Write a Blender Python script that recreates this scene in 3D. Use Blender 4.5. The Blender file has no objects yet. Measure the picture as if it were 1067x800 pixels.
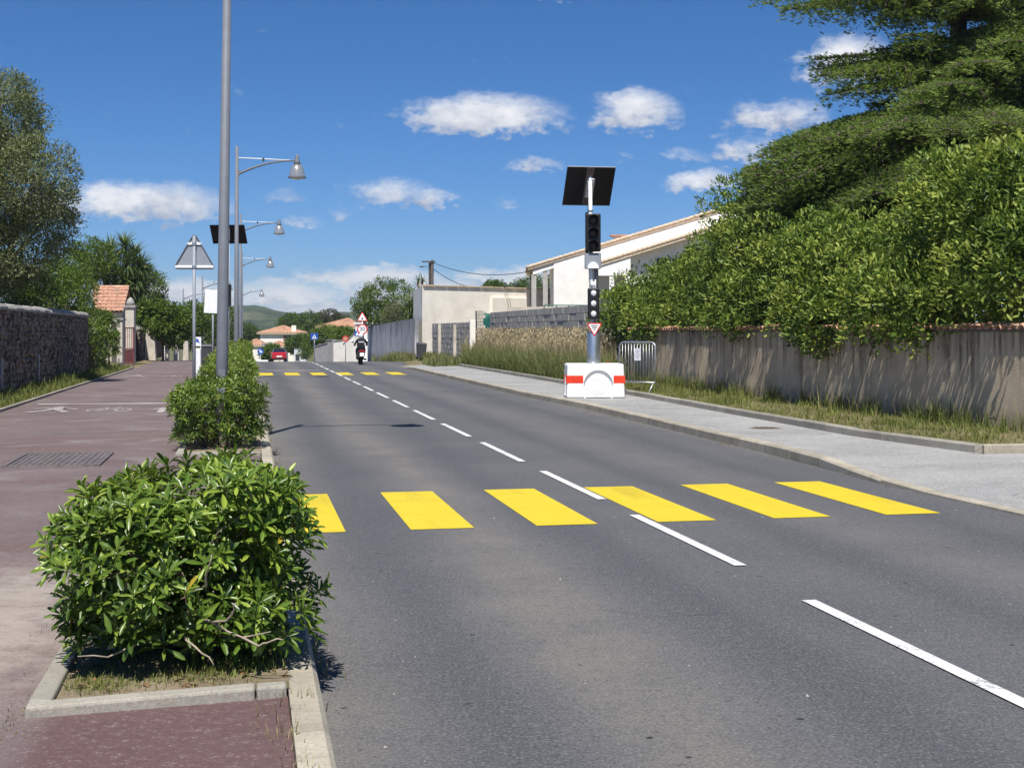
import bpy, bmesh, math, random
import numpy as np
from mathutils import Vector, Matrix

random.seed(7)
RNG = np.random.default_rng(7)
SC = bpy.context.scene
COL = SC.collection
R = math.radians
FOC, HC, CX, HY = 1500.0, 1.63, 533.5, 345.0        # focal length in photo pixels, eye height, principal x, horizon row
TH = R(10.41)                                        # heading of the road
SN, CS = math.sin(TH), math.cos(TH)
SUN_AZ = Vector((-0.07, -0.9975, 0)).normalized()       # horizontal direction towards the sun
SUN_EL = R(58)

# ------------------------------------------------------------------ camera
cam = bpy.data.cameras.new('camera')
cam.sensor_width = 36.0
cam.lens = FOC / 1067 * 36
cam.shift_y = -(400 - HY) / 1067
cam.clip_start = 0.1
cam.clip_end = 9000
camo = bpy.data.objects.new('camera', cam)
COL.objects.link(camo)
camo.location = (0, 0, HC)
camo.rotation_euler = (R(90), 0, 0)
SC.camera = camo
SC.cycles.max_bounces = 6
SC.cycles.diffuse_bounces = 3
SC.cycles.glossy_bounces = 2
SC.cycles.transmission_bounces = 4
SC.cycles.transparent_max_bounces = 6
SC.cycles.volume_bounces = 0
SC.cycles.use_denoising = True

# ------------------------------------------------------------------ world
world = bpy.data.worlds.new('World')
SC.world = world
world.use_nodes = True
world.cycles.sampling_method = 'MANUAL'
world.cycles.sample_map_resolution = 256
WN, WL = world.node_tree.nodes, world.node_tree.links
WN.clear()

def wmath(op, a, b=None, c=None, clamp=False):
    n = WN.new('ShaderNodeMath'); n.operation = op; n.use_clamp = clamp
    for i, v in enumerate((a, b, c)):
        if v is None: continue
        if isinstance(v, (int, float)): n.inputs[i].default_value = v
        else: WL.new(v, n.inputs[i])
    return n.outputs[0]

w_out = WN.new('ShaderNodeOutputWorld')
w_bg = WN.new('ShaderNodeBackground')
w_bg.inputs['Strength'].default_value = 0.071
sky = WN.new('ShaderNodeTexSky')
sky.sky_type = 'NISHITA'
sky.sun_disc = False
sky.sun_elevation = SUN_EL
sky.sun_rotation = math.atan2(SUN_AZ.x, SUN_AZ.y)
sky.altitude = 3000
sky.air_density = 0.95
sky.dust_density = 0.05
sky.ozone_density = 10.0
sky_sat = WN.new('ShaderNodeHueSaturation'); sky_sat.inputs['Saturation'].default_value = 1.15; sky_sat.inputs['Value'].default_value = 1.13
WL.new(sky.outputs[0], sky_sat.inputs['Color'])
tc = WN.new('ShaderNodeTexCoord')
sep = WN.new('ShaderNodeSeparateXYZ'); WL.new(tc.outputs['Generated'], sep.inputs[0])
az = wmath('ARCTAN2', sep.outputs[0], sep.outputs[1])
el = wmath('ARCSINE', wmath('MAXIMUM', wmath('MINIMUM', sep.outputs[2], 1.0), -1.0))
comb = WN.new('ShaderNodeCombineXYZ')
WL.new(az, comb.inputs[0]); WL.new(wmath('MULTIPLY', el, 1.7), comb.inputs[1])

def wnoise(scale, detail, rough, off):
    mp = WN.new('ShaderNodeMapping'); mp.inputs['Location'].default_value = off
    WL.new(comb.outputs[0], mp.inputs[0])
    n = WN.new('ShaderNodeTexNoise'); n.inputs['Scale'].default_value = scale
    n.inputs['Detail'].default_value = detail; n.inputs['Roughness'].default_value = rough
    WL.new(mp.outputs[0], n.inputs['Vector'])
    return n
n_big = wnoise(30, 7, 0.62, (3.1, 1.7, 0.4))
n_fine = wnoise(85, 6, 0.6, (8.1, 4.7, 2.4))
n_field = wnoise(5.0, 6, 0.55, (1.0, 9.0, 5.0))
n_shade = wnoise(42, 5, 0.55, (5.5, 2.2, 7.7))
# warp so that the edges billow
azw = wmath('ADD', az, wmath('MULTIPLY', wmath('SUBTRACT', n_big.outputs[0], 0.5), 0.045))
elw = wmath('ADD', el, wmath('MULTIPLY', wmath('SUBTRACT', n_fine.outputs[0], 0.5), 0.022))
CLOUDS = [  # azimuth, elevation, half width, half height (deg), strength: single clouds standing in the sky
    (-1.1, 8.35, 4.3, 1.45, 1.2), (4.9, 8.45, 2.4, 1.4, 1.15), (-5.0, 5.3, 3.2, 1.0, 0.80), (-3.2, 5.2, 1.6, 0.7, 0.9), (0.9, 6.55, 1.8, 0.5, 0.70),
    (-14.3, 4.75, 4.3, 1.35, 1.2), (-17.5, 4.6, 2.6, 1.1, 1.0), (7.7, 5.75, 2.0, 0.8, 1.0), (10.6, 8.2, 2.6, 1.1, 1.0), (9.4, 7.0, 2.0, 1.0, 0.85),
    (1.9, 13.1, 1.7, 0.5, 0.85), (-9.3, 5.25, 1.6, 0.5, 0.60), (-8.3, 4.2, 1.1, 0.5, 0.7), (-0.3, 5.0, 1.0, 0.42, 0.62), (-6.6, 4.6, 0.9, 0.35, 0.5),
    (13.2, 10.0, 2.4, 1.8, 1.1), (17.5, 9.1, 3.0, 1.6, 1.0), (-5.4, 2.0, 3.8, 0.8, 1.3), (-9.5, 1.3, 4.6, 1.0, 1.15), (-13, 1.3, 6.5, 1.0, 1.1), (-1.0, 2.05, 2.4, 0.6, 1.0), (0.9, 1.9, 3.8, 0.9, 1.2),
    (-3.4, 1.3, 7.5, 1.1, 1.15), (-4.0, 0.5, 17.0, 1.1, 1.05), (7.0, 6.8, 1.3, 0.5, 0.6), (4.3, 6.9, 0.9, 0.4, 0.5)]
dens = None; shade = None
for (a0, e0, ra, re, amp) in CLOUDS:
    a0, e0, ra, re = R(a0), R(e0), R(ra), R(re)
    dx = wmath('DIVIDE', wmath('SUBTRACT', azw, a0), ra)
    dy = wmath('DIVIDE', wmath('SUBTRACT', elw, e0), re)
    dyf = wmath('MAXIMUM', dy, wmath('MULTIPLY', dy, -1.75))          # flat base
    d = wmath('ADD', wmath('MULTIPLY', dx, dx), wmath('MULTIPLY', dyf, dyf))
    m = wmath('MULTIPLY', wmath('SUBTRACT', 1.0, d, clamp=True), amp)
    sh = wmath('MULTIPLY', m, dy)
    dens = m if dens is None else wmath('MAXIMUM', dens, m)
    shade = sh if shade is None else wmath('ADD', shade, sh)
# scattered fair-weather clouds over the rest of the dome
fld = WN.new('ShaderNodeMapRange'); fld.inputs[1].default_value = 0.60; fld.inputs[2].default_value = 0.78
fld.inputs[3].default_value = 0; fld.inputs[4].default_value = 0.7
WL.new(n_field.outputs[0], fld.inputs[0])
away = wmath('SUBTRACT', wmath('MULTIPLY', wmath('ABSOLUTE', az), 2.2), 0.75, clamp=True)
dens = wmath('MAXIMUM', dens, wmath('MULTIPLY', fld.outputs[0], away))
n_tiny = wnoise(210, 4, 0.6, (2.1, 6.7, 1.4))
mixn = wmath('ADD', wmath('ADD', wmath('MULTIPLY', n_big.outputs[0], 0.55), wmath('MULTIPLY', n_fine.outputs[0], 0.33)), wmath('MULTIPLY', n_tiny.outputs[0], 0.12))
dens = wmath('ADD', dens, wmath('MULTIPLY', wmath('SUBTRACT', mixn, 0.52), 2.9))
ss = WN.new('ShaderNodeMapRange'); ss.interpolation_type = 'SMOOTHSTEP'
ss.inputs[1].default_value = 0.18; ss.inputs[2].default_value = 1.15
WL.new(dens, ss.inputs[0])
cover = wmath('MULTIPLY', ss.outputs[0], 0.93)
lum = wmath('ADD', wmath('MULTIPLY', shade, 0.9), wmath('MULTIPLY', wmath('SUBTRACT', n_shade.outputs[0], 0.5), 1.3))
sr = WN.new('ShaderNodeMapRange'); sr.inputs[1].default_value = -0.45; sr.inputs[2].default_value = 0.40
WL.new(lum, sr.inputs[0])
ccol = WN.new('ShaderNodeMix'); ccol.data_type = 'RGBA'
ccol.inputs[6].default_value = (4.6, 5.1, 6.4, 1)
ccol.inputs[7].default_value = (11.4, 11.4, 11.5, 1)
WL.new(sr.outputs[0], ccol.inputs[0])
wmix = WN.new('ShaderNodeMix'); wmix.data_type = 'RGBA'
WL.new(cover, wmix.inputs[0]); WL.new(sky_sat.outputs[0], wmix.inputs[6]); WL.new(ccol.outputs[2], wmix.inputs[7])
WL.new(wmix.outputs[2], w_bg.inputs['Color'])
WL.new(w_bg.outputs[0], w_out.inputs['Surface'])

# ------------------------------------------------------------------ sun and exposure
sl = bpy.data.lights.new('sun', 'SUN')
sl.energy = 5.0
sl.angle = R(0.53)
sl.color = (1.0, 0.965, 0.90)
slo = bpy.data.objects.new('sun', sl)
COL.objects.link(slo)
sun_dir = Vector((SUN_AZ.x * math.cos(SUN_EL), SUN_AZ.y * math.cos(SUN_EL), math.sin(SUN_EL)))
slo.rotation_euler = (-sun_dir).to_track_quat('-Z', 'Y').to_euler()
SC.view_settings.view_transform = 'Standard'
SC.view_settings.look = 'None'
SC.view_settings.exposure = 0.33
SC.view_settings.gamma = 1.0
SC.view_settings.use_curve_mapping = False

# ------------------------------------------------------------------ coordinates
def gz(s):                                           # the road is level, then runs down to the town
    if s < 70: return 0.0
    if s < 84: return -0.0205 * (s - 70) ** 2 / 28
    if s < 260: return -0.0205 * (s - 77)
    return -0.0205 * 183
def W(s, t, z=0.0):
    return Vector((3.41 - s * SN + t * CS, s * CS + t * SN, z + gz(s)))
def st(X, Y):
    return (-(X - 3.41) * SN + Y * CS, (X - 3.41) * CS + Y * SN)
def at(px, py, Y):                                   # the point at depth Y that the photo shows at (px, py)
    return Vector(((px - CX) * Y / FOC, Y, HC + (HY - py) * Y / FOC))
def gat(px, Y):                                      # ground point below
    X = (px - CX) * Y / FOC
    return Vector((X, Y, gz(st(X, Y)[0])))

# ------------------------------------------------------------------ materials
M = {}
class N:
    def __init__(self, name):
        self.m = bpy.data.materials.new(name); self.m.use_nodes = True
        self.n = self.m.node_tree.nodes; self.l = self.m.node_tree.links
        self.bs = self.n['Principled BSDF']; self.out = self.n['Material Output']
        M[name] = self.m
    def new(self, t, **kw):
        n = self.n.new(t)
        for k, v in kw.items(): setattr(n, k, v)
        return n
    def link(self, a, b): self.l.new(a, b)
    def math(self, op, a, b=None, c=None, clamp=False):
        n = self.n.new('ShaderNodeMath'); n.operation = op; n.use_clamp = clamp
        for i, v in enumerate((a, b, c)):
            if v is None: continue
            if isinstance(v, (int, float)): n.inputs[i].default_value = v
            else: self.l.new(v, n.inputs[i])
        return n.outputs[0]
    def pos(self, rot=0.0, scale=(1, 1, 1), obj=False):
        if obj:
            src = self.n.new('ShaderNodeTexCoord').outputs['Object']
        else:
            src = self.n.new('ShaderNodeNewGeometry').outputs['Position']
        if rot:
            v = self.n.new('ShaderNodeVectorRotate'); v.rotation_type = 'Z_AXIS'; v.inputs['Angle'].default_value = rot
            self.l.new(src, v.inputs['Vector']); src = v.outputs[0]
        mp = self.n.new('ShaderNodeVectorMath'); mp.operation = 'MULTIPLY'; mp.inputs[1].default_value = scale
        self.l.new(src, mp.inputs[0])
        return mp.outputs[0]
    def noise(self, vec, scale, detail=4, rough=0.55, dist=0.0):
        n = self.n.new('ShaderNodeTexNoise'); n.inputs['Scale'].default_value = scale
        n.inputs['Detail'].default_value = detail; n.inputs['Roughness'].default_value = rough
        n.inputs['Distortion'].default_value = dist
        self.l.new(vec, n.inputs['Vector']); return n.outputs[0]
    def voro(self, vec, scale, feature='F1'):
        n = self.n.new('ShaderNodeTexVoronoi'); n.feature = feature; n.inputs['Scale'].default_value = scale
        self.l.new(vec, n.inputs['Vector']); return n.outputs['Distance']
    def rng(self, v, a, b, c=0.0, d=1.0, smooth=True):
        n = self.n.new('ShaderNodeMapRange'); n.interpolation_type = 'SMOOTHSTEP' if smooth else 'LINEAR'
        for i, x in enumerate((a, b, c, d)): n.inputs[i + 1].default_value = x
        self.l.new(v, n.inputs[0]); return n.outputs[0]
    def mix(self, f, a, b, mode='MIX'):
        n = self.n.new('ShaderNodeMix'); n.data_type = 'RGBA'; n.blend_type = mode
        for i, v in ((0, f), (6, a), (7, b)):
            if isinstance(v, (int, float)): n.inputs[i].default_value = v
            elif isinstance(v, tuple): n.inputs[i].default_value = (*v, 1) if len(v) == 3 else v
            else: self.l.new(v, n.inputs[i])
        return n.outputs[2]
    def base(self, c): self.l.new(c, self.bs.inputs['Base Color'])
    def bump(self, h, strength=0.3, dist=0.01):
        b = self.n.new('ShaderNodeBump'); b.inputs['Strength'].default_value = strength; b.inputs['Distance'].default_value = dist
        self.l.new(h, b.inputs['Height']); self.l.new(b.outputs[0], self.bs.inputs['Normal'])
    def set(self, **kw):
        for k, v in kw.items(): self.bs.inputs[k.replace('_', ' ')].default_value = v

def plain(name, col, rough=0.6, metal=0.0, var=0.12, scale=6.0, bump=0.0, bscale=60.0, dirt=None, dirt_amt=0.4, spec=0.4, obj=False, coat=0.0):
    k = N(name); v = k.pos(obj=obj)
    n = k.noise(v, scale, 5, 0.6)
    f = k.rng(n, 0.3, 0.7)
    c = k.mix(f, tuple(x * (1 - var) for x in col), tuple(min(1, x * (1 + var)) for x in col))
    if dirt:
        d = k.rng(k.noise(v, scale * 0.37, 6, 0.7, 0.6), 0.48, 0.72, 0, dirt_amt)
        c = k.mix(d, c, dirt)
    k.base(c); k.set(Roughness=rough, Metallic=metal, Specular_IOR_Level=spec, Coat_Weight=coat)
    if bump: k.bump(k.noise(v, bscale, 5, 0.65), bump, 0.02)
    return k.m

def leafmat(name, dark, mid, light, rough=0.42, trans=0.28, spec=0.45, yellow=None):
    k = N(name)
    a = k.new('ShaderNodeAttribute'); a.attribute_name = 'tint'
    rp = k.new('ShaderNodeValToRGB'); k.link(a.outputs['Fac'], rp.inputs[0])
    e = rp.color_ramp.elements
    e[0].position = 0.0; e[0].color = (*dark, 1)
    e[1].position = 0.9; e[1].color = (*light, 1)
    x = rp.color_ramp.elements.new(0.5); x.color = (*mid, 1)
    if yellow:
        y = rp.color_ramp.elements.new(0.985); y.color = (*yellow, 1)
    big = k.rng(k.noise(k.pos(), 1.3, 3), 0.3, 0.7, 0.80, 1.15)
    hs = k.new('ShaderNodeHueSaturation'); k.link(rp.outputs[0], hs.inputs['Color']); k.link(big, hs.inputs['Value'])
    k.base(hs.outputs[0]); k.set(Roughness=rough, Specular_IOR_Level=spec)
    tr = k.new('ShaderNodeBsdfTranslucent')
    tcn = k.mix(0.5, hs.outputs[0], (0.16, 0.24, 0.02))
    k.link(tcn, tr.inputs['Color'])
    mx = k.new('ShaderNodeMixShader'); mx.inputs[0].default_value = trans
    k.link(k.bs.outputs[0], mx.inputs[1]); k.link(tr.outputs[0], mx.inputs[2]); k.link(mx.outputs[0], k.out.inputs['Surface'])
    return k.m

# asphalt of the carriageway: speckle, wheel tracks, dusty lane centres, fine cracks
def make_asphalt():
    k = N('asphalt'); p = k.pos()
    r = k.pos(rot=-TH)                               # x = across, y = along
    sx = k.new('ShaderNodeSeparateXYZ'); k.link(r, sx.inputs[0])
    t = k.math('SUBTRACT', sx.outputs[0], 3.41 * CS)
    wob = k.noise(k.pos(rot=-TH, scale=(0.7, 0.10, 1)), 1.0, 4)
    tw = k.math('ADD', t, k.math('MULTIPLY', k.math('SUBTRACT', wob, 0.5), 1.1))
    def band(c, w): return k.rng(k.math('ABSOLUTE', k.math('SUBTRACT', tw, c)), 0.0, w, 1, 0)
    dust = k.math('ADD', k.math('MULTIPLY', band(-1.6, 0.6), 0.85), k.math('MULTIPLY', band(-3.2, 0.75), 0.95))
    dust = k.math('ADD', dust, k.math('MULTIPLY', band(1.65, 0.55), 0.42))
    dust = k.math('ADD', dust, k.math('MULTIPLY', band(3.6, 0.5), 0.45))
    dust = k.math('MULTIPLY', dust, k.rng(k.noise(p, 1.1, 6, 0.7), 0.32, 0.66, 0.35, 1))
    trk = k.math('ADD', band(-2.35, 0.42), k.math('ADD', band(-0.75, 0.42), k.math('ADD', band(0.9, 0.4), band(2.5, 0.42))))
    trk = k.math('MULTIPLY', trk, 0.5)
    c = k.mix(k.rng(k.noise(p, 0.45, 5, 0.6), 0.3, 0.7), (0.094, 0.095, 0.102), (0.118, 0.117, 0.121))
    c = k.mix(trk, c, (0.062, 0.064, 0.073))
    c = k.mix(k.math('MULTIPLY', dust, 0.75, clamp=True), c, (0.225, 0.200, 0.168))
    mot = k.noise(p, 16, 5, 0.75)
    c = k.mix(k.rng(mot, 0.5, 0.72, 0, 0.45), c, (0.20, 0.195, 0.188))
    c = k.mix(k.rng(mot, 0.3, 0.5, 0.45, 0), c, (0.050, 0.051, 0.056))
    sp = k.noise(p, 60, 4, 0.85)
    c = k.mix(k.rng(sp, 0.52, 0.66, 0, 0.8), c, (0.27, 0.265, 0.255))
    c = k.mix(k.rng(sp, 0.34, 0.48, 0.75, 0), c, (0.030, 0.031, 0.035))
    big = k.voro(p, 4.5)
    c = k.mix(k.math('MULTIPLY', k.rng(big, 0.05, 0.09, 1, 0), k.rng(k.noise(p, 2.0, 2), 0.5, 0.58)), c, (0.022, 0.022, 0.024))   # tar spots
    peb = k.voro(p, 14.0)
    c = k.mix(k.math('MULTIPLY', k.rng(peb, 0.03, 0.06, 0.7, 0), k.rng(k.noise(p, 3.5, 2), 0.55, 0.62)), c, (0.34, 0.33, 0.31))                                                        # chips of grit
    wv = k.new('ShaderNodeVectorMath'); wv.operation = 'ADD'
    nz = k.new('ShaderNodeTexNoise'); nz.inputs['Scale'].default_value = 1.4; nz.inputs['Detail'].default_value = 6; k.link(p, nz.inputs['Vector'])
    k.link(p, wv.inputs[0]); k.link(nz.outputs['Color'], wv.inputs[1])
    crk = k.voro(wv.outputs[0], 0.55, 'DISTANCE_TO_EDGE')
    cm = k.math('MULTIPLY', k.rng(crk, 0.002, 0.007, 1, 0), k.rng(k.noise(p, 0.35, 3), 0.52, 0.6))
    c = k.mix(k.math('MULTIPLY', cm, 0.30), c, (0.04, 0.04, 0.042))
    k.base(c); k.set(Roughness=0.82, Specular_IOR_Level=0.35)
    h = k.math('ADD', k.noise(p, 170, 3, 0.7), k.math('MULTIPLY', k.voro(p, 120), 0.8))
    h = k.math('SUBTRACT', h, k.math('MULTIPLY', cm, 0.3))
    k.bump(h, 0.55, 0.006)
make_asphalt()

def make_path():
    k = N('red_asphalt'); p = k.pos()
    c = k.mix(k.rng(k.noise(p, 0.5, 6, 0.65), 0.3, 0.7), (0.138, 0.098, 0.096), (0.180, 0.140, 0.136))
    dust = k.rng(k.noise(p, 0.8, 7, 0.68, 0.8), 0.50, 0.68)
    c = k.mix(k.math('MULTIPLY', dust, 0.55), c, (0.30, 0.255, 0.235))
    r = k.pos(rot=-TH); sx = k.new('ShaderNodeSeparateXYZ'); k.link(r, sx.inputs[0])
    t = k.math('SUBTRACT', sx.outputs[0], 3.41 * CS); s = sx.outputs[1]
    wob = k.math('MULTIPLY', k.math('SUBTRACT', k.noise(p, 1.7, 5), 0.5), 0.8)
    tt = k.math('ADD', t, wob); sw = k.math('ADD', s, wob)
    # washed-out strip of sand beside the near planter
    wash = k.math('MULTIPLY', k.rng(k.math('ABSOLUTE', k.math('SUBTRACT', tt, -4.6)), 0.12, 0.75, 1, 0), k.rng(k.math('ABSOLUTE', k.math('SUBTRACT', sw, 8.0)), 0.8, 2.6, 1, 0))
    wash = k.math('MULTIPLY', wash, k.rng(k.noise(p, 3.0, 6, 0.7), 0.3, 0.6, 0.25, 1))
    c = k.mix(k.math('MULTIPLY', wash, 0.8, clamp=True), c, (0.40, 0.345, 0.29))
    # darker rusty strips across the far part, and the fresher patch by the kerb
    ru = k.math('MULTIPLY', k.rng(k.noise(k.pos(rot=-TH, scale=(0.25, 1.5, 1)), 1.0, 5), 0.56, 0.66), 0.5)
    c = k.mix(ru, c, (0.155, 0.092, 0.078))
    pat = k.math('MULTIPLY', k.rng(k.math('ADD', t, k.math('MULTIPLY', wob, 0.15)), -4.25, -4.05), k.rng(s, 6.6, 6.9, 1, 0))
    c = k.mix(k.math('MULTIPLY', pat, 0.85), c, (0.122, 0.068, 0.068))
    sp = k.math('ADD', k.math('MULTIPLY', k.noise(p, 65, 4, 0.85), .6), k.math('MULTIPLY', k.noise(p, 18, 4, 0.8), .4))
    c = k.mix(k.rng(sp, 0.52, 0.66, 0, 0.65), c, (0.38, 0.32, 0.30))
    c = k.mix(k.rng(sp, 0.34, 0.48, 0.7, 0), c, (0.060, 0.038, 0.038))
    lit = k.voro(p, 6.0)
    c = k.mix(k.math('MULTIPLY', k.rng(lit, 0.03, 0.05, 0.85, 0), k.rng(k.noise(p, 0.9, 3), 0.5, 0.6)), c, (0.55, 0.50, 0.45))
    k.base(c); k.set(Roughness=0.85, Specular_IOR_Level=0.3)
    k.bump(k.math('ADD', k.noise(p, 160, 3, 0.7), k.math('MULTIPLY', k.voro(p, 110), 0.7)), 0.5, 0.005)
make_path()

def make_pavement():
    k = N('grey_pavement'); p = k.pos()
    c = k.mix(k.rng(k.noise(p, 0.6, 6, 0.6), 0.3, 0.7), (0.275, 0.272, 0.266), (0.365, 0.36, 0.35))
    c = k.mix(k.rng(k.noise(p, 1.6, 7, 0.7, 0.5), 0.52, 0.7, 0, 0.5), c, (0.40, 0.39, 0.37))
    sp = k.math('ADD', k.math('MULTIPLY', k.noise(p, 55, 4, 0.85), .6), k.math('MULTIPLY', k.noise(p, 20, 4, 0.8), .4))
    c = k.mix(k.rng(sp, 0.36, 0.49, 0.85, 0), c, (0.10, 0.098, 0.095))
    c = k.mix(k.rng(sp, 0.52, 0.64, 0, 0.8), c, (0.56, 0.55, 0.53))
    wv = k.new('ShaderNodeVectorMath'); wv.operation = 'ADD'
    nz = k.new('ShaderNodeTexNoise'); nz.inputs['Scale'].default_value = 2.0; nz.inputs['Detail'].default_value = 5; k.link(p, nz.inputs['Vector'])
    k.link(p, wv.inputs[0]); k.link(nz.outputs['Color'], wv.inputs[1])
    cr = k.math('MULTIPLY', k.rng(k.voro(wv.outputs[0], 0.4, 'DISTANCE_TO_EDGE'), 0.003, 0.009, 1, 0), k.rng(k.noise(p, 0.4, 2), 0.5, 0.55))
    c = k.mix(k.math('MULTIPLY', cr, 0.6), c, (0.1, 0.1, 0.1))
    k.base(c); k.set(Roughness=0.9, Specular_IOR_Level=0.25)
    k.bump(k.noise(p, 130, 4, 0.7), 0.5, 0.006)
make_pavement()

def make_paint(name, col, worn, under):
    k = N(name); p = k.pos()
    c = k.mix(k.rng(k.noise(p, 3.0, 6, 0.65), 0.3, 0.7), tuple(x * 0.92 for x in col), col)
    w = k.rng(k.math('ADD', k.noise(p, 45, 5, 0.75), k.math('MULTIPLY', k.noise(p, 2.2, 3), 0.55)), 1.0 - worn, 1.08 - worn)
    c = k.mix(w, c, under)
    scuff = k.noise(k.pos(rot=-TH, scale=(2.2, 0.22, 1)), 1.0, 5, 0.7)
    c = k.mix(k.math('MULTIPLY', k.rng(scuff, 0.50, 0.68, 0, 0.42), k.rng(k.noise(p, 30, 4, 0.8), 0.35, 0.6, 0.3, 1)), c, tuple(x * 0.45 + 0.02 for x in col))
    sp = k.noise(p, 60, 4, 0.85)
    c = k.mix(k.rng(sp, 0.34, 0.47, 0.45, 0), c, tuple(x * 0.5 for x in col))
    k.base(c); k.set(Roughness=0.7, Specular_IOR_Level=0.3)
    k.bump(sp, 0.4, 0.004)
make_paint('yellow_paint', (0.70, 0.53, 0.030), 0.07, (0.40, 0.30, 0.06))
make_paint('white_paint', (0.70, 0.70, 0.685), 0.14, (0.20, 0.20, 0.20))
make_paint('worn_white_paint', (0.47, 0.42, 0.405), 0.20, (0.20, 0.155, 0.15))
make_paint('old_line_paint', (0.165, 0.16, 0.155), 0.45, (0.105, 0.105, 0.108))

def make_concrete(name, col, dirt, agg=0.5):
    k = N(name); p = k.pos()
    oi = k.new('ShaderNodeObjectInfo')
    c = k.mix(k.rng(k.noise(p, 3.0, 6, 0.65), 0.3, 0.7), tuple(x * 0.82 for x in col), tuple(x * 1.08 for x in col))
    c = k.mix(k.rng(k.noise(p, 1.3, 7, 0.72, 0.7), 0.5, 0.72, 0, 0.6), c, dirt)
    sp = k.noise(p, 60, 5, 0.85)
    c = k.mix(k.rng(sp, 0.34, 0.48, agg, 0), c, tuple(x * 0.35 for x in col))
    c = k.mix(k.rng(sp, 0.53, 0.68, 0, agg), c, tuple(min(1, x * 1.5) for x in col))
    hs = k.new('ShaderNodeHueSaturation'); k.link(c, hs.inputs['Color'])
    k.link(k.rng(oi.outputs['Random'], 0, 1, 0.88, 1.10, False), hs.inputs['Value'])
    k.base(hs.outputs[0]); k.set(Roughness=0.9, Specular_IOR_Level=0.25)
    k.bump(k.noise(p, 90, 5, 0.7), 0.45, 0.006)
make_concrete('kerb_concrete', (0.43, 0.385, 0.305), (0.22, 0.185, 0.14), 0.6)
make_concrete('border_concrete', (0.34, 0.315, 0.265), (0.17, 0.15, 0.12), 0.6)
make_concrete('grey_block', (0.43, 0.405, 0.375), (0.28, 0.265, 0.245), 0.2)
make_concrete('mortar', (0.14, 0.125, 0.11), (0.07, 0.065, 0.06))

def make_streaked(name, col, streak, low, z0, z1, amount=0.8, sscale=2.6):
    """rendered wall: rain streaks run down from the coping, damp foot"""
    k = N(name); p = k.pos()
    sx = k.new('ShaderNodeSeparateXYZ'); k.link(p, sx.inputs[0])
    hgt = k.rng(sx.outputs[2], z0, z1, 0, 1, False)
    c = k.mix(k.rng(k.noise(p, 0.9, 7, 0.65, 0.5), 0.3, 0.7), tuple(x * 0.78 for x in col), tuple(x * 1.1 for x in col))
    v = k.pos(rot=-TH, scale=(1, 1, 0.035))
    st1 = k.noise(v, sscale * 1.6, 4, 0.7)
    st2 = k.noise(v, sscale * 5, 3, 0.6)
    run = k.math('ADD', k.math('MULTIPLY', st1, 0.55), k.math('MULTIPLY', st2, 0.45))
    lim = k.math('ADD', run, k.math('MULTIPLY', hgt, 0.34))
    lim = k.math('ADD', lim, k.math('MULTIPLY', k.math('SUBTRACT', k.noise(p, 0.5, 3), 0.5), 0.35))
    m = k.rng(lim, 0.66, 0.86, 0, amount)
    brk = k.rng(k.noise(p, 9, 4, 0.7), 0.25, 0.55, 0.5, 1)
    c = k.mix(k.math('MULTIPLY', m, brk), c, streak)
    foot = k.math('MULTIPLY', k.rng(k.math('ADD', hgt, k.math('MULTIPLY', k.noise(p, 1.8, 5), 0.35)), 0.22, 0.5, 1, 0), 0.7)
    c = k.mix(foot, c, low)
    k.base(c); k.set(Roughness=0.92, Specular_IOR_Level=0.2)
    k.bump(k.math('ADD', k.noise(p, 26, 6, 0.75), k.math('MULTIPLY', k.noise(p, 5, 3), 0.6)), 0.6, 0.02)
make_streaked('streaked_render', (0.60, 0.485, 0.35), (0.135, 0.095, 0.062), (0.27, 0.205, 0.14), 0.1, 1.7, 0.85)
make_streaked('grey_render', (0.52, 0.51, 0.52), (0.15, 0.15, 0.165), (0.28, 0.28, 0.28), -0.5, 2.3, 0.8, 1.4)
plain('cream_render', (0.88, 0.825, 0.73), 0.9, var=0.06, scale=1.2, bump=0.25, bscale=30, dirt=(0.45, 0.40, 0.32), dirt_amt=0.35)
plain('white_render', (0.85, 0.83, 0.79), 0.9, var=0.05, scale=2.0, bump=0.2, bscale=30, dirt=(0.6, 0.58, 0.54), dirt_amt=0.25)
plain('pale_stone', (0.55, 0.50, 0.42), 0.9, var=0.12, scale=3.0, bump=0.3, bscale=25, dirt=(0.28, 0.25, 0.21), dirt_amt=0.5)
plain('dark_stone', (0.20, 0.158, 0.120), 0.9, var=0.75, scale=5.5, bump=0.5, bscale=30, dirt=(0.42, 0.345, 0.27), dirt_amt=0.75)
plain('stone_coping', (0.33, 0.31, 0.285), 0.9, var=0.25, scale=4, bump=0.4, bscale=20, dirt=(0.2, 0.19, 0.18), dirt_amt=0.6)
plain('terracotta', (0.52, 0.29, 0.185), 0.85, var=0.28, scale=5.0, bump=0.3, bscale=30, dirt=(0.60, 0.47, 0.34), dirt_amt=0.65)
plain('old_tile', (0.46, 0.25, 0.165), 0.88, var=0.35, scale=7.0, bump=0.3, bscale=30, dirt=(0.34, 0.25, 0.20), dirt_amt=0.7)
plain('verge_tile', (0.60, 0.475, 0.345), 0.85, var=0.25, scale=9.0, dirt=(0.55, 0.41, 0.29), dirt_amt=0.6)
plain('galvanised', (0.50, 0.52, 0.55), 0.42, 0.75, var=0.12, scale=14)
plain('lamp_grey', (0.150, 0.162, 0.190), 0.6, 0.0, var=0.07, scale=5, dirt=(0.20, 0.21, 0.23), dirt_amt=0.3)
plain('sign_grey', (0.28, 0.305, 0.34), 0.55, 0.1, var=0.06, scale=6)
plain('steel', (0.60, 0.61, 0.62), 0.32, 0.9, var=0.08, scale=8)
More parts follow.
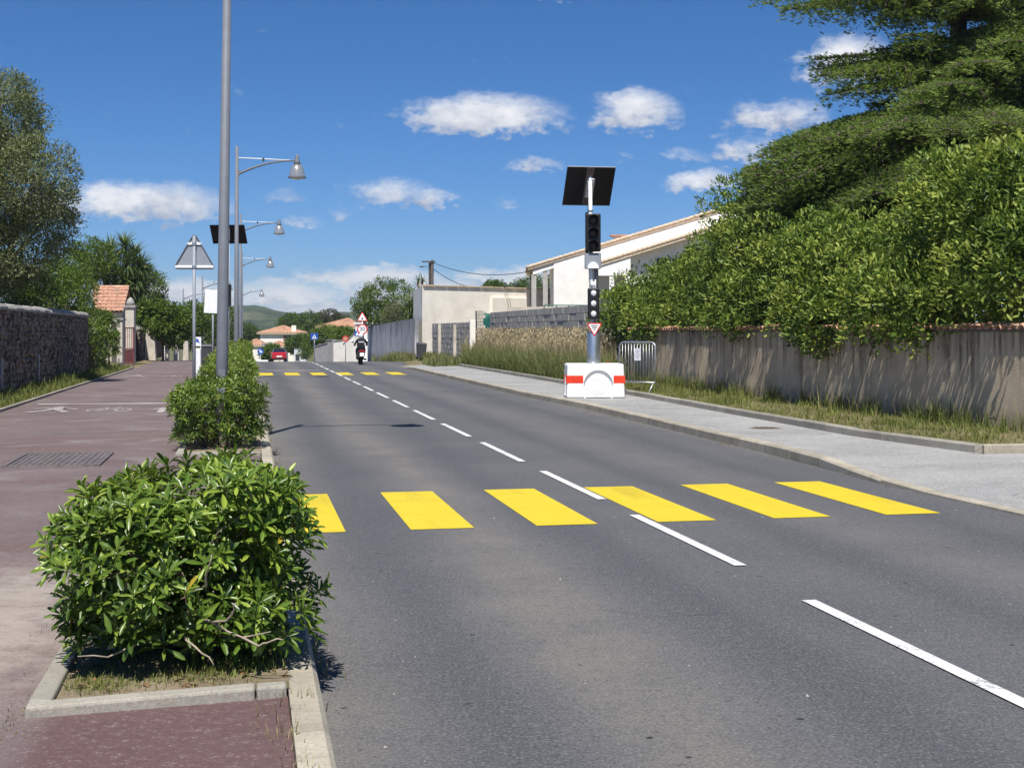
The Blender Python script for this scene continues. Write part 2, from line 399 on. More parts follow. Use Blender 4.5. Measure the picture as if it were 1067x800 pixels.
plain('white_plastic', (0.84, 0.84, 0.83), 0.5, var=0.05, scale=6, bump=0.15, bscale=40, dirt=(0.50, 0.475, 0.42), dirt_amt=0.45)
plain('red_plastic', (0.72, 0.045, 0.012), 0.45, var=0.10, scale=5)
plain('white_metal', (0.82, 0.83, 0.84), 0.4, var=0.03, scale=4)
plain('black_plastic', (0.010, 0.010, 0.011), 0.5, var=0.2, scale=6)
plain('panel_cells', (0.0035, 0.0035, 0.006), 0.32, var=0.2, scale=9, spec=0.25)
plain('dark_grey', (0.055, 0.057, 0.062), 0.55, var=0.15, scale=6)
plain('sign_blue', (0.02, 0.09, 0.42), 0.4, var=0.05)
plain('sign_red', (0.62, 0.02, 0.02), 0.4, var=0.05)
plain('sign_white', (0.85, 0.85, 0.85), 0.4, var=0.03)
plain('sign_black', (0.012, 0.012, 0.012), 0.5, var=0.05)
plain('car_red', (0.52, 0.012, 0.02), 0.22, var=0.05, coat=0.8)
plain('glass_dark', (0.012, 0.014, 0.03), 0.08, var=0.1, spec=0.8)
plain('rubber', (0.014, 0.014, 0.014), 0.8, var=0.2)
plain('jacket', (0.011, 0.012, 0.018), 0.75, var=0.3, scale=12, bump=0.3, bscale=30)
plain('helmet_white', (0.82, 0.72, 0.70), 0.25, var=0.03, coat=0.5)
plain('print_grey', (0.50, 0.52, 0.56), 0.6, var=0.1)
plain('scooter_black', (0.012, 0.012, 0.013), 0.3, var=0.1, coat=0.3)
plain('tail_red', (0.30, 0.008, 0.012), 0.25, var=0.1)
plain('lens_white', (0.68, 0.69, 0.70), 0.25, var=0.12, scale=30, obj=True)
plain('lens_dark', (0.03, 0.016, 0.014), 0.25, var=0.2)
plain('paper', (0.78, 0.78, 0.80), 0.7, var=0.05)
plain('print_ink', (0.25, 0.27, 0.36), 0.7, var=0.2)
plain('green_tarp', (0.012, 0.105, 0.085), 0.6, var=0.2, scale=6)
plain('green_metal', (0.03, 0.13, 0.10), 0.5, var=0.1)
plain('gate_red', (0.30, 0.10, 0.09), 0.6, var=0.15)
plain('bark', (0.12, 0.095, 0.075), 0.95, var=0.35, scale=14, bump=0.8, bscale=22)
plain('stem_brown', (0.16, 0.13, 0.09), 0.9, var=0.25, scale=30)
plain('twig', (0.34, 0.28, 0.215), 0.9, var=0.25, scale=30)
plain('dry_leaf', (0.20, 0.115, 0.055), 0.8, var=0.4, scale=40)
plain('rust_iron', (0.16, 0.12, 0.105), 0.7, 0.35, var=0.3, scale=20)
plain('grate_iron', (0.215, 0.185, 0.175), 0.6, 0.4, var=0.3, scale=12)
plain('pit_dark', (0.05, 0.042, 0.04), 0.9, var=0.3)
plain('wood_pole', (0.085, 0.072, 0.065), 0.9, var=0.2)
plain('wire', (0.02, 0.02, 0.022), 0.6)
plain('poppy', (0.75, 0.07, 0.02), 0.7, var=0.15)
plain('plate_white', (0.85, 0.85, 0.86), 0.4, var=0.02)
plain('mirror_chrome', (0.8, 0.8, 0.82), 0.12, 1.0)

def make_soil(name, a, b, c2):
    k = N(name); p = k.pos()
    c = k.mix(k.rng(k.noise(p, 2.0, 7, 0.7), 0.3, 0.7), a, b)
    c = k.mix(k.rng(k.noise(p, 0.7, 6, 0.7, 0.5), 0.45, 0.65), c, c2)
    k.base(c); k.set(Roughness=0.95, Specular_IOR_Level=0.1)
    k.bump(k.noise(p, 30, 6, 0.75), 0.8, 0.03)
make_soil('soil', (0.24, 0.185, 0.125), (0.36, 0.29, 0.205), (0.15, 0.13, 0.07))
make_soil('verge_soil', (0.19, 0.155, 0.09), (0.28, 0.23, 0.14), (0.12, 0.125, 0.05))
make_soil('field', (0.10, 0.11, 0.045), (0.20, 0.18, 0.09), (0.07, 0.09, 0.03))
make_soil('dry_bank', (0.26, 0.205, 0.13), (0.36, 0.29, 0.19), (0.20, 0.17, 0.10))

def make_hill():
    k = N('hill_scrub'); p = k.pos()
    c = k.mix(k.rng(k.noise(p, 0.03, 7, 0.7), 0.35, 0.65), (0.028, 0.045, 0.022), (0.07, 0.095, 0.04))
    c = k.mix(k.rng(k.noise(p, 0.016, 6, 0.6), 0.60, 0.70, 0, 0.6), c, (0.20, 0.18, 0.12))
    k.base(c); k.set(Roughness=1.0, Specular_IOR_Level=0.0)
make_hill()

leafmat('leaf_pittosporum', (0.038, 0.078, 0.013), (0.120, 0.205, 0.024), (0.310, 0.400, 0.055), 0.33, 0.30, 0.5, (0.42, 0.32, 0.03))
leafmat('leaf_hedge', (0.048, 0.092, 0.018), (0.155, 0.240, 0.036), (0.380, 0.440, 0.085), 0.45, 0.38, 0.3)
leafmat('leaf_cedar', (0.055, 0.105, 0.026), (0.180, 0.275, 0.064), (0.370, 0.450, 0.120), 0.6, 0.38, 0.15)
leafmat('leaf_olive', (0.085, 0.105, 0.045), (0.200, 0.225, 0.100), (0.340, 0.360, 0.190), 0.5, 0.36, 0.35)
leafmat('leaf_green', (0.042, 0.080, 0.016), (0.110, 0.178, 0.027), (0.215, 0.285, 0.045), 0.45, 0.36, 0.3)
leafmat('leaf_lime', (0.060, 0.105, 0.016), (0.120, 0.190, 0.026), (0.190, 0.265, 0.042), 0.45, 0.32, 0.35)
leafmat('leaf_pine', (0.040, 0.044, 0.016), (0.078, 0.078, 0.028), (0.125, 0.110, 0.042), 0.6, 0.2, 0.2)
leafmat('leaf_palm', (0.036, 0.066, 0.020), (0.105, 0.155, 0.044), (0.220, 0.280, 0.095), 0.38, 0.2, 0.5)
leafmat('grass_green', (0.070, 0.105, 0.024), (0.160, 0.190, 0.046), (0.33, 0.30, 0.11), 0.6, 0.30, 0.25)
leafmat('grass_dry', (0.105, 0.115, 0.036), (0.20, 0.185, 0.070), (0.44, 0.345, 0.195), 0.7, 0.25, 0.2)
leafmat('grass_tall', (0.100, 0.140, 0.036), (0.190, 0.200, 0.075), (0.46, 0.36, 0.24), 0.7, 0.22, 0.2)

# ------------------------------------------------------------------ object helpers
def tag(o, label=None, cat=None, group=None, kind=None):
    if label: o['label'] = label
    if cat: o['category'] = cat
    if group: o['group'] = group
    if kind: o['kind'] = kind
    return o
def thing(name, label, cat, loc=(0, 0, 0), rz=0.0, group=None):
    o = bpy.data.objects.new(name, None); COL.objects.link(o)
    o.empty_display_size = 0.2
    o.location = loc; o.rotation_euler = (0, 0, rz)
    return tag(o, label, cat, group)
def link(name, me, mat=None, parent=None, loc=None):
    o = bpy.data.objects.new(name, me); COL.objects.link(o)
    if mat and not me.materials: me.materials.append(M[mat])
    if parent: o.parent = parent
    if loc is not None: o.location = loc
    return o
def copy_tree(o, parent=None):
    c = o.copy(); COL.objects.link(c); c.parent = parent
    for ch in list(o.children): copy_tree(ch, c)
    return c

class MB:
    def __init__(self): self.v = []; self.f = []
    def add(self, vs, fs):
        b = len(self.v); self.v += [tuple(x) for x in vs]; self.f += [tuple(b + i for i in f) for f in fs]; return self
    def hexa(self, p):                                # 4 bottom, 4 top, same winding
        return self.add(p, [(0, 3, 2, 1), (4, 5, 6, 7), (0, 1, 5, 4), (1, 2, 6, 5), (2, 3, 7, 6), (3, 0, 4, 7)])
    def box(self, c, s, rz=0.0, rx=0.0, ry=0.0):
        m = Matrix.Rotation(rz, 3, 'Z') @ Matrix.Rotation(ry, 3, 'Y') @ Matrix.Rotation(rx, 3, 'X')
        c = Vector(c); h = [x / 2 for x in s]
        pts = [c + m @ Vector((x * h[0], y * h[1], z * h[2])) for z in (-1, 1) for x, y in ((-1, -1), (1, -1), (1, 1), (-1, 1))]
        return self.hexa(pts)
    def tube(self, pts, rad, n=8, cap=True):
        pts = [Vector(p) for p in pts]
        if isinstance(rad, (int, float)): rad = [rad] * len(pts)
        rings = []
        ref = None
        for i, p in enumerate(pts):
            d = (pts[min(i + 1, len(pts) - 1)] - pts[max(i - 1, 0)]).normalized()
            if ref is None: ref = Vector((1, 0, 0)) if abs(d.x) < 0.8 else Vector((0, 1, 0))
            a = (ref - d * ref.dot(d)).normalized(); b = d.cross(a); ref = a
            rings.append([p + (a * math.cos(2 * math.pi * k / n) + b * math.sin(2 * math.pi * k / n)) * rad[i] for k in range(n)])
        vs = [x for r in rings for x in r]; fs = []
        for i in range(len(pts) - 1):
            for k in range(n):
                fs.append((i * n + k, i * n + (k + 1) % n, (i + 1) * n + (k + 1) % n, (i + 1) * n + k))
        if cap:
            fs.append(tuple(reversed(range(n)))); fs.append(tuple((len(pts) - 1) * n + k for k in range(n)))
        return self.add(vs, fs)
    def lathe(self, prof, n=20, o=(0, 0, 0), axis='Z', cap=True):
        vs = []; fs = []
        for r, z in prof:
            for k in range(n):
                a = 2 * math.pi * k / n
                x, y = r * math.cos(a), r * math.sin(a)
                if axis == 'Z': q = (o[0] + x, o[1] + y, o[2] + z)
                elif axis == 'Y': q = (o[0] + x, o[1] - z, o[2] + y)
                else: q = (o[0] + z, o[1] + x, o[2] + y)
                vs.append(q)
        for i in range(len(prof) - 1):
            for k in range(n):
                fs.append((i * n + k, i * n + (k + 1) % n, (i + 1) * n + (k + 1) % n, (i + 1) * n + k))
        if cap:
            if prof[0][0] > 1e-4: fs.append(tuple(reversed(range(n))))
            if prof[-1][0] > 1e-4: fs.append(tuple((len(prof) - 1) * n + k for k in range(n)))
        return self.add(vs, fs)
    def prism(self, poly, y0, y1):                    # polygon in x,z extruded along y
        n = len(poly)
        vs = [(x, y0, z) for x, z in poly] + [(x, y1, z) for x, z in poly]
        fs = [tuple(range(n)), tuple(reversed(range(n, 2 * n)))]
        for i in range(n):
            j = (i + 1) % n; fs.append((i, i + n, j + n, j))
        return self.add(vs, fs)
    def prism_x(self, poly, x0, x1):                  # polygon in y,z extruded along x
        n = len(poly)
        vs = [(x0, y, z) for y, z in poly] + [(x1, y, z) for y, z in poly]
        fs = [tuple(reversed(range(n))), tuple(range(n, 2 * n))]
        for i in range(n):
            j = (i + 1) % n; fs.append((i, j, j + n, i + n))
        return self.add(vs, fs)
    def slab(self, poly, z0, z1):                     # polygon in x,y extruded along z
        n = len(poly)
        vs = [(x, y, z0) for x, y in poly] + [(x, y, z1) for x, y in poly]
        fs = [tuple(reversed(range(n))), tuple(range(n, 2 * n))]
        for i in range(n):
            j = (i + 1) % n; fs.append((i, j, j + n, i + n))
        return self.add(vs, fs)
    def mesh(self, name, mat=None, smooth=False, fix=True):
        me = bpy.data.meshes.new(name); me.from_pydata(self.v, [], self.f); me.validate()
        if fix:
            bm = bmesh.new(); bm.from_mesh(me); bmesh.ops.recalc_face_normals(bm, faces=bm.faces[:]); bm.to_mesh(me); bm.free()
        if smooth: me.polygons.foreach_set('use_smooth', [True] * len(me.polygons))
        if mat: me.materials.append(M[mat])
        me.update(); return me
    def build(self, name, mat, parent=None, smooth=False, bevel=0.0, loc=None, fix=True, seg=2):
        o = link(name, self.mesh(name, mat, smooth, fix), None, parent, loc)
        if bevel:
            b = o.modifiers.new('bevel', 'BEVEL'); b.width = bevel; b.segments = seg; b.limit_method = 'ANGLE'; b.angle_limit = R(40)
        return o

def np_mesh(name, verts, faces, mat, tint=None, smooth=False):
    """verts (N,3); faces list of (M,k) index arrays"""
    me = bpy.data.meshes.new(name)
    me.vertices.add(len(verts)); me.vertices.foreach_set('co', np.ascontiguousarray(verts, dtype=np.float32).ravel())
    loops = np.concatenate([f.ravel() for f in faces]).astype(np.int32)
    tot = np.concatenate([np.full(len(f), f.shape[1], dtype=np.int32) for f in faces])
    start = np.concatenate([[0], np.cumsum(tot)[:-1]]).astype(np.int32)
    me.loops.add(len(loops)); me.loops.foreach_set('vertex_index', loops)
    me.polygons.add(len(tot)); me.polygons.foreach_set('loop_start', start); me.polygons.foreach_set('loop_total', tot)
    if smooth: me.polygons.foreach_set('use_smooth', np.ones(len(tot), dtype=bool))
    if tint is not None:
        a = me.attributes.new('tint', 'FLOAT', 'POINT'); a.data.foreach_set('value', np.ascontiguousarray(tint, dtype=np.float32))
    me.update(calc_edges=True)
    me.materials.append(M[mat])
    return me

# leaf templates: x along the leaf, y across, z up; returns verts and faces
def leaf_diamond():
    return np.array([(0, 0, 0), (.5, -.5, .10), (1, 0, -.06), (.5, .5, .10)], float), [np.array([(0, 1, 2), (0, 2, 3)])]
def leaf_hex():
    v = [(0, 0, 0), (.38, -.42, .07), (.8, -.36, .05), (1, 0, -.08), (.8, .36, .05), (.38, .42, .07)]
    return np.array(v, float), [np.array([(0, 1, 2, 3), (0, 3, 4, 5)])]
def leaf_obovate():
    v = [(0, 0, 0)]
    for x, w in ((.30, .24), (.66, .50), (.92, .33)):
        cz = -0.22 * x * x
        v += [(x, -w, cz + .13 * w), (x, 0, cz - 0.02), (x, w, cz + .13 * w)]
    v.append((1, 0, -0.24))
    f3 = [(0, 1, 2), (0, 2, 3), (7, 10, 8), (8, 10, 9)]
    f4 = [(1, 4, 5, 2), (2, 5, 6, 3), (4, 7, 8, 5), (5, 8, 9, 6)]
    return np.array(v, float), [np.array(f3), np.array(f4)]
def frames(d, up_bias, rng, jitter=0.5):
    """orthonormal frames for leaf directions; leaf faces look roughly up_bias"""
    d = d / (np.linalg.norm(d, axis=1, keepdims=True) + 1e-9)
    n = up_bias + rng.normal(0, jitter, d.shape)
    n = n - d * np.sum(n * d, axis=1, keepdims=True)
    n /= (np.linalg.norm(n, axis=1, keepdims=True) + 1e-9)
    s = np.cross(n, d)
    return d, s, n
def scatter_leaves(tmpl, P, d, s, n, L, Wd, tint):
    tv, tf = tmpl
    L = L[:, None, None]; Wd = Wd[:, None, None]
    V = P[:, None, :] + d[:, None, :] * tv[None, :, 0:1] * L + s[:, None, :] * tv[None, :, 1:2] * Wd + n[:, None, :] * tv[None, :, 2:3] * L
    k = len(tv); N_ = len(P)
    off = (np.arange(N_) * k)
    F = [(f[None, :, :] + off[:, None, None]).reshape(-1, f.shape[1]) for f in tf]
    return V.reshape(-1, 3), F, np.repeat(tint, k)

def crown_points(lobes, n_clump, rng, clump_r, per, inner=0.25, flat=1.0, dome=False):
    """clumps sit on the shells of the lobes (and some inside); leaves fill the clumps"""
    lob = np.array(lobes, float)
    vol = (lob[:, 3] * lob[:, 4] + lob[:, 3] * lob[:, 5] + lob[:, 4] * lob[:, 5])
    pick = rng.choice(len(lob), n_clump, p=vol / vol.sum())
    u = rng.normal(size=(n_clump, 3)); u /= np.linalg.norm(u, axis=1, keepdims=True)
    r = np.where(rng.random(n_clump) < inner, rng.uniform(0.35, 0.8, n_clump), rng.uniform(0.80, 1.06, n_clump))
    c = lob[pick, :3] + u * r[:, None] * lob[pick, 3:6]
    # drop clumps deep inside another lobe
    q = ((c[:, None, :] - lob[None, :, :3]) / lob[None, :, 3:6])
    deep = np.min(np.sum(q * q, axis=2), axis=1) < 0.30
    c = c[~deep]; u = u[~deep]
    if dome:
        kept = []
        for i in range(len(c)):
            if all(np.sum((c[i] - c[j]) ** 2) > (clump_r * 1.02) ** 2 for j in kept): kept.append(i)
        c = c[kept]; u = u[kept]
    cr = clump_r * rng.uniform(0.55, 1.35, len(c))
    w = rng.normal(size=(len(c), per, 3)); w /= np.linalg.norm(w, axis=2, keepdims=True)
    if dome:
        w[:, :, 2] = np.where(w[:, :, 2] < -.35, -w[:, :, 2], w[:, :, 2]); w *= rng.uniform(0.72, 1.08, (len(c), per, 1))
    else:
        w *= rng.uniform(0.3, 1.0, (len(c), per, 1)) ** 0.5
    P = c[:, None, :] + w * cr[:, None, None] * np.array([1, 1, flat])
    out = u[:, None, :] * 0.5 + w * 0.9 + np.array([0, 0, 0.25])
    clump_t = rng.normal(0, 0.18, len(c))
    return P.reshape(-1, 3), out.reshape(-1, 3), np.repeat(clump_t, per), c
def foliage(name, lobes, mat, n_clump, per, clump_r, L, Wd, seed, tmpl=None, parent=None, inner=0.25, tint0=0.45, zmin=None, flat=1.0, keep=None, dome=False, sd=0.17):
    rng = np.random.default_rng(seed)
    P, out, ct, c = crown_points(lobes, n_clump, rng, clump_r, per, inner, flat, dome)
    if zmin is not None:
        k = P[:, 2] > zmin; P, out, ct = P[k], out[k], ct[k]
    if keep is not None:
        k = keep(P); P, out, ct = P[k], out[k], ct[k]
    bias = out * 0.75 + np.array([0, 0, 0.55])
    out = out + rng.normal(0, 0.75, out.shape)
    d, s, n = frames(out, bias, rng, 0.5)
    m = len(P)
    tint = np.clip(tint0 + ct + rng.normal(0, sd, m), 0, 0.9)
    V, F, T = scatter_leaves(tmpl or leaf_diamond(), P, d, s, n, L * rng.uniform(0.7, 1.25, m), Wd * rng.uniform(0.75, 1.2, m), tint)
    if dome:                                          # inner leaves tinted dark: shade of the crown gaps put into their colour
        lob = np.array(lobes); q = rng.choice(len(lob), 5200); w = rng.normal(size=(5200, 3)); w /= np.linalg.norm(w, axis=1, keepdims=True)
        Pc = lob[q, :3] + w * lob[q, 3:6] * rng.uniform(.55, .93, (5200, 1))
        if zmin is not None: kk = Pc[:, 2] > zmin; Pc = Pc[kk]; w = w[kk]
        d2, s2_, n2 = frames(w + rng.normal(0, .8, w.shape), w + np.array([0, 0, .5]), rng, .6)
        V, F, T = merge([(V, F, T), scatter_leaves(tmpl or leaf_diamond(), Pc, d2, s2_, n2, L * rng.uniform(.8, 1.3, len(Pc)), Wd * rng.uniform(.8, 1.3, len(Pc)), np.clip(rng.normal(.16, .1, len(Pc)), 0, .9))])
    me = np_mesh(name, V, F, mat, T)
    o = link(name, me, None, parent)
    return o, c

def limbs(parent, base, lobes, r0, mat='bark', fork=None, seed=1, name='trunk', sub=True):
    """tapered trunk with limbs that reach into the lobes"""
    rng = random.Random(seed)
    b = Vector(base)
    fk = Vector(fork) if fork is not None else b + Vector((0, 0, 0.35 * max(l[2] for l in lobes)))
    mb = MB()
    mid = (b + fk) / 2 + Vector((rng.uniform(-.1, .1), rng.uniform(-.1, .1), 0)) * (fk - b).length * 0.5
    mb.tube([b - Vector((0, 0, 0.1)), b + (mid - b) * 0.15, mid, fk], [r0 * 1.35, r0 * 1.08, r0 * 0.9, r0 * 0.75], 9)
    o = mb.build(name, mat, parent, smooth=True)
    mb = MB()
    for l in lobes:
        c = Vector(l[:3]); h = fk.lerp(c, 0.5) + Vector((rng.uniform(-.2, .2), rng.uniform(-.2, .2), rng.uniform(0, .2))) * l[3] * 0.5
        mb.tube([fk - (c - fk) * 0.03, h, c], [r0 * 0.55, r0 * 0.36, r0 * 0.16], 6)
        if sub:
            for _ in range(3):
                e = c + Vector((rng.uniform(-1, 1) * l[3], rng.uniform(-1, 1) * l[4], rng.uniform(-.4, 1) * l[5])) * 0.75
                mb.tube([h, h.lerp(e, .55) + Vector((0, 0, .1 * l[5])), e], [r0 * 0.22, r0 * 0.13, r0 * 0.05], 5)
    mb.build('limb_fork', mat, parent, smooth=True)
    return o

def blades(P, h, w, rng, lean=0.35, tip_tint=None, tint=None, seg=2):
    """curved grass blades as tapering strips; tint per point"""
    m = len(P)
    a = rng.uniform(0, 2 * math.pi, m)
    d = np.stack([np.cos(a), np.sin(a), np.zeros(m)], 1)
    sa = np.stack([-np.sin(a), np.cos(a), np.zeros(m)], 1)
    ln = np.abs(rng.normal(0, lean, m))
    b0 = P; m1 = P + d * (ln * h * 0.35)[:, None] + np.array([0, 0, 1.0]) * (h * 0.55)[:, None]
    t1 = P + d * (ln * h)[:, None] + np.array([0, 0, 1.0]) * (h * np.sqrt(np.maximum(0.15, 1 - ln ** 2 * 0.5)))[:, None]
    V = np.stack([b0 - sa * w[:, None] / 2, b0 + sa * w[:, None] / 2, m1 + sa * w[:, None] * .4, m1 - sa * w[:, None] * .4, t1], 1).reshape(-1, 3)
    off = (np.arange(m) * 5)[:, None]
    F = [np.array([[0, 1, 2, 3]]) + off, np.array([[3, 2, 4]]) + off]
    if tip_tint is None: tip_tint = tint
    T = np.stack([tint, tint, (tint + tip_tint) / 2, (tint + tip_tint) / 2, tip_tint], 1).ravel()
    return V, F, np.clip(T, 0, 0.9)

def merge(parts):
    V = []; T = []; FF = {}
    off = 0
    for v, F, t in parts:
        V.append(v); T.append(t)
        for f in F: FF.setdefault(f.shape[1], []).append(f + off)
        off += len(v)
    return np.concatenate(V), [np.concatenate(x) for x in FF.values()], np.concatenate(T)

def wst(s, t, z):                                    # vectorised W
    s = np.asarray(s, float); t = np.asarray(t, float)
    g = np.where(s < 70, 0, np.where(s < 84, -0.0205 * (s - 70) ** 2 / 28, -0.0205 * (np.minimum(s, 260) - 77)))
    return np.stack([3.41 - s * SN + t * CS, s * CS + t * SN, z + g + 0 * s], 1)

def strip(name, stations, mat, kind='structure', parent=None, skirt=None):
    """sheet through stations [(s, [(t,z), ...]), ...]"""
    k = len(stations[0][1]); V = []; F = []
    for s, row in stations:
        for t, z in row: V.append(W(s, t, z))
    for i in range(len(stations) - 1):
        for j in range(k - 1):
            F.append((i * k + j, i * k + j + 1, (i + 1) * k + j + 1, (i + 1) * k + j))
    mb = MB(); mb.add(V, F)
    o = mb.build(name, mat, parent, fix=False)
    if kind: o['kind'] = kind
    return o

def interp(tab, s):
    if s <= tab[0][0]: return tab[0][1]
    for (a, x), (b, y) in zip(tab, tab[1:]):
        if s <= b:
            u = (s - a) / (b - a); return x + (y - x) * u
    return tab[-1][1]

# ================================================================== the setting
# ---- ground to the horizon
def build_ground():
    ss = [-400, -60, -10, 0, 10, 20, 30, 30, 105, 60, 70, 75, 80, 84, 90, 100, 120, 150, 180, 220, 260, 400, 800, 1600, 2600]
    tt = [-1800, -600, -150, -60, -25, -12, -9, 0, 9, 12, 25, 60, 150, 600, 1800]
    strip('ground', [(s, [(t, -0.06) for t in tt]) for s in ss], 'field')
build_ground()

SS = [-8, 0, 4, 8, 12, 16, 20, 25, 30, 35, 40, 45, 50, 55, 60, 65, 70, 72, 74, 76, 78, 80, 82, 84, 88, 95, 105, 120, 140, 160, 185]
def redge(s): return interp([(-10, 3.4), (12, 3.36), (15.2, 3.28), (17, 3.42), (24, 3.52), (30, 3.6), (36, 3.4), (58, 3.45), (66, 3.5), (72, 4.6), (90, 5.2), (125, 9), (150, 16), (185, 22)], s)
def rkerb(s): return interp([(-10, 0.03), (14.2, 0.03), (17.4, 0.13), (60, 0.13), (66, 0.03), (80, 0.03)], s)
def border(s): return interp([(17.1, 5.5), (20, 5.2), (26, 5.3), (33, 5.5), (62, 5.6)], s)
LE = -3.05                                            # left road edge
def ledge(s): return interp([(-10, LE), (80, LE), (100, -3.4), (125, -7), (185, -14)], s)
road = strip('road', [(s, [(ledge(s) - 0.02, 0), ((ledge(s) + redge(s)) / 2, 0.0), (redge(s) + 0.02, 0)]) for s in SS], 'asphalt')

# ---- painted markings: parts of the road
def mark(name, corners, mat, parent, z=0.004, n=6):
    """corners = (s,t) x4 in order; subdivided so that it follows the road"""
    a, b, c, d = corners
    V = []; F = []
    for i in range(n + 1):
        u = i / n
        for p, q in ((a, d), (b, c)):
            s = p[0] + (q[0] - p[0]) * u; t = p[1] + (q[1] - p[1]) * u
            V.append(W(s, t, z))
        if i: F.append((2 * i - 2, 2 * i - 1, 2 * i + 1, 2 * i))
    mb = MB(); mb.add(V, F); return mb.build(name, mat, parent, fix=False)
for i in range(6):                                    # near crossing
    t0 = -3.10 + 1.064 * i; sk = 0.05 * i
    mark('yellow_stripe', [(12.33 + sk, t0), (12.35 + sk, t0 + .53), (15.12 + sk, t0 + .53), (15.10 + sk, t0)], 'yellow_paint', road)
for i in range(6):                                    # far crossing
    t0 = -2.95 + 0.985 * i
    mark('yellow_stripe', [(54.3, t0), (54.3, t0 + .54), (57.6, t0 + .54), (57.6, t0)], 'yellow_paint', road, n=2)
def dash(s0, s1):
    tc_ = interp([(3, -0.03), (12, 0.02), (60, 0.0)], s0)
    mark('white_dash', [(s0, tc_ - .045), (s0, tc_ + .045), (s1, tc_ + .045), (s1, tc_ - .045)], 'white_paint', road, z=0.008, n=2)
dash(4.9, 8.85); dash(10.15, 12.95); dash(14.15, 17.0)
s = 18.25
while s < 100:
    dash(s, s + 3.15); s += 4.33
for i in range(7):                                    # distant zebra before the junction
    mark('white_bar', [(92, -2.7 + i * 0.95), (92, -2.25 + i * .95), (97, -2.25 + i * .95), (97, -2.7 + i * .95)], 'white_paint', road, z=0.01, n=2)
for i in range(6):
    mark('white_bar', [(128, -5 + i * 2.2), (128, -3.6 + i * 2.2), (129.2, -3.6 + i * 2.2), (129.2, -5 + i * 2.2)], 'white_paint', road, z=0.02, n=2)
for (a, b) in ((60.2, 60.5), (61.4, 61.7)):
    mark('white_bar', [(a, -2.6), (a, -.4), (b, -.4), (b, -2.6)], 'worn_white_paint', road, z=0.004, n=1)

# ---- left path, kerb
PZ = 0.115
PSS = [s for s in SS if s <= 120]
path = strip('path', [(s, [(-7.9, PZ), (-5.5, PZ + .01), (-3.19, PZ)]) for s in PSS], 'red_asphalt')
def kerb_run(name, s0, s1, tfun, w, hfun, zb, mat, gap=0.008, side=1, step=1.0):
    """kerb stones one by one on a bed; side=+1: face looks to smaller t"""
    st_ = []
    s = s0
    while s < s1 + 0.01: st_.append((s, [(tfun(s), zb + 0.02), (tfun(s) + side * w, max(zb + .02, zb + hfun(s) - .035))])); s += 1.0
    root = strip(name, st_, 'mortar')
    s = s0; i = 0
    while s < s1 - 0.05:
        e = min(s + step, s1)
        a, b = s + gap / 2, e - gap / 2
        ch = min(0.022, hfun(s) * 0.4)
        jz = random.uniform(-.004, .004)
        ring = []
        for q in (a, b):
            t0 = tfun(q); t1 = t0 + side * w; z1 = zb + hfun(q) + jz
            ring.append([W(q, t0, zb - .12), W(q, t0, z1 - ch), W(q, t0 + side * ch, z1), W(q, t1, z1), W(q, t1, zb - .12)])
        k = 5; vs = ring[0] + ring[1]
        fs = [tuple(range(k)), tuple(reversed(range(k, 2 * k)))] + [(i_, i_ + k, (i_ + 1) % k + k, (i_ + 1) % k) for i_ in range(k)]
        mb = MB(); mb.add(vs, fs); mb.build('kerb_stone', mat, root)
        s = e
    return root
kerb_run('left_kerb', 1.05, 78.0, lambda s: LE, 0.135, lambda s: 0.135, 0.0, 'kerb_concrete', side=-1)
kerb_run('right_kerb', 4.0, 66.0, redge, 0.14, rkerb, 0.0, 'kerb_concrete')
pav = strip('pavement', [(s, [(redge(s) + .13, rkerb(s) - .004), (redge(s) + 1.0, max(rkerb(s), .04 if s < 14 else .10)), (border(max(s, 17.1)) + .02 if s > 17.0 else 14.0, 0.125)])
                         for s in [-8, 0, 6, 10, 13, 14.2, 15.5, 16.5, 17.0]] , 'grey_pavement')
pav2 = strip('pavement', [(s, [(redge(s) + .13, rkerb(s) - .004), (redge(s) + 1.0, max(rkerb(s) - .01, .10)), (border(s) + .02, 0.122)])
                          for s in [17.0, 17.4, 18, 20, 22, 24, 26, 28, 30, 33, 36, 40, 45, 50, 55, 60, 63, 66]], 'grey_pavement')
kerb_run('garden_kerb', 17.1, 62.0, border, 0.10, lambda s: 0.11, 0.125, 'border_concrete')
def cross_border():                                   # the kerb turns the corner and runs to the right
    root = thing('corner_kerb', None, None); root['kind'] = 'structure'
    t = 5.62
    while t < 10:
        mb = MB(); a, b = t + .004, min(t + 1.0, 10) - .004
        p = [W(17.10, a, 0), W(17.10 , b, 0), W(17.20, b, 0), W(17.20, a, 0)]
        mb.hexa(p + [x + Vector((0, 0, .225)) for x in p]); mb.build('kerb_stone', 'kerb_concrete', root, bevel=.012)
        t += 1.0
cross_border()
vz = 0.19
strip('right_verge', [(s, [(border(max(s, 17.1)) + .09, vz), (6.4, vz + .03), (9.5, vz + .05), (40, .4)]) for s in [17.2, 20, 24, 28, 33, 38, 43, 48, 54, 60, 63]], 'verge_soil')
strip('right_verge', [(s, [(redge(s) + .05, 0.02), (redge(s) + 1.2, .10), (9.5, .2), (40, .4)]) for s in [63, 66, 70, 76, 84, 95, 120]], 'verge_soil')
strip('left_verge', [(s, [(-40, .18), (-9.4, .18), (-8.6, .16), (-7.88, .10)]) for s in [-8, 5, 12, 20, 26, 32, 30, 105, 60, 70, 78, 86, 100, 120]], 'verge_soil')
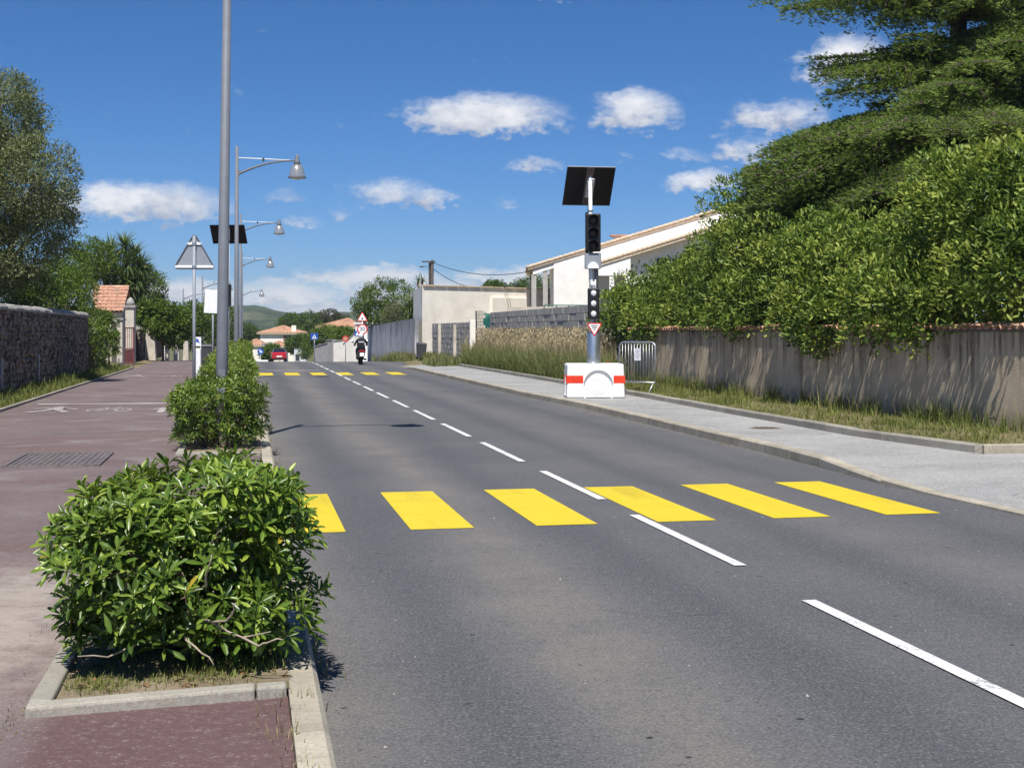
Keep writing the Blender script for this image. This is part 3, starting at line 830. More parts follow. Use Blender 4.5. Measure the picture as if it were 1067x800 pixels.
def edge_run():                                       # pale edging of the path
    root = strip('path_edging', [(s, [(-7.97, .10), (-7.89, .10)]) for s in range(14, 63, 2)], 'mortar')
    s = 14.0
    while s < 61:
        p = [W(s + .006, -7.98, .0), W(s + .006, -7.90, 0), W(s + .994, -7.90, 0), W(s + .994, -7.98, 0)]
        mb = MB(); mb.hexa(p + [x + Vector((0, 0, .165)) for x in p]); mb.build('edging_stone', 'border_concrete', root)
        s += 1.0
edge_run()

# ---- markings and ironwork on the path
mark('white_line', [(31.3, -7.6), (31.3, -4.3), (31.75, -4.3), (31.75, -7.6)], 'worn_white_paint', path, z=PZ + .012, n=1)
def flat(name, polys, s0, t0, sc, mat, parent):
    mb = MB()
    for poly in polys:
        mb.add([W(s0 + y * sc[1], t0 + x * sc[0], PZ + .014) for x, y in poly], [tuple(range(len(poly)))])
    return mb.build(name, mat, parent, fix=False)
def ring2(cx, cy, r, w, n=16):
    out = []
    for i in range(n):
        a, b = 2 * math.pi * i / n, 2 * math.pi * (i + 1) / n
        out.append([(cx + (r - w) * math.cos(a), cy + (r - w) * math.sin(a)), (cx + r * math.cos(a), cy + r * math.sin(a)), (cx + r * math.cos(b), cy + r * math.sin(b)), (cx + (r - w) * math.cos(b), cy + (r - w) * math.sin(b))])
    return out
def bar2(x0, y0, x1, y1, w):
    dx, dy = x1 - x0, y1 - y0; l = math.hypot(dx, dy); nx, ny = -dy / l * w / 2, dx / l * w / 2
    return [(x0 + nx, y0 + ny), (x1 + nx, y1 + ny), (x1 - nx, y1 - ny), (x0 - nx, y0 - ny)]
bike = ring2(-.42, 0, .27, .08) + ring2(.42, 0, .27, .08) + [bar2(-.42, 0, -.05, .0, .07), bar2(-.05, 0, .28, .38, .07), bar2(-.2, .38, .28, .38, .07), bar2(-.05, 0, -.22, .45, .07), bar2(.42, 0, .22, .52, .07), bar2(-.34, .46, -.1, .46, .08), bar2(.1, .54, .3, .52, .07)]
walker = [[(-.09, .62), (.09, .62), (.12, .74), (0, .86), (-.12, .74)], [(-.16, .05), (.14, .05), (.16, .58), (-.14, .58)], bar2(-.05, .1, -.35, -.55, .14), bar2(.05, .1, .32, -.5, .14), bar2(.1, .52, .42, .12, .1), bar2(-.1, .52, -.4, .2, .1)]
arrow = [[(-.06, -.6), (.06, -.6), (.06, .2), (-.06, .2)], [(-.24, .18), (.24, .18), (0, .65)]]
for s0, mt in ((28.6, 'worn_white_paint'), (49.5, 'worn_white_paint')):
    flat('bicycle_symbol', bike, s0 + .4, -5.95, (.62, 1.9), mt, path)
    flat('walker_symbol', walker, s0 + .6, -7.0, (1.0, 1.5), mt, path)
    flat('arrow_symbol', arrow, s0 + .3, -4.95, (1.1, 1.5), mt, path)
def grate():
    r = thing('drain_grate', 'square mesh iron drain grate set in the reddish path', 'grate', W(18.1, -5.5, PZ + .012), TH)
    w, l = 1.05, 1.75
    MB().box((0, 0, -.006), (w, l, .006)).build('pit', 'pit_dark', r)
    f = MB()
    for x in (-1, 1): f.box((x * (w / 2 - .02), 0, .006), (.04, l, .024))
    for y in (-1, 1): f.box((0, y * (l / 2 - .02), .006), (w - .084, .04, .022))
    f.build('frame', 'grate_iron', r)
    bar = MB().box((0, 0, .004), (.035, l - .09, .014)).mesh('bar', 'grate_iron')
    n = 14
    for i in range(n): link('bar', bar, None, r, (-w / 2 + .07 + (w - .14) * i / (n - 1), 0, 0))
    cb = MB().box((0, 0, .0015), (w - .09, .035, .012)).mesh('cross_bar', 'grate_iron')
    for i in range(16): link('cross_bar', cb, None, r, (0, -l / 2 + .1 + (l - .2) * i / 15, 0))
grate()
def manhole():
    r = thing('manhole_cover', 'round rusty manhole cover in the grey pavement', 'manhole cover', W(21.9, 4.55, .118), TH)
    MB().lathe([(.0, -.01), (.25, -.01), (.25, .012), (.225, .012), (.225, .004)], 28, cap=False).build('frame', 'border_concrete', r)
    c = MB().lathe([(.222, -.005), (.222, .010), (0.0001, .010)], 28)
    c.build('cover', 'rust_iron', r)
    stud = MB().box((0, 0, .013), (.03, .03, .008)).mesh('stud', 'rust_iron')
    for i in range(-2, 3):
        for j in range(-2, 3):
            if i * i + j * j < 7: link('stud', stud, None, r, (i * .075, j * .075, 0))
manhole()

# ---- planters in the strip between the path and the road
def planter(sa, sb, skew=0.0, closed=True, ta=-4.12, tb=-3.19):
    mb = MB(); mb.add([W(sa - .03, ta - .03, PZ + .022), W(sa + skew - .03, tb + .01, PZ + .022), W((sa + sb) / 2, tb + .01, PZ + .04), W((sa + sb) / 2, ta - .03, PZ + .045), W(sb - .03, tb + .01, PZ + .022), W(sb - .03, ta - .03, PZ + .022)], [(0, 1, 2, 3), (3, 2, 4, 5)])
    soil = mb.build('planter_soil', 'soil', None, fix=False); soil['kind'] = 'structure'
    def piece(p):
        mb = MB(); mb.hexa([W(s, t, .0) for s, t in p] + [W(s, t, PZ + .05 + random.uniform(-.004, .004)) for s, t in p])
        mb.build('edging_stone', 'border_concrete', soil, bevel=.012)
    w = .09
    # along the path
    s = sa
    while s < sb - .05:
        e = min(s + 1.0, sb)
        piece([(s + .004, ta - w), (s + .004, ta), (e - .004, ta), (e - .004, ta - w)]); s = e
    n = 1
    for q, sg in ((sa, 0), (sb, 1)):
        sk = skew if sg == 0 else 0
        m = ta + (tb - ta) * .86
        piece([(q + sk * 0 - w, ta - w), (q + sk * .86 - w, m - .003), (q + sk * .86, m - .003), (q, ta - w)])
        piece([(q + sk * .86 - w, m + .003), (q + sk - w, tb - .003), (q + sk, tb - .003), (q + sk * .86, m + .003)])
    return soil
planter(6.57, 10.0, 0.17)
planter(18.5, 24.3)
planter(27.5, 42.0)
planter(45.0, 60.0)

# ================================================================== street furniture
# ---- street lamps
LAMP_H = 7.0
def make_lamp(h=LAMP_H, arm=1.85):
    """pole at the origin, arm towards +x"""
    r = thing('street_lamp', 'x', 'street lamp')
    p = MB(); p.tube([(0, 0, 0), (0, 0, 1.2), (0, 0, h + .55)], [.085, .082, .052], 16); p.build('pole', 'lamp_grey', r, smooth=True)
    MB().lathe([(.15, 0), (.15, .02), (.10, .03)], 16).build('base_plate', 'lamp_grey', r)
    MB().box((.0, -.083, .75), (.10, .012, .42)).build('service_door', 'lamp_grey', r, bevel=.004)
    a = MB(); pts = []
    for i in range(11):
        u = i / 10; pts.append((.05 + arm * u, 0, h - .36 + .62 * (1 - (1 - u) ** 2.0) * .78))
    a.tube(pts, [.042 - .014 * i / 10 for i in range(11)], 10)
    a.prism([(.03, h - .62), (.10, h - .36), (.20, h - .30), (.03, h - .22)], -.03, .03)
    a.build('arm', 'lamp_grey', r, smooth=False)
    MB().tube([(.05, 0, h + .17), (arm * .98, 0, h + .13)], .018, 8).build('tie_rod', 'white_metal', r, smooth=True)
    MB().box((arm * .46, 0, h + .13), (.07, .06, .12)).build('clamp', 'dark_grey', r, bevel=.006)
    hx = arm + .10
    head = MB().lathe([(.03, .28), (.055, .24), (.085, .05), (.125, -.06)], 18, (hx, 0, h + .05)).build('lamp_cap', 'lamp_grey', r, smooth=True)
    bell = MB().lathe([(.12, -.05), (.19, -.13), (.235, -.25), (.26, -.40), (.268, -.47)], 24, (hx, 0, h + .05), cap=False)
    bell.build('lamp_bell', 'bell_glass', r, smooth=True)
    MB().lathe([(.25, -.46), (.295, -.455), (.298, -.50), (.25, -.505)], 24, (hx, 0, h + .05), cap=False).build('lamp_rim', 'lamp_grey', r)
    MB().lathe([(.25, -.48), (.16, -.535), (.0001, -.555)], 24, (hx, 0, h + .05), cap=False).build('diffuser', 'diffuser_glass', r, smooth=True)
    MB().lathe([(.0001, -.42), (.065, -.36), (.07, -.2), (.04, -.10)], 14, (hx, 0, h + .05)).build('bulb', 'bulb_white', r, smooth=True)
    return r
k = N('bell_glass'); k.set(Base_Color=(0.62, 0.60, 0.56, 1), Roughness=0.18, Metallic=0.55, Alpha=0.62)
k = N('diffuser_glass'); k.set(Base_Color=(0.70, 0.68, 0.50, 1), Roughness=0.3, Alpha=0.8)
k = N('bulb_white'); k.set(Base_Color=(0.9, 0.88, 0.8, 1), Roughness=0.2)
lamp0 = make_lamp()
lamp_sites = [(21.3, -3.72, 'nearest grey lamp post rising from the hedge, its lamp above the picture'),
              (48.6, -3.72, 'second lamp post, with the largest bell lamp visible on its curved arm'),
              (76.0, -3.72, 'third lamp post, its bell lamp just right of the small solar panel'),
              (103.5, -3.75, 'fourth lamp post, with a small bell lamp just under the third one'),
              (150.0, -3.9, 'farthest bell lamp on the roadside, tiny against the hill')]
for i, (s, t, lab) in enumerate(lamp_sites):
    o = lamp0 if i == 0 else copy_tree(lamp0)
    o.location = W(s, t, .13); o.rotation_euler = (0, R(0.75) if i == 0 else R(.2), TH)
    tag(o, lab, 'street lamp', 'street lamps along the road')
for px, py, Y, lab in ((211, 288, 108, 'distant lamp post behind the white board, left of the nearest pole'),
                       (191, 301, 128, 'thin distant lamp post above the trees, left of the triangular sign')):
    o = copy_tree(lamp0); p = at(px, py, Y); g = gat(px, Y)
    o.location = Vector((p.x, p.y, p.z - LAMP_H - .55)); o.rotation_euler = (0, 0, TH)
    tag(o, lab, 'street lamp', 'street lamps along the road')

# ---- triangular sign seen from behind
def rounded_tri(side, r=.05, up=True, n=5):
    hgt = side * math.sqrt(3) / 2
    pts = [(-side / 2, -hgt / 3), (side / 2, -hgt / 3), (0, hgt * 2 / 3)]
    out = []
    for i in range(3):
        p = Vector(pts[i]); a = (Vector(pts[i - 1]) - p).normalized(); b = (Vector(pts[(i + 1) % 3]) - p).normalized()
        bis = (a + b).normalized(); c = p + bis * r * 2
        a0 = math.atan2((p + a * r * 1.732 - c).y, (p + a * r * 1.732 - c).x); a1 = math.atan2((p + b * r * 1.732 - c).y, (p + b * r * 1.732 - c).x)
        while a1 - a0 > math.pi: a1 -= 2 * math.pi
        while a1 - a0 < -math.pi: a1 += 2 * math.pi
        for j in range(n + 1):
            q = a0 + (a1 - a0) * j / n; out.append((c.x + r * math.cos(q), (c.y + r * math.sin(q)) * (1 if up else -1)))
    return out
def back_sign():
    p = at(202.5, 265, 26.0)
    r = thing('warning_sign', 'grey back of a triangular road sign on a thin post above the hedge', 'road sign', (p.x, p.y, .12), R(4))
    z = p.z - .12
    MB().tube([(0, -.02, 0), (0, -.02, z + .33)], .030, 12).build('post', 'sign_grey', r, smooth=True)
    pl = MB().prism([(x, q + z - .05) for x, q in rounded_tri(.78)], .012, .016).build('sign_plate', 'sign_grey', r)
    pl['label'] = 'plain grey back of the sign'
    tr = rounded_tri(.78); ti = rounded_tri(.745, .04)
    n = len(tr); vs = [(x, -.012, q + z - .05) for x, q in tr] + [(x, .02, q + z - .05) for x, q in tr] + [(x, -.012, q + z - .05) for x, q in ti] + [(x, .02, q + z - .05) for x, q in ti]
    fs = []
    for i in range(n):
        j = (i + 1) % n
        fs += [(i, j, j + n, i + n), (i + 2 * n, i + 3 * n, j + 3 * n, j + 2 * n), (i, i + 2 * n, j + 2 * n, j), (i + n, j + n, j + 3 * n, i + 3 * n)]
    m = MB(); m.add(vs, fs); m.build('rim', 'lamp_grey', r)
    MB().box((0, .0, z - .225), (.70, .022, .045)).build('rail', 'white_metal', r, bevel=.006)
    MB().box((0, .0, z + .19), (.26, .022, .045)).build('rail', 'white_metal', r, bevel=.006)
    for dz in (-.225, .19): MB().lathe([(.042, -.025), (.042, .025)], 14, (0, -.02, z + dz)).build('clamp', 'galvanised', r)
back_sign()
def far_unit():
    """solar panel on a white mast, the twin of the roadside signal"""
    p = at(237.5, 244, 49.5)
    r = thing('solar_signal', 'white mast with a dark solar panel, mostly behind the lamp posts', 'traffic light', (p.x, p.y, .12), R(-3))
    z = p.z - .12
    MB().tube([(0, 0, .6), (0, 0, z + .25)], .055, 14).build('mast', 'white_metal', r, smooth=True)
    MB().box((0, 0, .33), (.9, .7, .66)).build('base_block', 'white_plastic', r, bevel=.05)
    sp = MB().box((0, .10, z), (1.2, .035, .76), rx=R(38)).build('solar_panel', 'panel_cells', r)
    MB().box((0, -.04, z), (.16, .10, .40)).build('bracket', 'galvanised', r)
    MB().box((0, -.09, z - 2.1), (.26, .14, .76)).build('signal_head', 'black_plastic', r, bevel=.03)
far_unit()
def white_board():
    p = at(221, 314, 44)
    r = thing('notice_board', 'blank white board on a post, half hidden by the nearest lamp post', 'sign', (p.x, p.y, .12), R(6))
    MB().tube([(.02, .04, 0), (.02, .04, p.z + .3)], .03, 10).build('post', 'sign_grey', r, smooth=True)
    MB().prism([(-.25, p.z - .12 - .35), (.36, p.z - .12 - .38), (.38, p.z - .12 + .33), (-.20, p.z - .12 + .36)], -.015, .015).build('board', 'sign_white', r, bevel=.004)
white_board()
def info_panel():
    p = at(206.5, 357, 40)
    r = thing('small_poster', 'small white poster panel with blue and green print by the hedge', 'sign', (p.x, p.y, .12), R(3))
    z = p.z - .12
    MB().box((0, 0, z), (.16, .02, .32)).build('panel', 'sign_white', r)
    m = MB(); m.add([(-.06, -.0125, z + .02), (.02, -.0125, z + .0), (.06, -.0125, z - .06), (.0, -.0125, z + .10), (-.05, -.0125, z + .12)], [(0, 1, 2, 3, 4)]); m.build('blue_print', 'sign_blue', r)
    m = MB(); m.box((0, -.0125, z - .12), (.13, .003, .05)); m.build('green_print', 'leaf_lime', r)
    MB().tube([(-.09, .0, 0), (-.09, .0, z + .18)], .02, 8).build('post', 'white_metal', r, smooth=True)
    b = at(206, 372, 42)
    w = thing('low_white_post', 'short white box below the small poster panel', 'post', (b.x, b.y, .12), R(3))
    MB().box((0, 0, .55), (.2, .2, .9)).build('casing', 'white_metal', w, bevel=.02); MB().box((0, 0, .05), (.24, .24, .1)).build('foot', 'border_concrete', w)
    b = at(214, 366, 52)
    w = thing('waste_bin', 'dark grey wheeled bin beyond the hedge beside the poster panel', 'bin', (b.x, b.y, .12), R(3))
    bin_parts(w)
def bin_parts(w, sc=1.0, mat='dark_grey', tilt=0):
    m = MB(); a, b = .24 * sc, .29 * sc
    m.hexa([(-a, -a, .08 * sc), (a, -a, .08 * sc), (a, a, .08 * sc), (-a, a, .08 * sc), (-b, -b, .95 * sc), (b, -b, .95 * sc), (b, b, .95 * sc), (-b, b, .95 * sc)]); m.build('body', mat, w, bevel=.03 * sc)
    MB().hexa([(-b * 1.05, -b * 1.1, .955 * sc), (b * 1.05, -b * 1.1, .955 * sc), (b * 1.05, b * 1.1, .955 * sc), (-b * 1.05, b * 1.1, .955 * sc), (-b * .9, -b * .9, 1.03 * sc), (b * .9, -b * .9, 1.03 * sc), (b * .9, b * 1.0, 1.05 * sc), (-b * .9, b * 1.0, 1.05 * sc)]).build('lid', mat, w, bevel=.01)
    for sx in (-1, 1): MB().lathe([(.1 * sc, -.03), (.1 * sc, .03)], 14, (sx * a, a * .9, .1 * sc), 'X').build('wheel', 'rubber', w)
info_panel()

# ---- the solar traffic light on its white block
def text_mesh(name, txt, size, mat, parent, loc, rot=(R(90), 0, 0)):
    c = bpy.data.curves.new(name, 'FONT'); c.body = txt; c.size = size; c.align_x = 'CENTER'; c.align_y = 'CENTER'; c.extrude = .002
    o = bpy.data.objects.new(name + '_tmp', c); COL.objects.link(o)
    dg = bpy.context.evaluated_depsgraph_get(); me = bpy.data.meshes.new_from_object(o.evaluated_get(dg))
    bpy.data.objects.remove(o)
    me.materials.clear()
    q = link(name, me, mat, parent, loc); q.rotation_euler = rot
    return q
def tri_sign(parent, z, side, y, up, inner='sign_white', name='sign'):
    pl = MB().prism([(x, q + z) for x, q in rounded_tri(side, side * .06, up)], y, y + .012).build(name, 'sign_red', parent)
    MB().prism([(x, q + z) for x, q in rounded_tri(side * .78, side * .04, up)], y - .003, y + .002).build('sign_face', inner, pl)
    return pl
def signal_unit():
    p = W(32.6, 4.42, .125)
    r = thing('solar_traffic_light', 'tall temporary traffic light with solar panel on a white and red block', 'traffic light', p, R(2))
    # block: bevelled with an arched recess on each long side
    b = bmesh.new()
    Wd, D, H = 1.32, 1.0, .77
    me = MB().hexa([(-Wd / 2, -D / 2, 0), (Wd / 2, -D / 2, 0), (Wd / 2, D / 2, 0), (-Wd / 2, D / 2, 0), (-Wd / 2 + .02, -D / 2 + .03, H), (Wd / 2 - .02, -D / 2 + .03, H), (Wd / 2 - .02, D / 2 - .03, H), (-Wd / 2 + .02, D / 2 - .03, H)])
    blk = me.build('base_block', 'white_plastic', r, bevel=.045, seg=3)
    cut = MB(); n = 18; R0 = .33; poly = [(-R0 + .06, -.02)] + [(.06 - R0 * math.cos(math.pi * i / n), .30 + R0 * math.sin(math.pi * i / n)) for i in range(n + 1)] + [(R0 + .06, -.02)]
    cut.prism(poly, -D / 2 - .05, -D / 2 + .085); cut.prism(poly, D / 2 - .085, D / 2 + .05)
    # shallow niches at the ends
    cut.prism_x([(-.17, .05), (.17, .05), (.14, .50), (0, .62), (-.14, .50)], -Wd / 2 - .05, -Wd / 2 + .07)
    co = cut.build('cutter', 'white_plastic', None)
    bo = blk.modifiers.new('niche', 'BOOLEAN'); bo.object = co; bo.operation = 'DIFFERENCE'; bo.solver = 'EXACT'
    co.parent = r
    bpy.context.view_layer.update()
    dg = bpy.context.evaluated_depsgraph_get(); nm = bpy.data.meshes.new_from_object(blk.evaluated_get(dg)); blk.modifiers.clear(); blk.data = nm
    bpy.data.objects.remove(co)
    nm.materials.clear(); nm.materials.append(M['white_plastic'])
    # domed disc inside the niche
    pl = [(-.275 + .06, .012)] + [(.06 - .275 * math.cos(math.pi * i / 18), .27 + .275 * math.sin(math.pi * i / 18)) for i in range(19)] + [(.275 + .06, .012)]
    MB().prism(pl, -D / 2 + .028, -D / 2 + .08).build('arch_plate', 'white_plastic', blk, bevel=.012)
    disc = MB().lathe([(.0001, .006), (.13, .005), (.135, .001), (.15, .001), (.155, .006), (.185, .006), (.19, .0)], 32, (.06, -D / 2 + .027, .27), 'Y', cap=False).build('raised_disc', 'white_plastic', blk, smooth=False)
    for (x0, x1) in ((-Wd / 2 - .004, -.28), (.40, Wd / 2 + .004)):
        m = MB(); zz0, zz1 = .335, .505
        # red band pieces stand a few millimetres proud of the face
        yb0, yb1 = -D / 2 + .03 * zz0 / H, -D / 2 + .03 * zz1 / H
        m.hexa([(x0, yb0 - .004, zz0), (x1, yb0 - .004, zz0), (x1, yb0 + .03, zz0), (x0, yb0 + .03, zz0), (x0 + .004, yb1 - .004, zz1), (x1 - .004, yb1 - .004, zz1), (x1 - .004, yb1 + .03, zz1), (x0 + .004, yb1 + .03, zz1)])
        m.build('red_band', 'red_plastic', blk)
    for sx in (-1, 1):
        for (y0, y1) in ((-D / 2 + .045, -.18), (.18, D / 2 - .04)):
            MB().box((sx * (Wd / 2 - .010), (y0 + y1) / 2, .42), (.012, y1 - y0, .17)).build('red_band', 'red_plastic', blk)
    z0 = H
    drum = MB().lathe([(.17, z0 - .01), (.17, z0 + .02), (.155, z0 + .03), (.155, z0 + .68), (.145, z0 + .70), (.06, z0 + .72)], 28).build('battery_drum', 'steel', r, smooth=False)
    drum.data.polygons.foreach_set('use_smooth', [True] * len(drum.data.polygons)); drum.modifiers.new('edge', 'EDGE_SPLIT').split_angle = R(30)
    top = 5.18
    MB().tube([(-.02, 0, z0 + .7), (-.06, 0, 2.9), (-.085, 0, top)], [.05, .045, .042], 16).build('mast', 'white_metal', r, smooth=True)
    MB().tube([(.045, -.01, 1.5), (.03, -.01, 3.05)], .028, 12).build('conduit', 'galvanised', r, smooth=True)
    # triangle, small signal, box, main signal
    tr = tri_sign(r, 1.585, .36, -.16, False, name='small_triangle_sign')
    for i, w in enumerate((.15, .12, .05)): MB().box((0, -.164, 1.60 - .045 * i + .03), (w, .003, .022)).build('sign_print', 'rust_iron', tr)
    MB().box((0, -.09, 1.585), (.05, .14, .16)).build('bracket', 'black_plastic', r)
    def head(name, x, z, w, h, d, n, lens, rad, visor):
        hd = MB().box((x, -.06 - d / 2, z), (w, d, h)).build(name, 'black_plastic', r, bevel=.025)
        for i in range(n):
            zz = z + h * (0.5 - (i + .5) / n)
            MB().lathe([(.0001, .018), (rad * .7, .014), (rad, .0)], 20, (x, -.06 - d, zz), 'Y').build('lens', lens, hd, smooth=True)
            if visor:
                m = MB(); ns = 12; vs = []
                for q in range(ns + 1):
                    a = math.pi * (1.12 - 1.24 * q / ns)
                    for (yy, rr) in ((-.06 - d, rad * 1.12), (-.06 - d - visor * (0.55 + .45 * math.sin(max(0, min(math.pi, a)))), rad * 1.08)):
                        vs.append((x + rr * math.cos(a), yy, zz + rr * math.sin(a)))
                fs = [(2 * q, 2 * q + 1, 2 * q + 3, 2 * q + 2) for q in range(ns)]
                m.add(vs, fs); v = m.build('visor', 'black_plastic', hd, fix=False)
                sd = v.modifiers.new('thick', 'SOLIDIFY'); sd.thickness = .008
        return hd
    head('small_signal_head', -.02, 2.13, .26, .70, .13, 3, 'lens_white', .068, 0.0)
    MB().tube([(-.02, -.12, 2.46), (-.02, -.12, 2.52)], [.03, .05], 10).build('cable_gland', 'white_metal', r)
    MB().lathe([(.05, 0), (.055, .05), (.03, .10), (.0001, .11)], 14, (-.03, -.12, 2.52)).build('sensor_cap', 'white_metal', r, smooth=True)
    MB().box((-.03, -.10, 3.10), (.37, .16, .36)).build('control_box', 'sign_grey', r, bevel=.02)
    MB().prism([(-.03 - .13 * math.cos(math.pi * i / 12), 2.93 + .15 * math.sin(math.pi * i / 12)) for i in range(13)], -.195, -.176).build('box_flap', 'white_metal', r)
    mh = head('main_signal_head', -.03, 3.74, .34, .86, .16, 3, 'lens_dark', .105, .17)
    MB().box((-.17, -.05, 3.74), (.05, .16, .93)).build('backing_rail', 'black_plastic', r)
    MB().tube([(.10, -.05, z0 + .70), (.11, -.08, 1.9), (.075, -.06, 2.3), (.09, -.07, 2.7), (.06, -.06, 2.95)], .011, 6).build('signal_cable', 'black_plastic', r, smooth=True)
    MB().tube([(-.12, .05, 3.3), (-.15, .06, 3.9), (-.12, .05, 4.4), (-.10, .10, 4.7)], .010, 6).build('panel_cable', 'black_plastic', r, smooth=True)
    for a in range(8):
        q = a * math.pi / 4; MB().lathe([(.012, 0), (.012, .012)], 8, (.163 * math.cos(q), .163 * math.sin(q), z0 + .02)).build('bolt', 'dark_grey', drum)
    for zz in (1.75, 2.55, 3.35, 4.25): MB().lathe([(.058, -.02), (.058, .02)], 14, (-.02 - .065 * (zz - 1.47) / 3.7, 0, zz)).build('mast_clamp', 'galvanised', r)
    # panel: tilted, with brace and bracket
    sp = MB().box((0, 0, 0), (1.12, .035, 1.04)).build('solar_panel', 'panel_cells', r, bevel=.004)
    sp.location = (-.10, .16, 4.83); sp.rotation_euler = (R(38), R(0), R(7))
    for zz in (-.515, .515): MB().box((0, -.004, zz), (1.12, .03, .012)).build('frame_rail', 'sign_grey', sp)
    MB().box((-.02, -.024, .0), (.17, .008, 1.02)).build('centre_strip', 'rust_iron', sp)
    MB().box((.02, -.03, -.03), (.19, .06, .50)).build('clamp_plate', 'galvanised', sp, bevel=.01)
    for zz in (-.20, 0.0, .18): MB().box((.02, -.065, zz), (.13, .03, .12)).build('clamp_block', 'white_metal', sp, bevel=.008)
signal_unit()

# ---- crowd barrier with a notice
def barrier():
    a = at(662, 412, 34.2)
    r = thing('crowd_barrier', 'galvanised crowd barrier with a paper notice beside the white block', 'barrier', (a.x + .02, a.y - .3, .13), R(-44))
    L, H, z0 = 1.08, 1.24, .30
    fr = MB(); rr = .12
    pts = [(-L / 2, 0, z0)] + [(-L / 2, 0, H - rr)] + [(-L / 2 + rr * (1 - math.cos(q)), 0, H - rr + rr * math.sin(q)) for q in (R(30), R(60), R(90))] + [(L / 2 - rr * (1 - math.cos(q)), 0, H - rr + rr * math.sin(q)) for q in (R(90), R(60), R(30), 0)] + [(L / 2, 0, z0)]
    fr.tube(pts, .021, 10); fr.tube([(-L / 2, 0, z0), (L / 2, 0, z0)], .018, 8); fr.build('frame', 'galvanised', r, smooth=True)
    bar = MB().tube([(0, 0, z0), (0, 0, H)], .0075, 6).mesh('bar', 'galvanised', True)
    for i in range(11): link('bar', bar, None, r, (-L / 2 + L * (i + 1) / 12, 0, 0))
    for sx in (-1, 1):
        MB().tube([(sx * (L / 2 - .02), -.28, 0), (sx * (L / 2 - .02), -.04, z0), (sx * (L / 2 - .02), .04, z0), (sx * (L / 2 - .02), .28, 0)], .016, 8).build('foot', 'galvanised', r, smooth=True)
    for zz in (.45, .85): MB().tube([(-L / 2 - .02, 0, zz), (-L / 2 - .09, 0, zz), (-L / 2 - .09, 0, zz + .09)], .009, 6).build('hook', 'galvanised', r)
    pg = MB().box((.02, -.014, .95), (.19, .004, .28)).build('notice_sheet', 'paper', r)
    for i in range(6): MB().box((.02, -.0175, 1.05 - .038 * i), (.15 - .03 * (i % 3), .002, .010)).build('print_line', 'print_ink', pg)
barrier()

# ---- far road signs
def far_signs():
    p = at(377.5, 343, 92); g = gat(377.5, 92)
    r = thing('speed_limit_sign', 'thirty speed limit sign on a post with a warning triangle above', 'road sign', g, R(2))
    z = p.z - g.z
    MB().tube([(0, .03, 0), (0, .03, z + 1.0)], .035, 10).build('post', 'galvanised', r, smooth=True)
    d = MB().lathe([(.34, .0), (.34, .012)], 28, (0, -.0, z), 'Y').build('round_plate', 'sign_red', r)
    MB().lathe([(.26, .013), (.26, .018)], 28, (0, 0, z), 'Y').build('round_face', 'sign_white', d)
    text_mesh('speed_number', '30', .36, 'sign_black', d, (0, -.021, z))
    t = tri_sign(r, z + .72, .72, -.012, True, name='warning_plate')
    MB().prism([(-.07, z + .62), (.07, z + .62), (.04, z + .70), (0, z + .74), (-.04, z + .70)], -.017, -.0155).build('pictogram', 'sign_black', t)
    b = MB().box((-.32, .01, z - .28), (.36, .012, .36)).build('blue_plate', 'sign_blue', r)
    MB().prism([(-.44, z - .40), (-.20, z - .40), (-.32, z - .14)], .0, .0035).build('pictogram', 'sign_white', b)
    p = at(327.5, 350.5, 104); g = gat(327.5, 104)
    r = thing('crossing_sign', 'square blue pedestrian crossing sign on a thin post, far down the road', 'road sign', g, R(2)); z = p.z - g.z
    MB().tube([(0, .03, 0), (0, .03, z + .25)], .03, 8).build('post', 'galvanised', r, smooth=True)
    MB().box((0, 0, z), (.52, .012, .46)).build('plate', 'sign_blue', r)
    MB().prism([(-.17, z - .16), (.17, z - .16), (0, z + .16)], -.0095, -.0075).build('white_triangle', 'sign_white', r)
    m = MB(); m.lathe([(.025, 0), (.025, .002)], 10, (0, -.010, z + .06), 'Y'); m.prism([(-.02, z - .06), (.03, z - .06), (.02, z + .03), (-.02, z + .03)], -.012, -.010); m.prism([(-.07, z - .14), (-.03, z - .14), (.01, z - .06), (-.02, z - .05)], -.012, -.010); m.prism([(.03, z - .14), (.06, z - .14), (.03, z - .05), (.0, z - .06)], -.012, -.010)
    m.build('walker', 'sign_black', r)
    p = at(360, 353, 109); g = gat(360, 109)
    r = thing('round_sign', 'small round red rimmed sign in front of the cream wall', 'road sign', g, R(2)); z = p.z - g.z
    MB().tube([(0, .03, 0), (0, .03, z + .25)], .03, 8).build('post', 'galvanised', r, smooth=True)
    MB().lathe([(.24, 0), (.24, .012)], 22, (0, 0, z), 'Y').build('plate', 'sign_red', r)
    MB().lathe([(.16, .013), (.16, .017)], 22, (0, 0, z), 'Y').build('face', 'terracotta', r)
    p = at(271.5, 366, 150); g = gat(271.5, 150)
    r = thing('direction_sign', 'round blue arrow sign near the parked red car', 'road sign', g, R(2)); z = p.z - g.z
    MB().tube([(0, .03, 0), (0, .03, z + .3)], .035, 8).build('post', 'white_metal', r, smooth=True)
    MB().lathe([(.32, 0), (.32, .012)], 22, (0, 0, z), 'Y').build('plate', 'sign_blue', r)
    MB().prism([(-.17, z + .12), (-.10, z + .19), (.06, z + .02), (.14, z + .08), (.16, z - .16), (-.10, z - .12), (-.02, z - .06)], -.016, -.0135).build('arrow', 'sign_white', r)
    MB().box((0, 0, .09), (1.6, .5, .18)).build('island_kerb', 'white_render', r, bevel=.03)
far_signs()

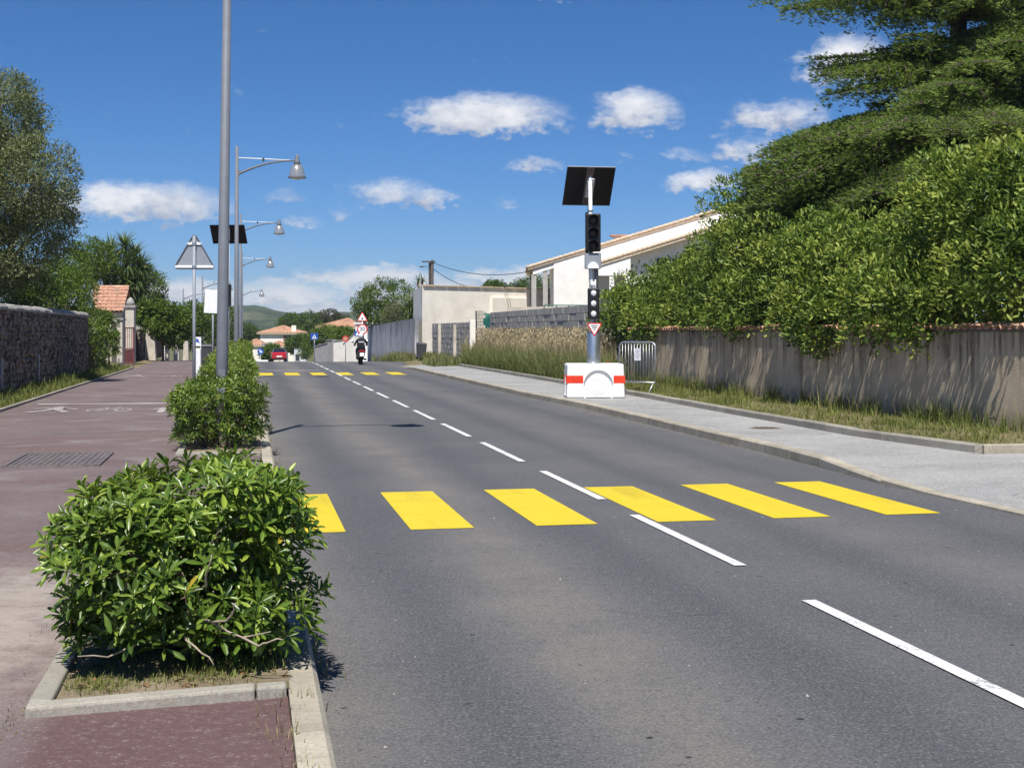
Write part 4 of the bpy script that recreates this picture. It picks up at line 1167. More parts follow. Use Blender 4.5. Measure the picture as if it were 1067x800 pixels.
# ================================================================== vehicles and rider
def scooter():
    p = W(70.6, 2.08, 0)
    r = thing('scooter', 'black scooter seen from behind with a white plate and red tail light', 'scooter', p, TH)
    def wheel(y):
        w = MB().lathe([(.17, -.055), (.235, -.06), (.262, -.03), (.268, 0), (.262, .03), (.235, .06), (.17, .055)], 26, (0, y, .268), 'X', cap=False).build('tyre', 'rubber', r, smooth=True)
        MB().lathe([(.03, -.04), (.17, -.035), (.17, .035), (.03, .04)], 20, (0, y, .268), 'X').build('rim', 'steel', w)
    wheel(.0); wheel(1.42)
    # body: lofted cross sections from the tail to the leg shield
    secs = [(-.34, .62, .05, .74), (-.26, .48, .13, .80), (-.05, .40, .20, .84), (.30, .36, .22, .83), (.55, .34, .17, .78), (.66, .25, .16, .50)]
    m = MB(); n = 12; vs = []
    for (y, z0, w, z1) in secs:
        for k_ in range(n):
            a = 2 * math.pi * k_ / n; vs.append((w * math.copysign(abs(math.cos(a)) ** .7, math.cos(a)), y, (z0 + z1) / 2 + (z1 - z0) / 2 * math.copysign(abs(math.sin(a)) ** .7, math.sin(a))))
    fs = [(i * n + k_, i * n + (k_ + 1) % n, (i + 1) * n + (k_ + 1) % n, (i + 1) * n + k_) for i in range(len(secs) - 1) for k_ in range(n)] + [tuple(range(n)), tuple((len(secs) - 1) * n + k_ for k_ in range(n))]
    m.add(vs, fs); m.build('body', 'scooter_black', r, smooth=True)
    MB().box((0, .92, .30), (.34, .60, .10)).build('footboard', 'scooter_black', r, bevel=.03)
    m = MB(); m.hexa([(-.24, 1.12, .28), (.24, 1.12, .28), (.14, 1.35, .28), (-.14, 1.35, .28), (-.20, 1.02, .98), (.20, 1.02, .98), (.12, 1.14, 1.0), (-.12, 1.14, 1.0)]); m.build('leg_shield', 'scooter_black', r, bevel=.05)
    MB().hexa([(-.18, 1.12, 1.0), (.18, 1.12, 1.0), (.18, 1.14, 1.0), (-.18, 1.14, 1.0), (-.14, 1.0, 1.28), (.14, 1.0, 1.28), (.14, 1.015, 1.28), (-.14, 1.015, 1.28)]).build('windscreen', 'glass_dark', r)
    MB().hexa([(-.13, -.2, .83), (.13, -.2, .83), (.12, .55, .78), (-.12, .55, .78), (-.12, -.2, .90), (.12, -.2, .90), (.10, .55, .84), (-.10, .55, .84)]).build('seat', 'jacket', r, bevel=.03)
    MB().tube([(-.36, .90, 1.03), (-.12, 1.0, 1.05), (.12, 1.0, 1.05), (.36, .90, 1.03)], .017, 8).build('handlebar', 'dark_grey', r, smooth=True)
    for sx in (-1, 1):
        st_ = MB().tube([(sx * .28, .95, 1.05), (sx * .40, .93, 1.22)], .008, 6).build('mirror_stalk', 'dark_grey', r)
        MB().lathe([(.0001, .012), (.06, .008), (.065, 0), (.06, -.02)], 14, (sx * .42, .92, 1.25), 'Y').build('mirror_glass', 'mirror_chrome', st_, smooth=True)
        MB().box((sx * .13, -.33, .70), (.06, .04, .04)).build('indicator', 'tail_red', r, bevel=.01)
    MB().hexa([(-.17, -.36, .72), (.17, -.36, .72), (.17, -.30, .72), (-.17, -.30, .72), (-.14, -.33, .80), (.14, -.33, .80), (.14, -.27, .80), (-.14, -.27, .80)]).build('tail_light', 'tail_red', r, bevel=.01)
    MB().hexa([(-.05, -.36, .48), (.05, -.36, .48), (.05, -.28, .62), (-.05, -.28, .62), (-.05, -.37, .52), (.05, -.37, .52), (.05, -.3, .72), (-.05, -.3, .72)]).build('plate_holder', 'black_plastic', r)
    MB().box((0, -.40, .565), (.23, .008, .19), rx=R(-18)).build('number_plate', 'plate_white', r)
    MB().tube([(.20, -.30, .30), (.19, .05, .30), (.15, .3, .32)], [.065, .065, .03], 12).build('exhaust', 'dark_grey', r, smooth=True)
    MB().box((0, -.03, .42), (.15, .5, .03), rx=R(6)).build('mudguard', 'black_plastic', r, bevel=.01)
    r.scale = (.89, .89, .89)
    # rider: one skinned body
    q = thing('person', 'rider in black jacket and white helmet on the scooter', 'person', p, TH)
    q.scale = (.89, .89, .89)
    V = []; E = []; RD = []
    def v(c, rad, par=None):
        V.append(c); RD.append(rad)
        if par is not None: E.append((par, len(V) - 1))
        return len(V) - 1
    pel = v((0, .12, .93), (.17, .14)); sp1 = v((0, .14, 1.08), (.16, .115), pel); ch = v((0, .19, 1.26), (.19, .125), sp1); nb = v((0, .23, 1.40), (.10, .08), ch); nk = v((0, .27, 1.47), (.055, .055), nb); hd = v((0, .30, 1.56), (.085, .095), nk); v((0, .30, 1.645), (.06, .07), hd)
    for sx in (-1, 1):
        sh = v((sx * .19, .22, 1.36), (.075, .075), ch); el_ = v((sx * .325, .36, 1.13), (.055, .055), sh); ml = v((sx * .345, .60, 1.08), (.045, .045), el_); wr = v((sx * .34, .79, 1.06), (.034, .034), ml); hn = v((sx * .335, .88, 1.055), (.04, .03), wr); v((sx * .30, .93, 1.03), (.024, .024), hn)
        hp = v((sx * .13, .18, .90), (.105, .105), pel); kn = v((sx * .22, .62, .80), (.072, .072), hp); sk = v((sx * .20, .70, .58), (.062, .062), kn); an = v((sx * .17, .78, .40), (.042, .042), sk); v((sx * .17, .96, .375), (.038, .034), an)
    me = bpy.data.meshes.new('body'); me.from_pydata(V, E, []); me.update()
    bo = link('body', me, 'jacket', q)
    md = bo.modifiers.new('skin', 'SKIN'); 
    for i, rd in enumerate(RD): me.skin_vertices[0].data[i].radius = rd
    me.skin_vertices[0].data[0].use_root = True
    bo.modifiers.new('sub', 'SUBSURF').levels = 2; bo.modifiers['sub'].render_levels = 2
    bpy.context.view_layer.update()
    dg = bpy.context.evaluated_depsgraph_get(); nm = bpy.data.meshes.new_from_object(bo.evaluated_get(dg)); bo.modifiers.clear(); bo.data = nm
    nm.materials.clear(); nm.materials.append(M['jacket']); nm.polygons.foreach_set('use_smooth', [True] * len(nm.polygons))
    h = MB().lathe([(.085, -.13), (.125, -.12), (.138, -.04), (.138, .03), (.118, .09), (.075, .13), (.0001, .142)], 22, (0, .30, 1.585)).build('helmet', 'helmet_white', q, smooth=True)
    MB().lathe([(.1395, -.05), (.1395, .02)], 22, (0, .30, 1.585), cap=False).build('helmet_band', 'print_grey', h)
    # pale lettering band across the back of the jacket
    MB().hexa([(-.15, .035, 1.215), (.15, .035, 1.215), (.15, .07, 1.215), (-.15, .07, 1.215), (-.15, .050, 1.265), (.15, .050, 1.265), (.15, .09, 1.265), (-.15, .09, 1.265)]).build('jacket_print', 'print_grey', q)
scooter()

def car():
    p = at(291, 376.6, 165); g = gat(291, 165)
    r = thing('red_car', 'small red car seen from behind at the end of the road', 'car', g, TH + R(2))
    # half profile along y (rear at 0), loft of cross sections
    secs = [(0.0, .32, .72, .95, .55), (.08, .22, .80, 1.05, .60), (.35, .20, .83, 1.10, .66), (.9, .18, .85, 1.08, .70), (2.4, .18, .85, 1.02, .70), (3.2, .2, .84, .92, .6), (3.75, .26, .76, .80, .45), (3.85, .36, .6, .62, .3)]
    m = MB(); vs = []; n = 10
    for (y, z0, hw, z1, _) in secs:
        pr = [(-hw * .86, z0), (hw * .86, z0), (hw, z0 + .18), (hw, (z0 + z1) * .55), (hw * .97, z1 - .06), (hw * .88, z1), (-hw * .88, z1), (-hw * .97, z1 - .06), (-hw, (z0 + z1) * .55), (-hw, z0 + .18)]
        vs += [(x, y, z) for x, z in pr]
    fs = [(i * n + k_, i * n + (k_ + 1) % n, (i + 1) * n + (k_ + 1) % n, (i + 1) * n + k_) for i in range(len(secs) - 1) for k_ in range(n)] + [tuple(range(n)), tuple((len(secs) - 1) * n + k_ for k_ in range(n))]
    m.add(vs, fs); m.build('body', 'car_red', r, smooth=False, bevel=.02)
    cab = MB(); cab.hexa([(-.74, .12, 1.02), (.74, .12, 1.02), (.74, 2.6, .98), (-.74, 2.6, .98), (-.56, .42, 1.48), (.56, .42, 1.48), (.56, 1.75, 1.46), (-.56, 1.75, 1.46)]); cab.build('cabin', 'glass_dark', r, bevel=.05)
    MB().hexa([(-.58, .40, 1.475), (.58, .40, 1.475), (.58, 1.75, 1.455), (-.58, 1.75, 1.455), (-.54, .44, 1.51), (.54, .44, 1.51), (.54, 1.7, 1.49), (-.54, 1.7, 1.49)]).build('roof', 'black_plastic', r, bevel=.015)
    MB().hexa([(-.60, .085, 1.03), (.60, .085, 1.03), (.6, .11, 1.03), (-.6, .11, 1.03), (-.48, .36, 1.42), (.48, .36, 1.42), (.48, .39, 1.42), (-.48, .39, 1.42)]).build('rear_window', 'glass_dark', r)
    for sx in (-1, 1):
        MB().hexa([(sx * .62, -.012, .78), (sx * .80, .03, .78), (sx * .80, .07, .78), (sx * .62, .05, .78), (sx * .62, .04, 1.0), (sx * .78, .08, 1.0), (sx * .78, .12, 1.0), (sx * .62, .09, 1.0)]).build('tail_light', 'tail_red', r)
        MB().box((sx * .93, 2.3, 1.02), (.16, .10, .12)).build('mirror', 'car_red', r, bevel=.03)
        for y in (.62, 3.1):
            w = MB().lathe([(.18, -.09), (.29, -.095), (.31, -.05), (.31, .05), (.29, .095), (.18, .09)], 22, (sx * .76, y, .31), 'X', cap=False).build('tyre', 'rubber', r, smooth=True)
            MB().lathe([(.03, -.07), (.18, -.06), (.18, .06), (.03, .07)], 16, (sx * .76, y, .31), 'X').build('rim', 'steel', w)
    MB().box((0, -.012, .60), (.62, .02, .16)).build('number_plate', 'plate_white', r)
    MB().box((0, .10, .90), (.20, .02, .12)).build('rear_badge', 'plate_white', r)
    MB().box((0, .02, .36), (1.35, .10, .16)).build('bumper_skirt', 'black_plastic', r, bevel=.03)
car()

# ================================================================== walls and buildings
def tile_sheet(p00, p10, p11, p01, name, mat, parent, pitch=.22, rows=None, amp=.045, thick=.05):
    """corrugated sheet of canal tiles, stepped row by row: p00-p10 lower edge, p01-p11 upper edge"""
    p00, p10, p11, p01 = [Vector(p) for p in (p00, p10, p11, p01)]
    wd = (p10 - p00).length; ln = (p01 - p00).length
    nc = max(2, int(wd / pitch)); nr = rows or max(1, int(ln / .38))
    nrm = (p10 - p00).cross(p01 - p00).normalized()
    if nrm.z < 0: nrm = -nrm
    V = []; F = []
    q = 4; cols = nc * q + 1
    for r in range(nr):
        for e in (0, 1):
            v = (r + e) / nr
            for c in range(cols):
                u = c / (cols - 1)
                b = p00.lerp(p10, u); t_ = p01.lerp(p11, u)
                hgt = amp * math.sin(math.pi * ((c % (q * 1)) / q)) * (1 if True else 0)
                V.append(b.lerp(t_, v) + nrm * (hgt + (thick if e == 0 else 0.012)))
    for r in range(nr):
        b0 = r * 2 * cols
        for c in range(cols - 1):
            F.append((b0 + c, b0 + c + 1, b0 + cols + c + 1, b0 + cols + c))
            if r: F.append((b0 - cols + c, b0 - cols + c + 1, b0 + c + 1, b0 + c))
    for c in range(cols - 1):                         # closed underside at the eaves
        k = len(V)
    mb = MB(); mb.add(V, F); o = mb.build(name, mat, parent, fix=False); return o

# ---- stone wall on the left
def stone_wall(s0, s1, t, h, label, seed, coping=True, mat='dark_stone', thick=.45):
    rng = random.Random(seed)
    r = thing('stone_wall', label, 'wall', W(s0, t, .0), TH)
    z0 = 0.0
    def loc(s, tt, z): return Vector((tt, s - s0, z))
    mb = MB(); mb.box((-thick / 2 - .03, (s1 - s0) / 2, h / 2), (thick, s1 - s0, h)); mb.build('core', 'mortar', r)
    vs = []; mb = MB()
    z = 0.05
    while z < h - .06:
        ch = rng.uniform(.08, .17); y = rng.uniform(-.1, 0)
        ch = min(ch, h - z - .01)
        while y < s1 - s0:
            l = rng.uniform(.10, .38)
            a, b = max(0, y) + .012, min(y + l, s1 - s0) - .012
            if b - a > .05:
                pr = rng.uniform(-.01, .06); j = lambda: rng.uniform(-.030, .030)
                oz = rng.uniform(-.035, .035); za, zb = z + .008 + oz, z + ch - .008 + oz * rng.uniform(.2, 1.4)
                front = [(pr + j() * .8, a + j(), za + j()), (pr + j() * .8, b + j(), za + j()), (pr + j() * .8, b + j(), zb + j()), (pr + j() * .8, a + j(), zb + j())]
                back = [(-.08, a, za), (-.08, b, za), (-.08, b, zb), (-.08, a, zb)]
                mid = (pr + rng.uniform(.008, .035), (a + b) / 2, (za + zb) / 2)
                mb.add(front + back + [mid], [(0, 1, 8), (1, 2, 8), (2, 3, 8), (3, 0, 8), (0, 4, 5, 1), (1, 5, 6, 2), (2, 6, 7, 3), (3, 7, 4, 0)])
            y += l
        z += ch
    o = mb.build('stones', mat, r, fix=True); o['kind'] = 'stuff'
    if coping:
        y = 0
        while y < s1 - s0 - .05:
            l = min(rng.uniform(.8, 1.3), s1 - s0 - y); dz = rng.uniform(-.02, .02)
            poly = [(-thick - .05, h - .01), (.07, h - .01), (.07, h + .06 + dz), (0, h + .13 + dz), (-thick / 2, h + .17 + dz), (-thick, h + .12 + dz)]
            mb = MB(); mb.prism([(x, zz) for x, zz in poly], y + .006, y + l - .006); mb.build('coping_stone', 'stone_coping', r, bevel=.02)
            y += l
    return r
LW = stone_wall(24.0, 52.6, -8.85, 2.12, 'long dark rubble stone wall with pale rounded coping along the path', 3)
for s in (34.6, 40.5):
    mb = MB(); mb.box((.03, s - 24.0, .55), (.06, .16, .95)); mb.build('drain_pipe', 'sign_grey', LW)
stone_wall(52.6, 60.4, -8.95, 1.55, 'lower broken stretch of stone wall under the hanging hedge', 5, coping=False)
stone_wall(68.2, 75.5, -8.95, 2.05, 'stone wall section between the gate pillar and the leaning buttress', 9)
stone_wall(78.0, 86.0, -8.95, 1.75, 'round topped stone wall beyond the leaning pale buttress', 13)

stone_wall(86.2, 112.0, -9.3, 1.5, 'farthest low stone wall behind the pale posts', 17, coping=False)
def pillar(px0, px1, ytop, Y, label, lean=0.0, cap=None, mat='pale_stone', name='gate_pillar', depth=.5):
    a, b = at(px0, ytop, Y), at(px1, ytop, Y); g = gat((px0 + px1) / 2, Y)
    w = (b.x - a.x); h = a.z - g.z - .1
    r = thing(name, label, 'pillar', (g.x, g.y, g.z + .1), TH * .5)
    m = MB(); m.hexa([(-w / 2 - lean, -depth / 2, 0), (w / 2 + lean, -depth / 2, 0), (w / 2 + lean, depth / 2, 0), (-w / 2 - lean, depth / 2, 0), (-w / 2, -depth / 2, h), (w / 2, -depth / 2, h), (w / 2, depth / 2, h), (-w / 2, depth / 2, h)])
    m.build('shaft', mat, r, bevel=.02)
    if cap == 'ball':
        MB().box((0, 0, h + .06), (w + .14, depth + .14, .12)).build('cap', 'stone_coping', r, bevel=.02)
        MB().lathe([(w * .5, .0), (w * .48, .12), (w * .34, .26), (w * .15, .34), (.0001, .37)], 18, (0, 0, h + .12)).build('finial', 'stone_coping', r, smooth=True)
    elif cap == 'slab':
        MB().box((0, 0, h + .05), (w + .10, depth + .12, .10)).build('cap', 'stone_coping', r, bevel=.02)
    return r
pillar(122.8, 128.6, 334, 60.5, 'pale gate pillar half covered by ivy, left of the gate', cap='slab')
pillar(131.5, 140.5, 321, 65.0, 'tall pale gate pillar with a rounded stone cap', cap='ball')
def small_gate():
    g = gat(133.0, 62.5)
    r = thing('iron_gate', 'narrow reddish iron gate leaf standing open between the pillars', 'gate', (g.x, g.y, .12), R(72))
    for x in (-.45, .45): MB().box((x, 0, .85), (.05, .05, 1.7)).build('stile', 'gate_red', r)
    for z in (.1, .75, 1.65): MB().box((0, 0, z), (.84, .04, .05)).build('rail', 'gate_red', r)
    MB().box((0, 0, .42), (.82, .02, .58)).build('panel', 'gate_red', r)
    for i in range(5): MB().tube([(-.3 + .15 * i, 0, .78), (-.3 + .15 * i, 0, 1.63)], .012, 6).build('bar', 'gate_red', r)
small_gate()
pillar(153.5, 160.5, 336, 78.5, 'leaning pale buttress with a wide foot against the stone wall', lean=.13, name='buttress')
pillar(172.5, 175.8, 358.5, 82, 'short pale post standing at the edge of the path', name='stone_post')
pillar(181.5, 184.8, 364.5, 86, 'lowest pale post beyond the short one', name='stone_post')
pillar(183.5, 186.6, 350.5, 90, 'slim white post behind the lowest pale post', name='stone_post', mat='white_render')
pillar(191.8, 196.2, 347, 92, 'pale pointed gate post left of the sign pole', name='stone_post', lean=.05)
pillar(171.2, 173.2, 348.5, 88, 'thin grey fence post behind the shrubs', name='stone_post', mat='white_render', depth=.2)

def gate_house():
    r = thing('gate_house', 'small building with an old pink tile roof behind the gate', 'building', (0, 0, 0))
    Yf, Ym, Yb = 70.0, 72.4, 75.0
    zl, zr = at(0, 325, Yf).z, at(0, 300, Ym).z
    fl, fr = at(97, 0, Yf).x, at(128.5, 0, Yf).x; ml, mr = at(97, 0, Ym).x, at(134.5, 0, Ym).x; bl, br = at(97, 0, Yb).x, at(137, 0, Yb).x
    zb = .1
    tile_sheet((fl, Yf, zl), (fr, Yf, zl), (mr, Ym, zr), (ml, Ym, zr), 'roof', 'old_tile', r, pitch=.2)
    tile_sheet((br, Yb, zl), (bl, Yb, zl), (ml, Ym, zr), (mr, Ym, zr), 'roof', 'old_tile', r, pitch=.2)
    m = MB(); m.hexa([(fl, Yf + .3, zb), (fr - .15, Yf + .3, zb), (br - .15, Yb - .3, zb), (bl, Yb - .3, zb), (fl, Yf + .3, zl - .02), (fr - .15, Yf + .3, zl - .02), (br - .15, Yb - .3, zl - .02), (bl, Yb - .3, zl - .02)]); m.build('wall', 'pale_stone', r)
    m = MB(); m.add([(fr - .15, Yf + .3, zl - .02), (br - .15, Yb - .3, zl - .02), (mr - .15, Ym, zr - .05)], [(0, 1, 2)]); m.build('gable', 'pale_stone', r, fix=False)
    n = 9; tm = None
    for i in range(n):
        u0, u1 = i / n, (i + 1.05) / n
        rt = MB(); rt.tube([(ml + (mr - ml) * u0, Ym, zr + .03), (ml + (mr - ml) * u1, Ym, zr + .045)], [.10, .085], 8); rt.build('ridge_tile', 'terracotta', r)
gate_house()

# ---- garden wall on the right with its tile coping
def garden_wall():
    s0, s1, t, h = 14.0, 40.2, 7.3, 1.62
    r = thing('garden_wall', 'long stained render wall under the overhanging hedge', 'wall', W(s0, t, .0), TH)
    m = MB(); n = 26
    vs = []; fs = []
    for i in range(n + 1):
        y = (s1 - s0) * i / n
        jx = random.uniform(-.006, .006)
        vs += [(jx, y, .05), (jx, y, h), (.24, y, h), (.24, y, .05)]
        if i:
            b = 4 * i
            for k_ in range(4): fs.append((b - 4 + k_, b - 4 + (k_ + 1) % 4, b + (k_ + 1) % 4, b + k_))
    fs += [(0, 3, 2, 1), (4 * n, 4 * n + 1, 4 * n + 2, 4 * n + 3)]
    m.add(vs, fs); m.build('wall_face', 'streaked_render', r)
    tl = MB(); k_ = 9; vs = []; L = .42
    for yy, rr, zz in ((0, .10, 0), (1, .085, 0)):
        for i in range(k_ + 1):
            a = math.pi * i / k_
            for q in (0, 1):
                r2 = rr - .016 * q; vs.append((-.07 + L * yy, r2 * math.cos(a), h + .035 + .05 * yy + r2 * .75 * math.sin(a)))
    fs = []; b = 2 * (k_ + 1)
    for i in range(k_):
        fs += [(2 * i, 2 * i + 2, b + 2 * i + 2, b + 2 * i), (2 * i + 1, b + 2 * i + 1, b + 2 * i + 3, 2 * i + 3), (2 * i, 2 * i + 1, 2 * i + 3, 2 * i + 2)]
    tl.add(vs, fs); tm = tl.mesh('coping_tile', 'terracotta')
    y = .1; i = 0
    while y < s1 - s0:
        o = link('coping_tile', tm, None, r, (0, y, random.uniform(-.006, .006))); o.rotation_euler = (0, 0, random.uniform(-.05, .05))
        y += .215
    MB().box((.12, (s1 - s0) / 2, h + .02), (.30, s1 - s0, .035)).build('tile_bed', 'mortar', r)
garden_wall()

# ---- block wall above the dry weeds
def block_wall():
    s0, s1, t = 43.4, 67.0, 7.75
    r = thing('block_wall', 'grey concrete block wall above a bank of dry weeds', 'wall', W(s0, t, 0), TH)
    MB().box((.14, (s1 - s0) / 2, .75), (.4, s1 - s0, 1.5)).build('footing', 'dry_bank', r)
    MB().box((.14, (s1 - s0) / 2, 2.0), (.16, s1 - s0 - .02, .96)).build('joint_core', 'mortar', r)
    m = MB(); row = 0; z = 1.48; zt = 2.52
    bh, bl = .255, .62
    for row in range(4):
        y = -.31 * (row % 2)
        while y < s1 - s0:
            a, b = max(0, y) + .009, min(y + bl, s1 - s0) - .009
            if b - a > .06:
                j = random.uniform(-.012, .014)
                m.box((.14 + j, (a + b) / 2, z + bh * (row + .5)), (.20, b - a, bh - .016))
            y += bl
    o = m.build('blocks', 'grey_block', r, fix=False); o['kind'] = 'stuff'
    # lower blocks by the second wall
    s0, s1, t = 64.5, 78.2, 6.45
    r = thing('low_block_wall', 'lower concrete block wall left of the cream post', 'wall', W(s0, t, 0), TH)
    MB().box((.14, (s1 - s0) / 2, 1.0), (.16, s1 - s0 - .02, 1.96)).build('joint_core', 'mortar', r)
    m = MB()
    for row in range(8):
        y = -.31 * (row % 2)
        while y < s1 - s0:
            a, b = max(0, y) + .009, min(y + bl, s1 - s0) - .009
            if b - a > .06: m.box((.14 + random.uniform(-.012, .014), (a + b) / 2, bh * (row + .5)), (.20, b - a, bh - .016))
            y += bl
    o = m.build('blocks', 'grey_block', r, fix=False); o['kind'] = 'stuff'
    MB().box((-.02, 4.6, 1.0), (.16, .25, 1.9)).build('pier', 'pale_stone', r)
    MB().box((-.02, 10.2, 1.0), (.16, .3, 2.02)).build('pier', 'pale_stone', r)
block_wall()
pillar(489.3, 495.2, 333.5, 63.4, 'smooth cream gate post at the end of the lower block wall', mat='cream_render', depth=.6)
def rubble_pillar():
    g = gat(499.2, 65.4); r = thing('rubble_pillar', 'rough stone pillar beside the green tarpaulin', 'pillar', (g.x, g.y, .05), TH)
    h = at(499, 324, 65.4).z - .05
    MB().box((0, 0, h / 2), (.26, .5, h)).build('core', 'mortar', r)
    m = MB(); rng = random.Random(4); z = .02
    while z < h - .05:
        ch = rng.uniform(.10, .2); x = -.15
        while x < .13:
            l = rng.uniform(.09, .16); m.box((x + l / 2, -.25, z + ch / 2), (l - .014, .08 + rng.uniform(0, .05), ch - .014), ry=rng.uniform(-.1, .1)); x += l
        z += ch
    o = m.build('stones', 'pale_stone', r); o['kind'] = 'stuff'
rubble_pillar()
def tarp():
    a = at(502, 325, 68); r = thing('green_tarpaulin', 'green tarpaulin screen stretched behind the rough stone pillar', 'tarpaulin', (a.x, a.y, 0), R(4))
    zt = a.z; m = MB(); n = 12; vs = []; fs = []
    for i in range(n + 1):
        x = 1.2 * i / n
        top = zt - .06 * math.sin(i / n * math.pi) - .12 * i / n
        bot = max(.3, zt - 1.55 + .9 * max(0, i / n - .15) ** .6)
        for j in range(6):
            vs.append((x, .05 * math.sin(i * 1.7 + j * .6), top + (bot - top) * j / 5))
        if i:
            for j in range(5): fs.append(((i - 1) * 6 + j, i * 6 + j, i * 6 + j + 1, (i - 1) * 6 + j + 1))
    m.add(vs, fs); o = m.build('sheet', 'green_tarp', r, fix=False, smooth=True)
    o.modifiers.new('thick', 'SOLIDIFY').thickness = .008
    MB().tube([(0, .03, .0), (0, .03, zt + .04)], .025, 8).build('post', 'green_metal', r); MB().tube([(1.2, .03, .0), (1.2, .03, zt - .05)], .025, 8).build('post', 'green_metal', r)
tarp()
def dark_bin():
    g = gat(438.5, 76.5); r = thing('wheeled_bin', 'dark grey wheeled bin leaning by the lower block wall', 'bin', (g.x, g.y, .12), R(12))
    bin_parts(r, .86, 'dark_grey'); r.rotation_euler = (0, R(3), R(14))
dark_bin()

# ---- grey streaked wall and the cream building
def grey_wall():
    s0, s1, t = 80.0, 112.0, 5.75
    r = thing('grey_wall', 'grey streaked render wall running along the road behind the rider', 'wall', W(s0, t, 0), TH)
    m = MB(); vs = []; fs = []; n = 12
    for i in range(n + 1):
        y = (s1 - s0) * i / n; zg = gz(s0 + y) - gz(s0); zt = 2.42 - (.25 if i > 0 else 0) * 0 - .012 * y
        vs += [(0, y, zg - .1), (0, y, zt), (.22, y, zt), (.22, y, zg - .1)]
        if i:
            b = 4 * i
            for k_ in range(4): fs.append((b - 4 + k_, b - 4 + (k_ + 1) % 4, b + (k_ + 1) % 4, b + k_))
    fs += [(0, 3, 2, 1), (4 * n, 4 * n + 1, 4 * n + 2, 4 * n + 3)]
    m.add(vs, fs); m.build('wall_face', 'grey_render', r)
grey_wall()
def cream_building():
    r = thing('cream_building', 'plain cream flat topped building beyond the block walls', 'building', (0, 0, 0))
    c0 = at(440, 298, 79.5); c1 = at(600, 303, 88); b0 = at(427.5, 300, 92)
    zt = c0.z; zb = -.2
    back = Vector((b0.x + (c1.x - c0.x), b0.y + 9, 0))
    m = MB(); m.slab([(c0.x, c0.y), (c1.x, c1.y), (back.x, back.y), (b0.x, b0.y)], zb, zt); m.build('wall', 'cream_render', r)
    d = (Vector((c1.x, c1.y, 0)) - Vector((c0.x, c0.y, 0)))
    n = 14; nv = Vector((d.y, -d.x, 0)).normalized()
    for i in range(n):
        a = Vector((c0.x, c0.y, 0)) + d * (i / n + .002); b = Vector((c0.x, c0.y, 0)) + d * ((i + 1) / n - .002)
        p = [a + nv * .10, b + nv * .10, b - nv * .35, a - nv * .35]
        dz = random.uniform(-.012, .012)
        m = MB(); m.hexa([Vector((q.x, q.y, zt + .003)) for q in p] + [Vector((q.x, q.y, zt + .07 + dz)) for q in p]); m.build('coping_slab', 'verge_tile', r)
    # a shallow ledge runs along the right half of the front
    a = Vector((c0.x, c0.y, 0)) + d * .42; b = Vector((c0.x, c0.y, 0)) + d * .99
    zl = at(520, 310.5, 84).z
    m = MB(); p = [a + nv * .16, b + nv * .16, b - nv * .02, a - nv * .02]; m.hexa([Vector((q.x, q.y, zb)) for q in p] + [Vector((q.x, q.y, zl)) for q in p]); m.build('lower_ledge', 'cream_render', r)
cream_building()

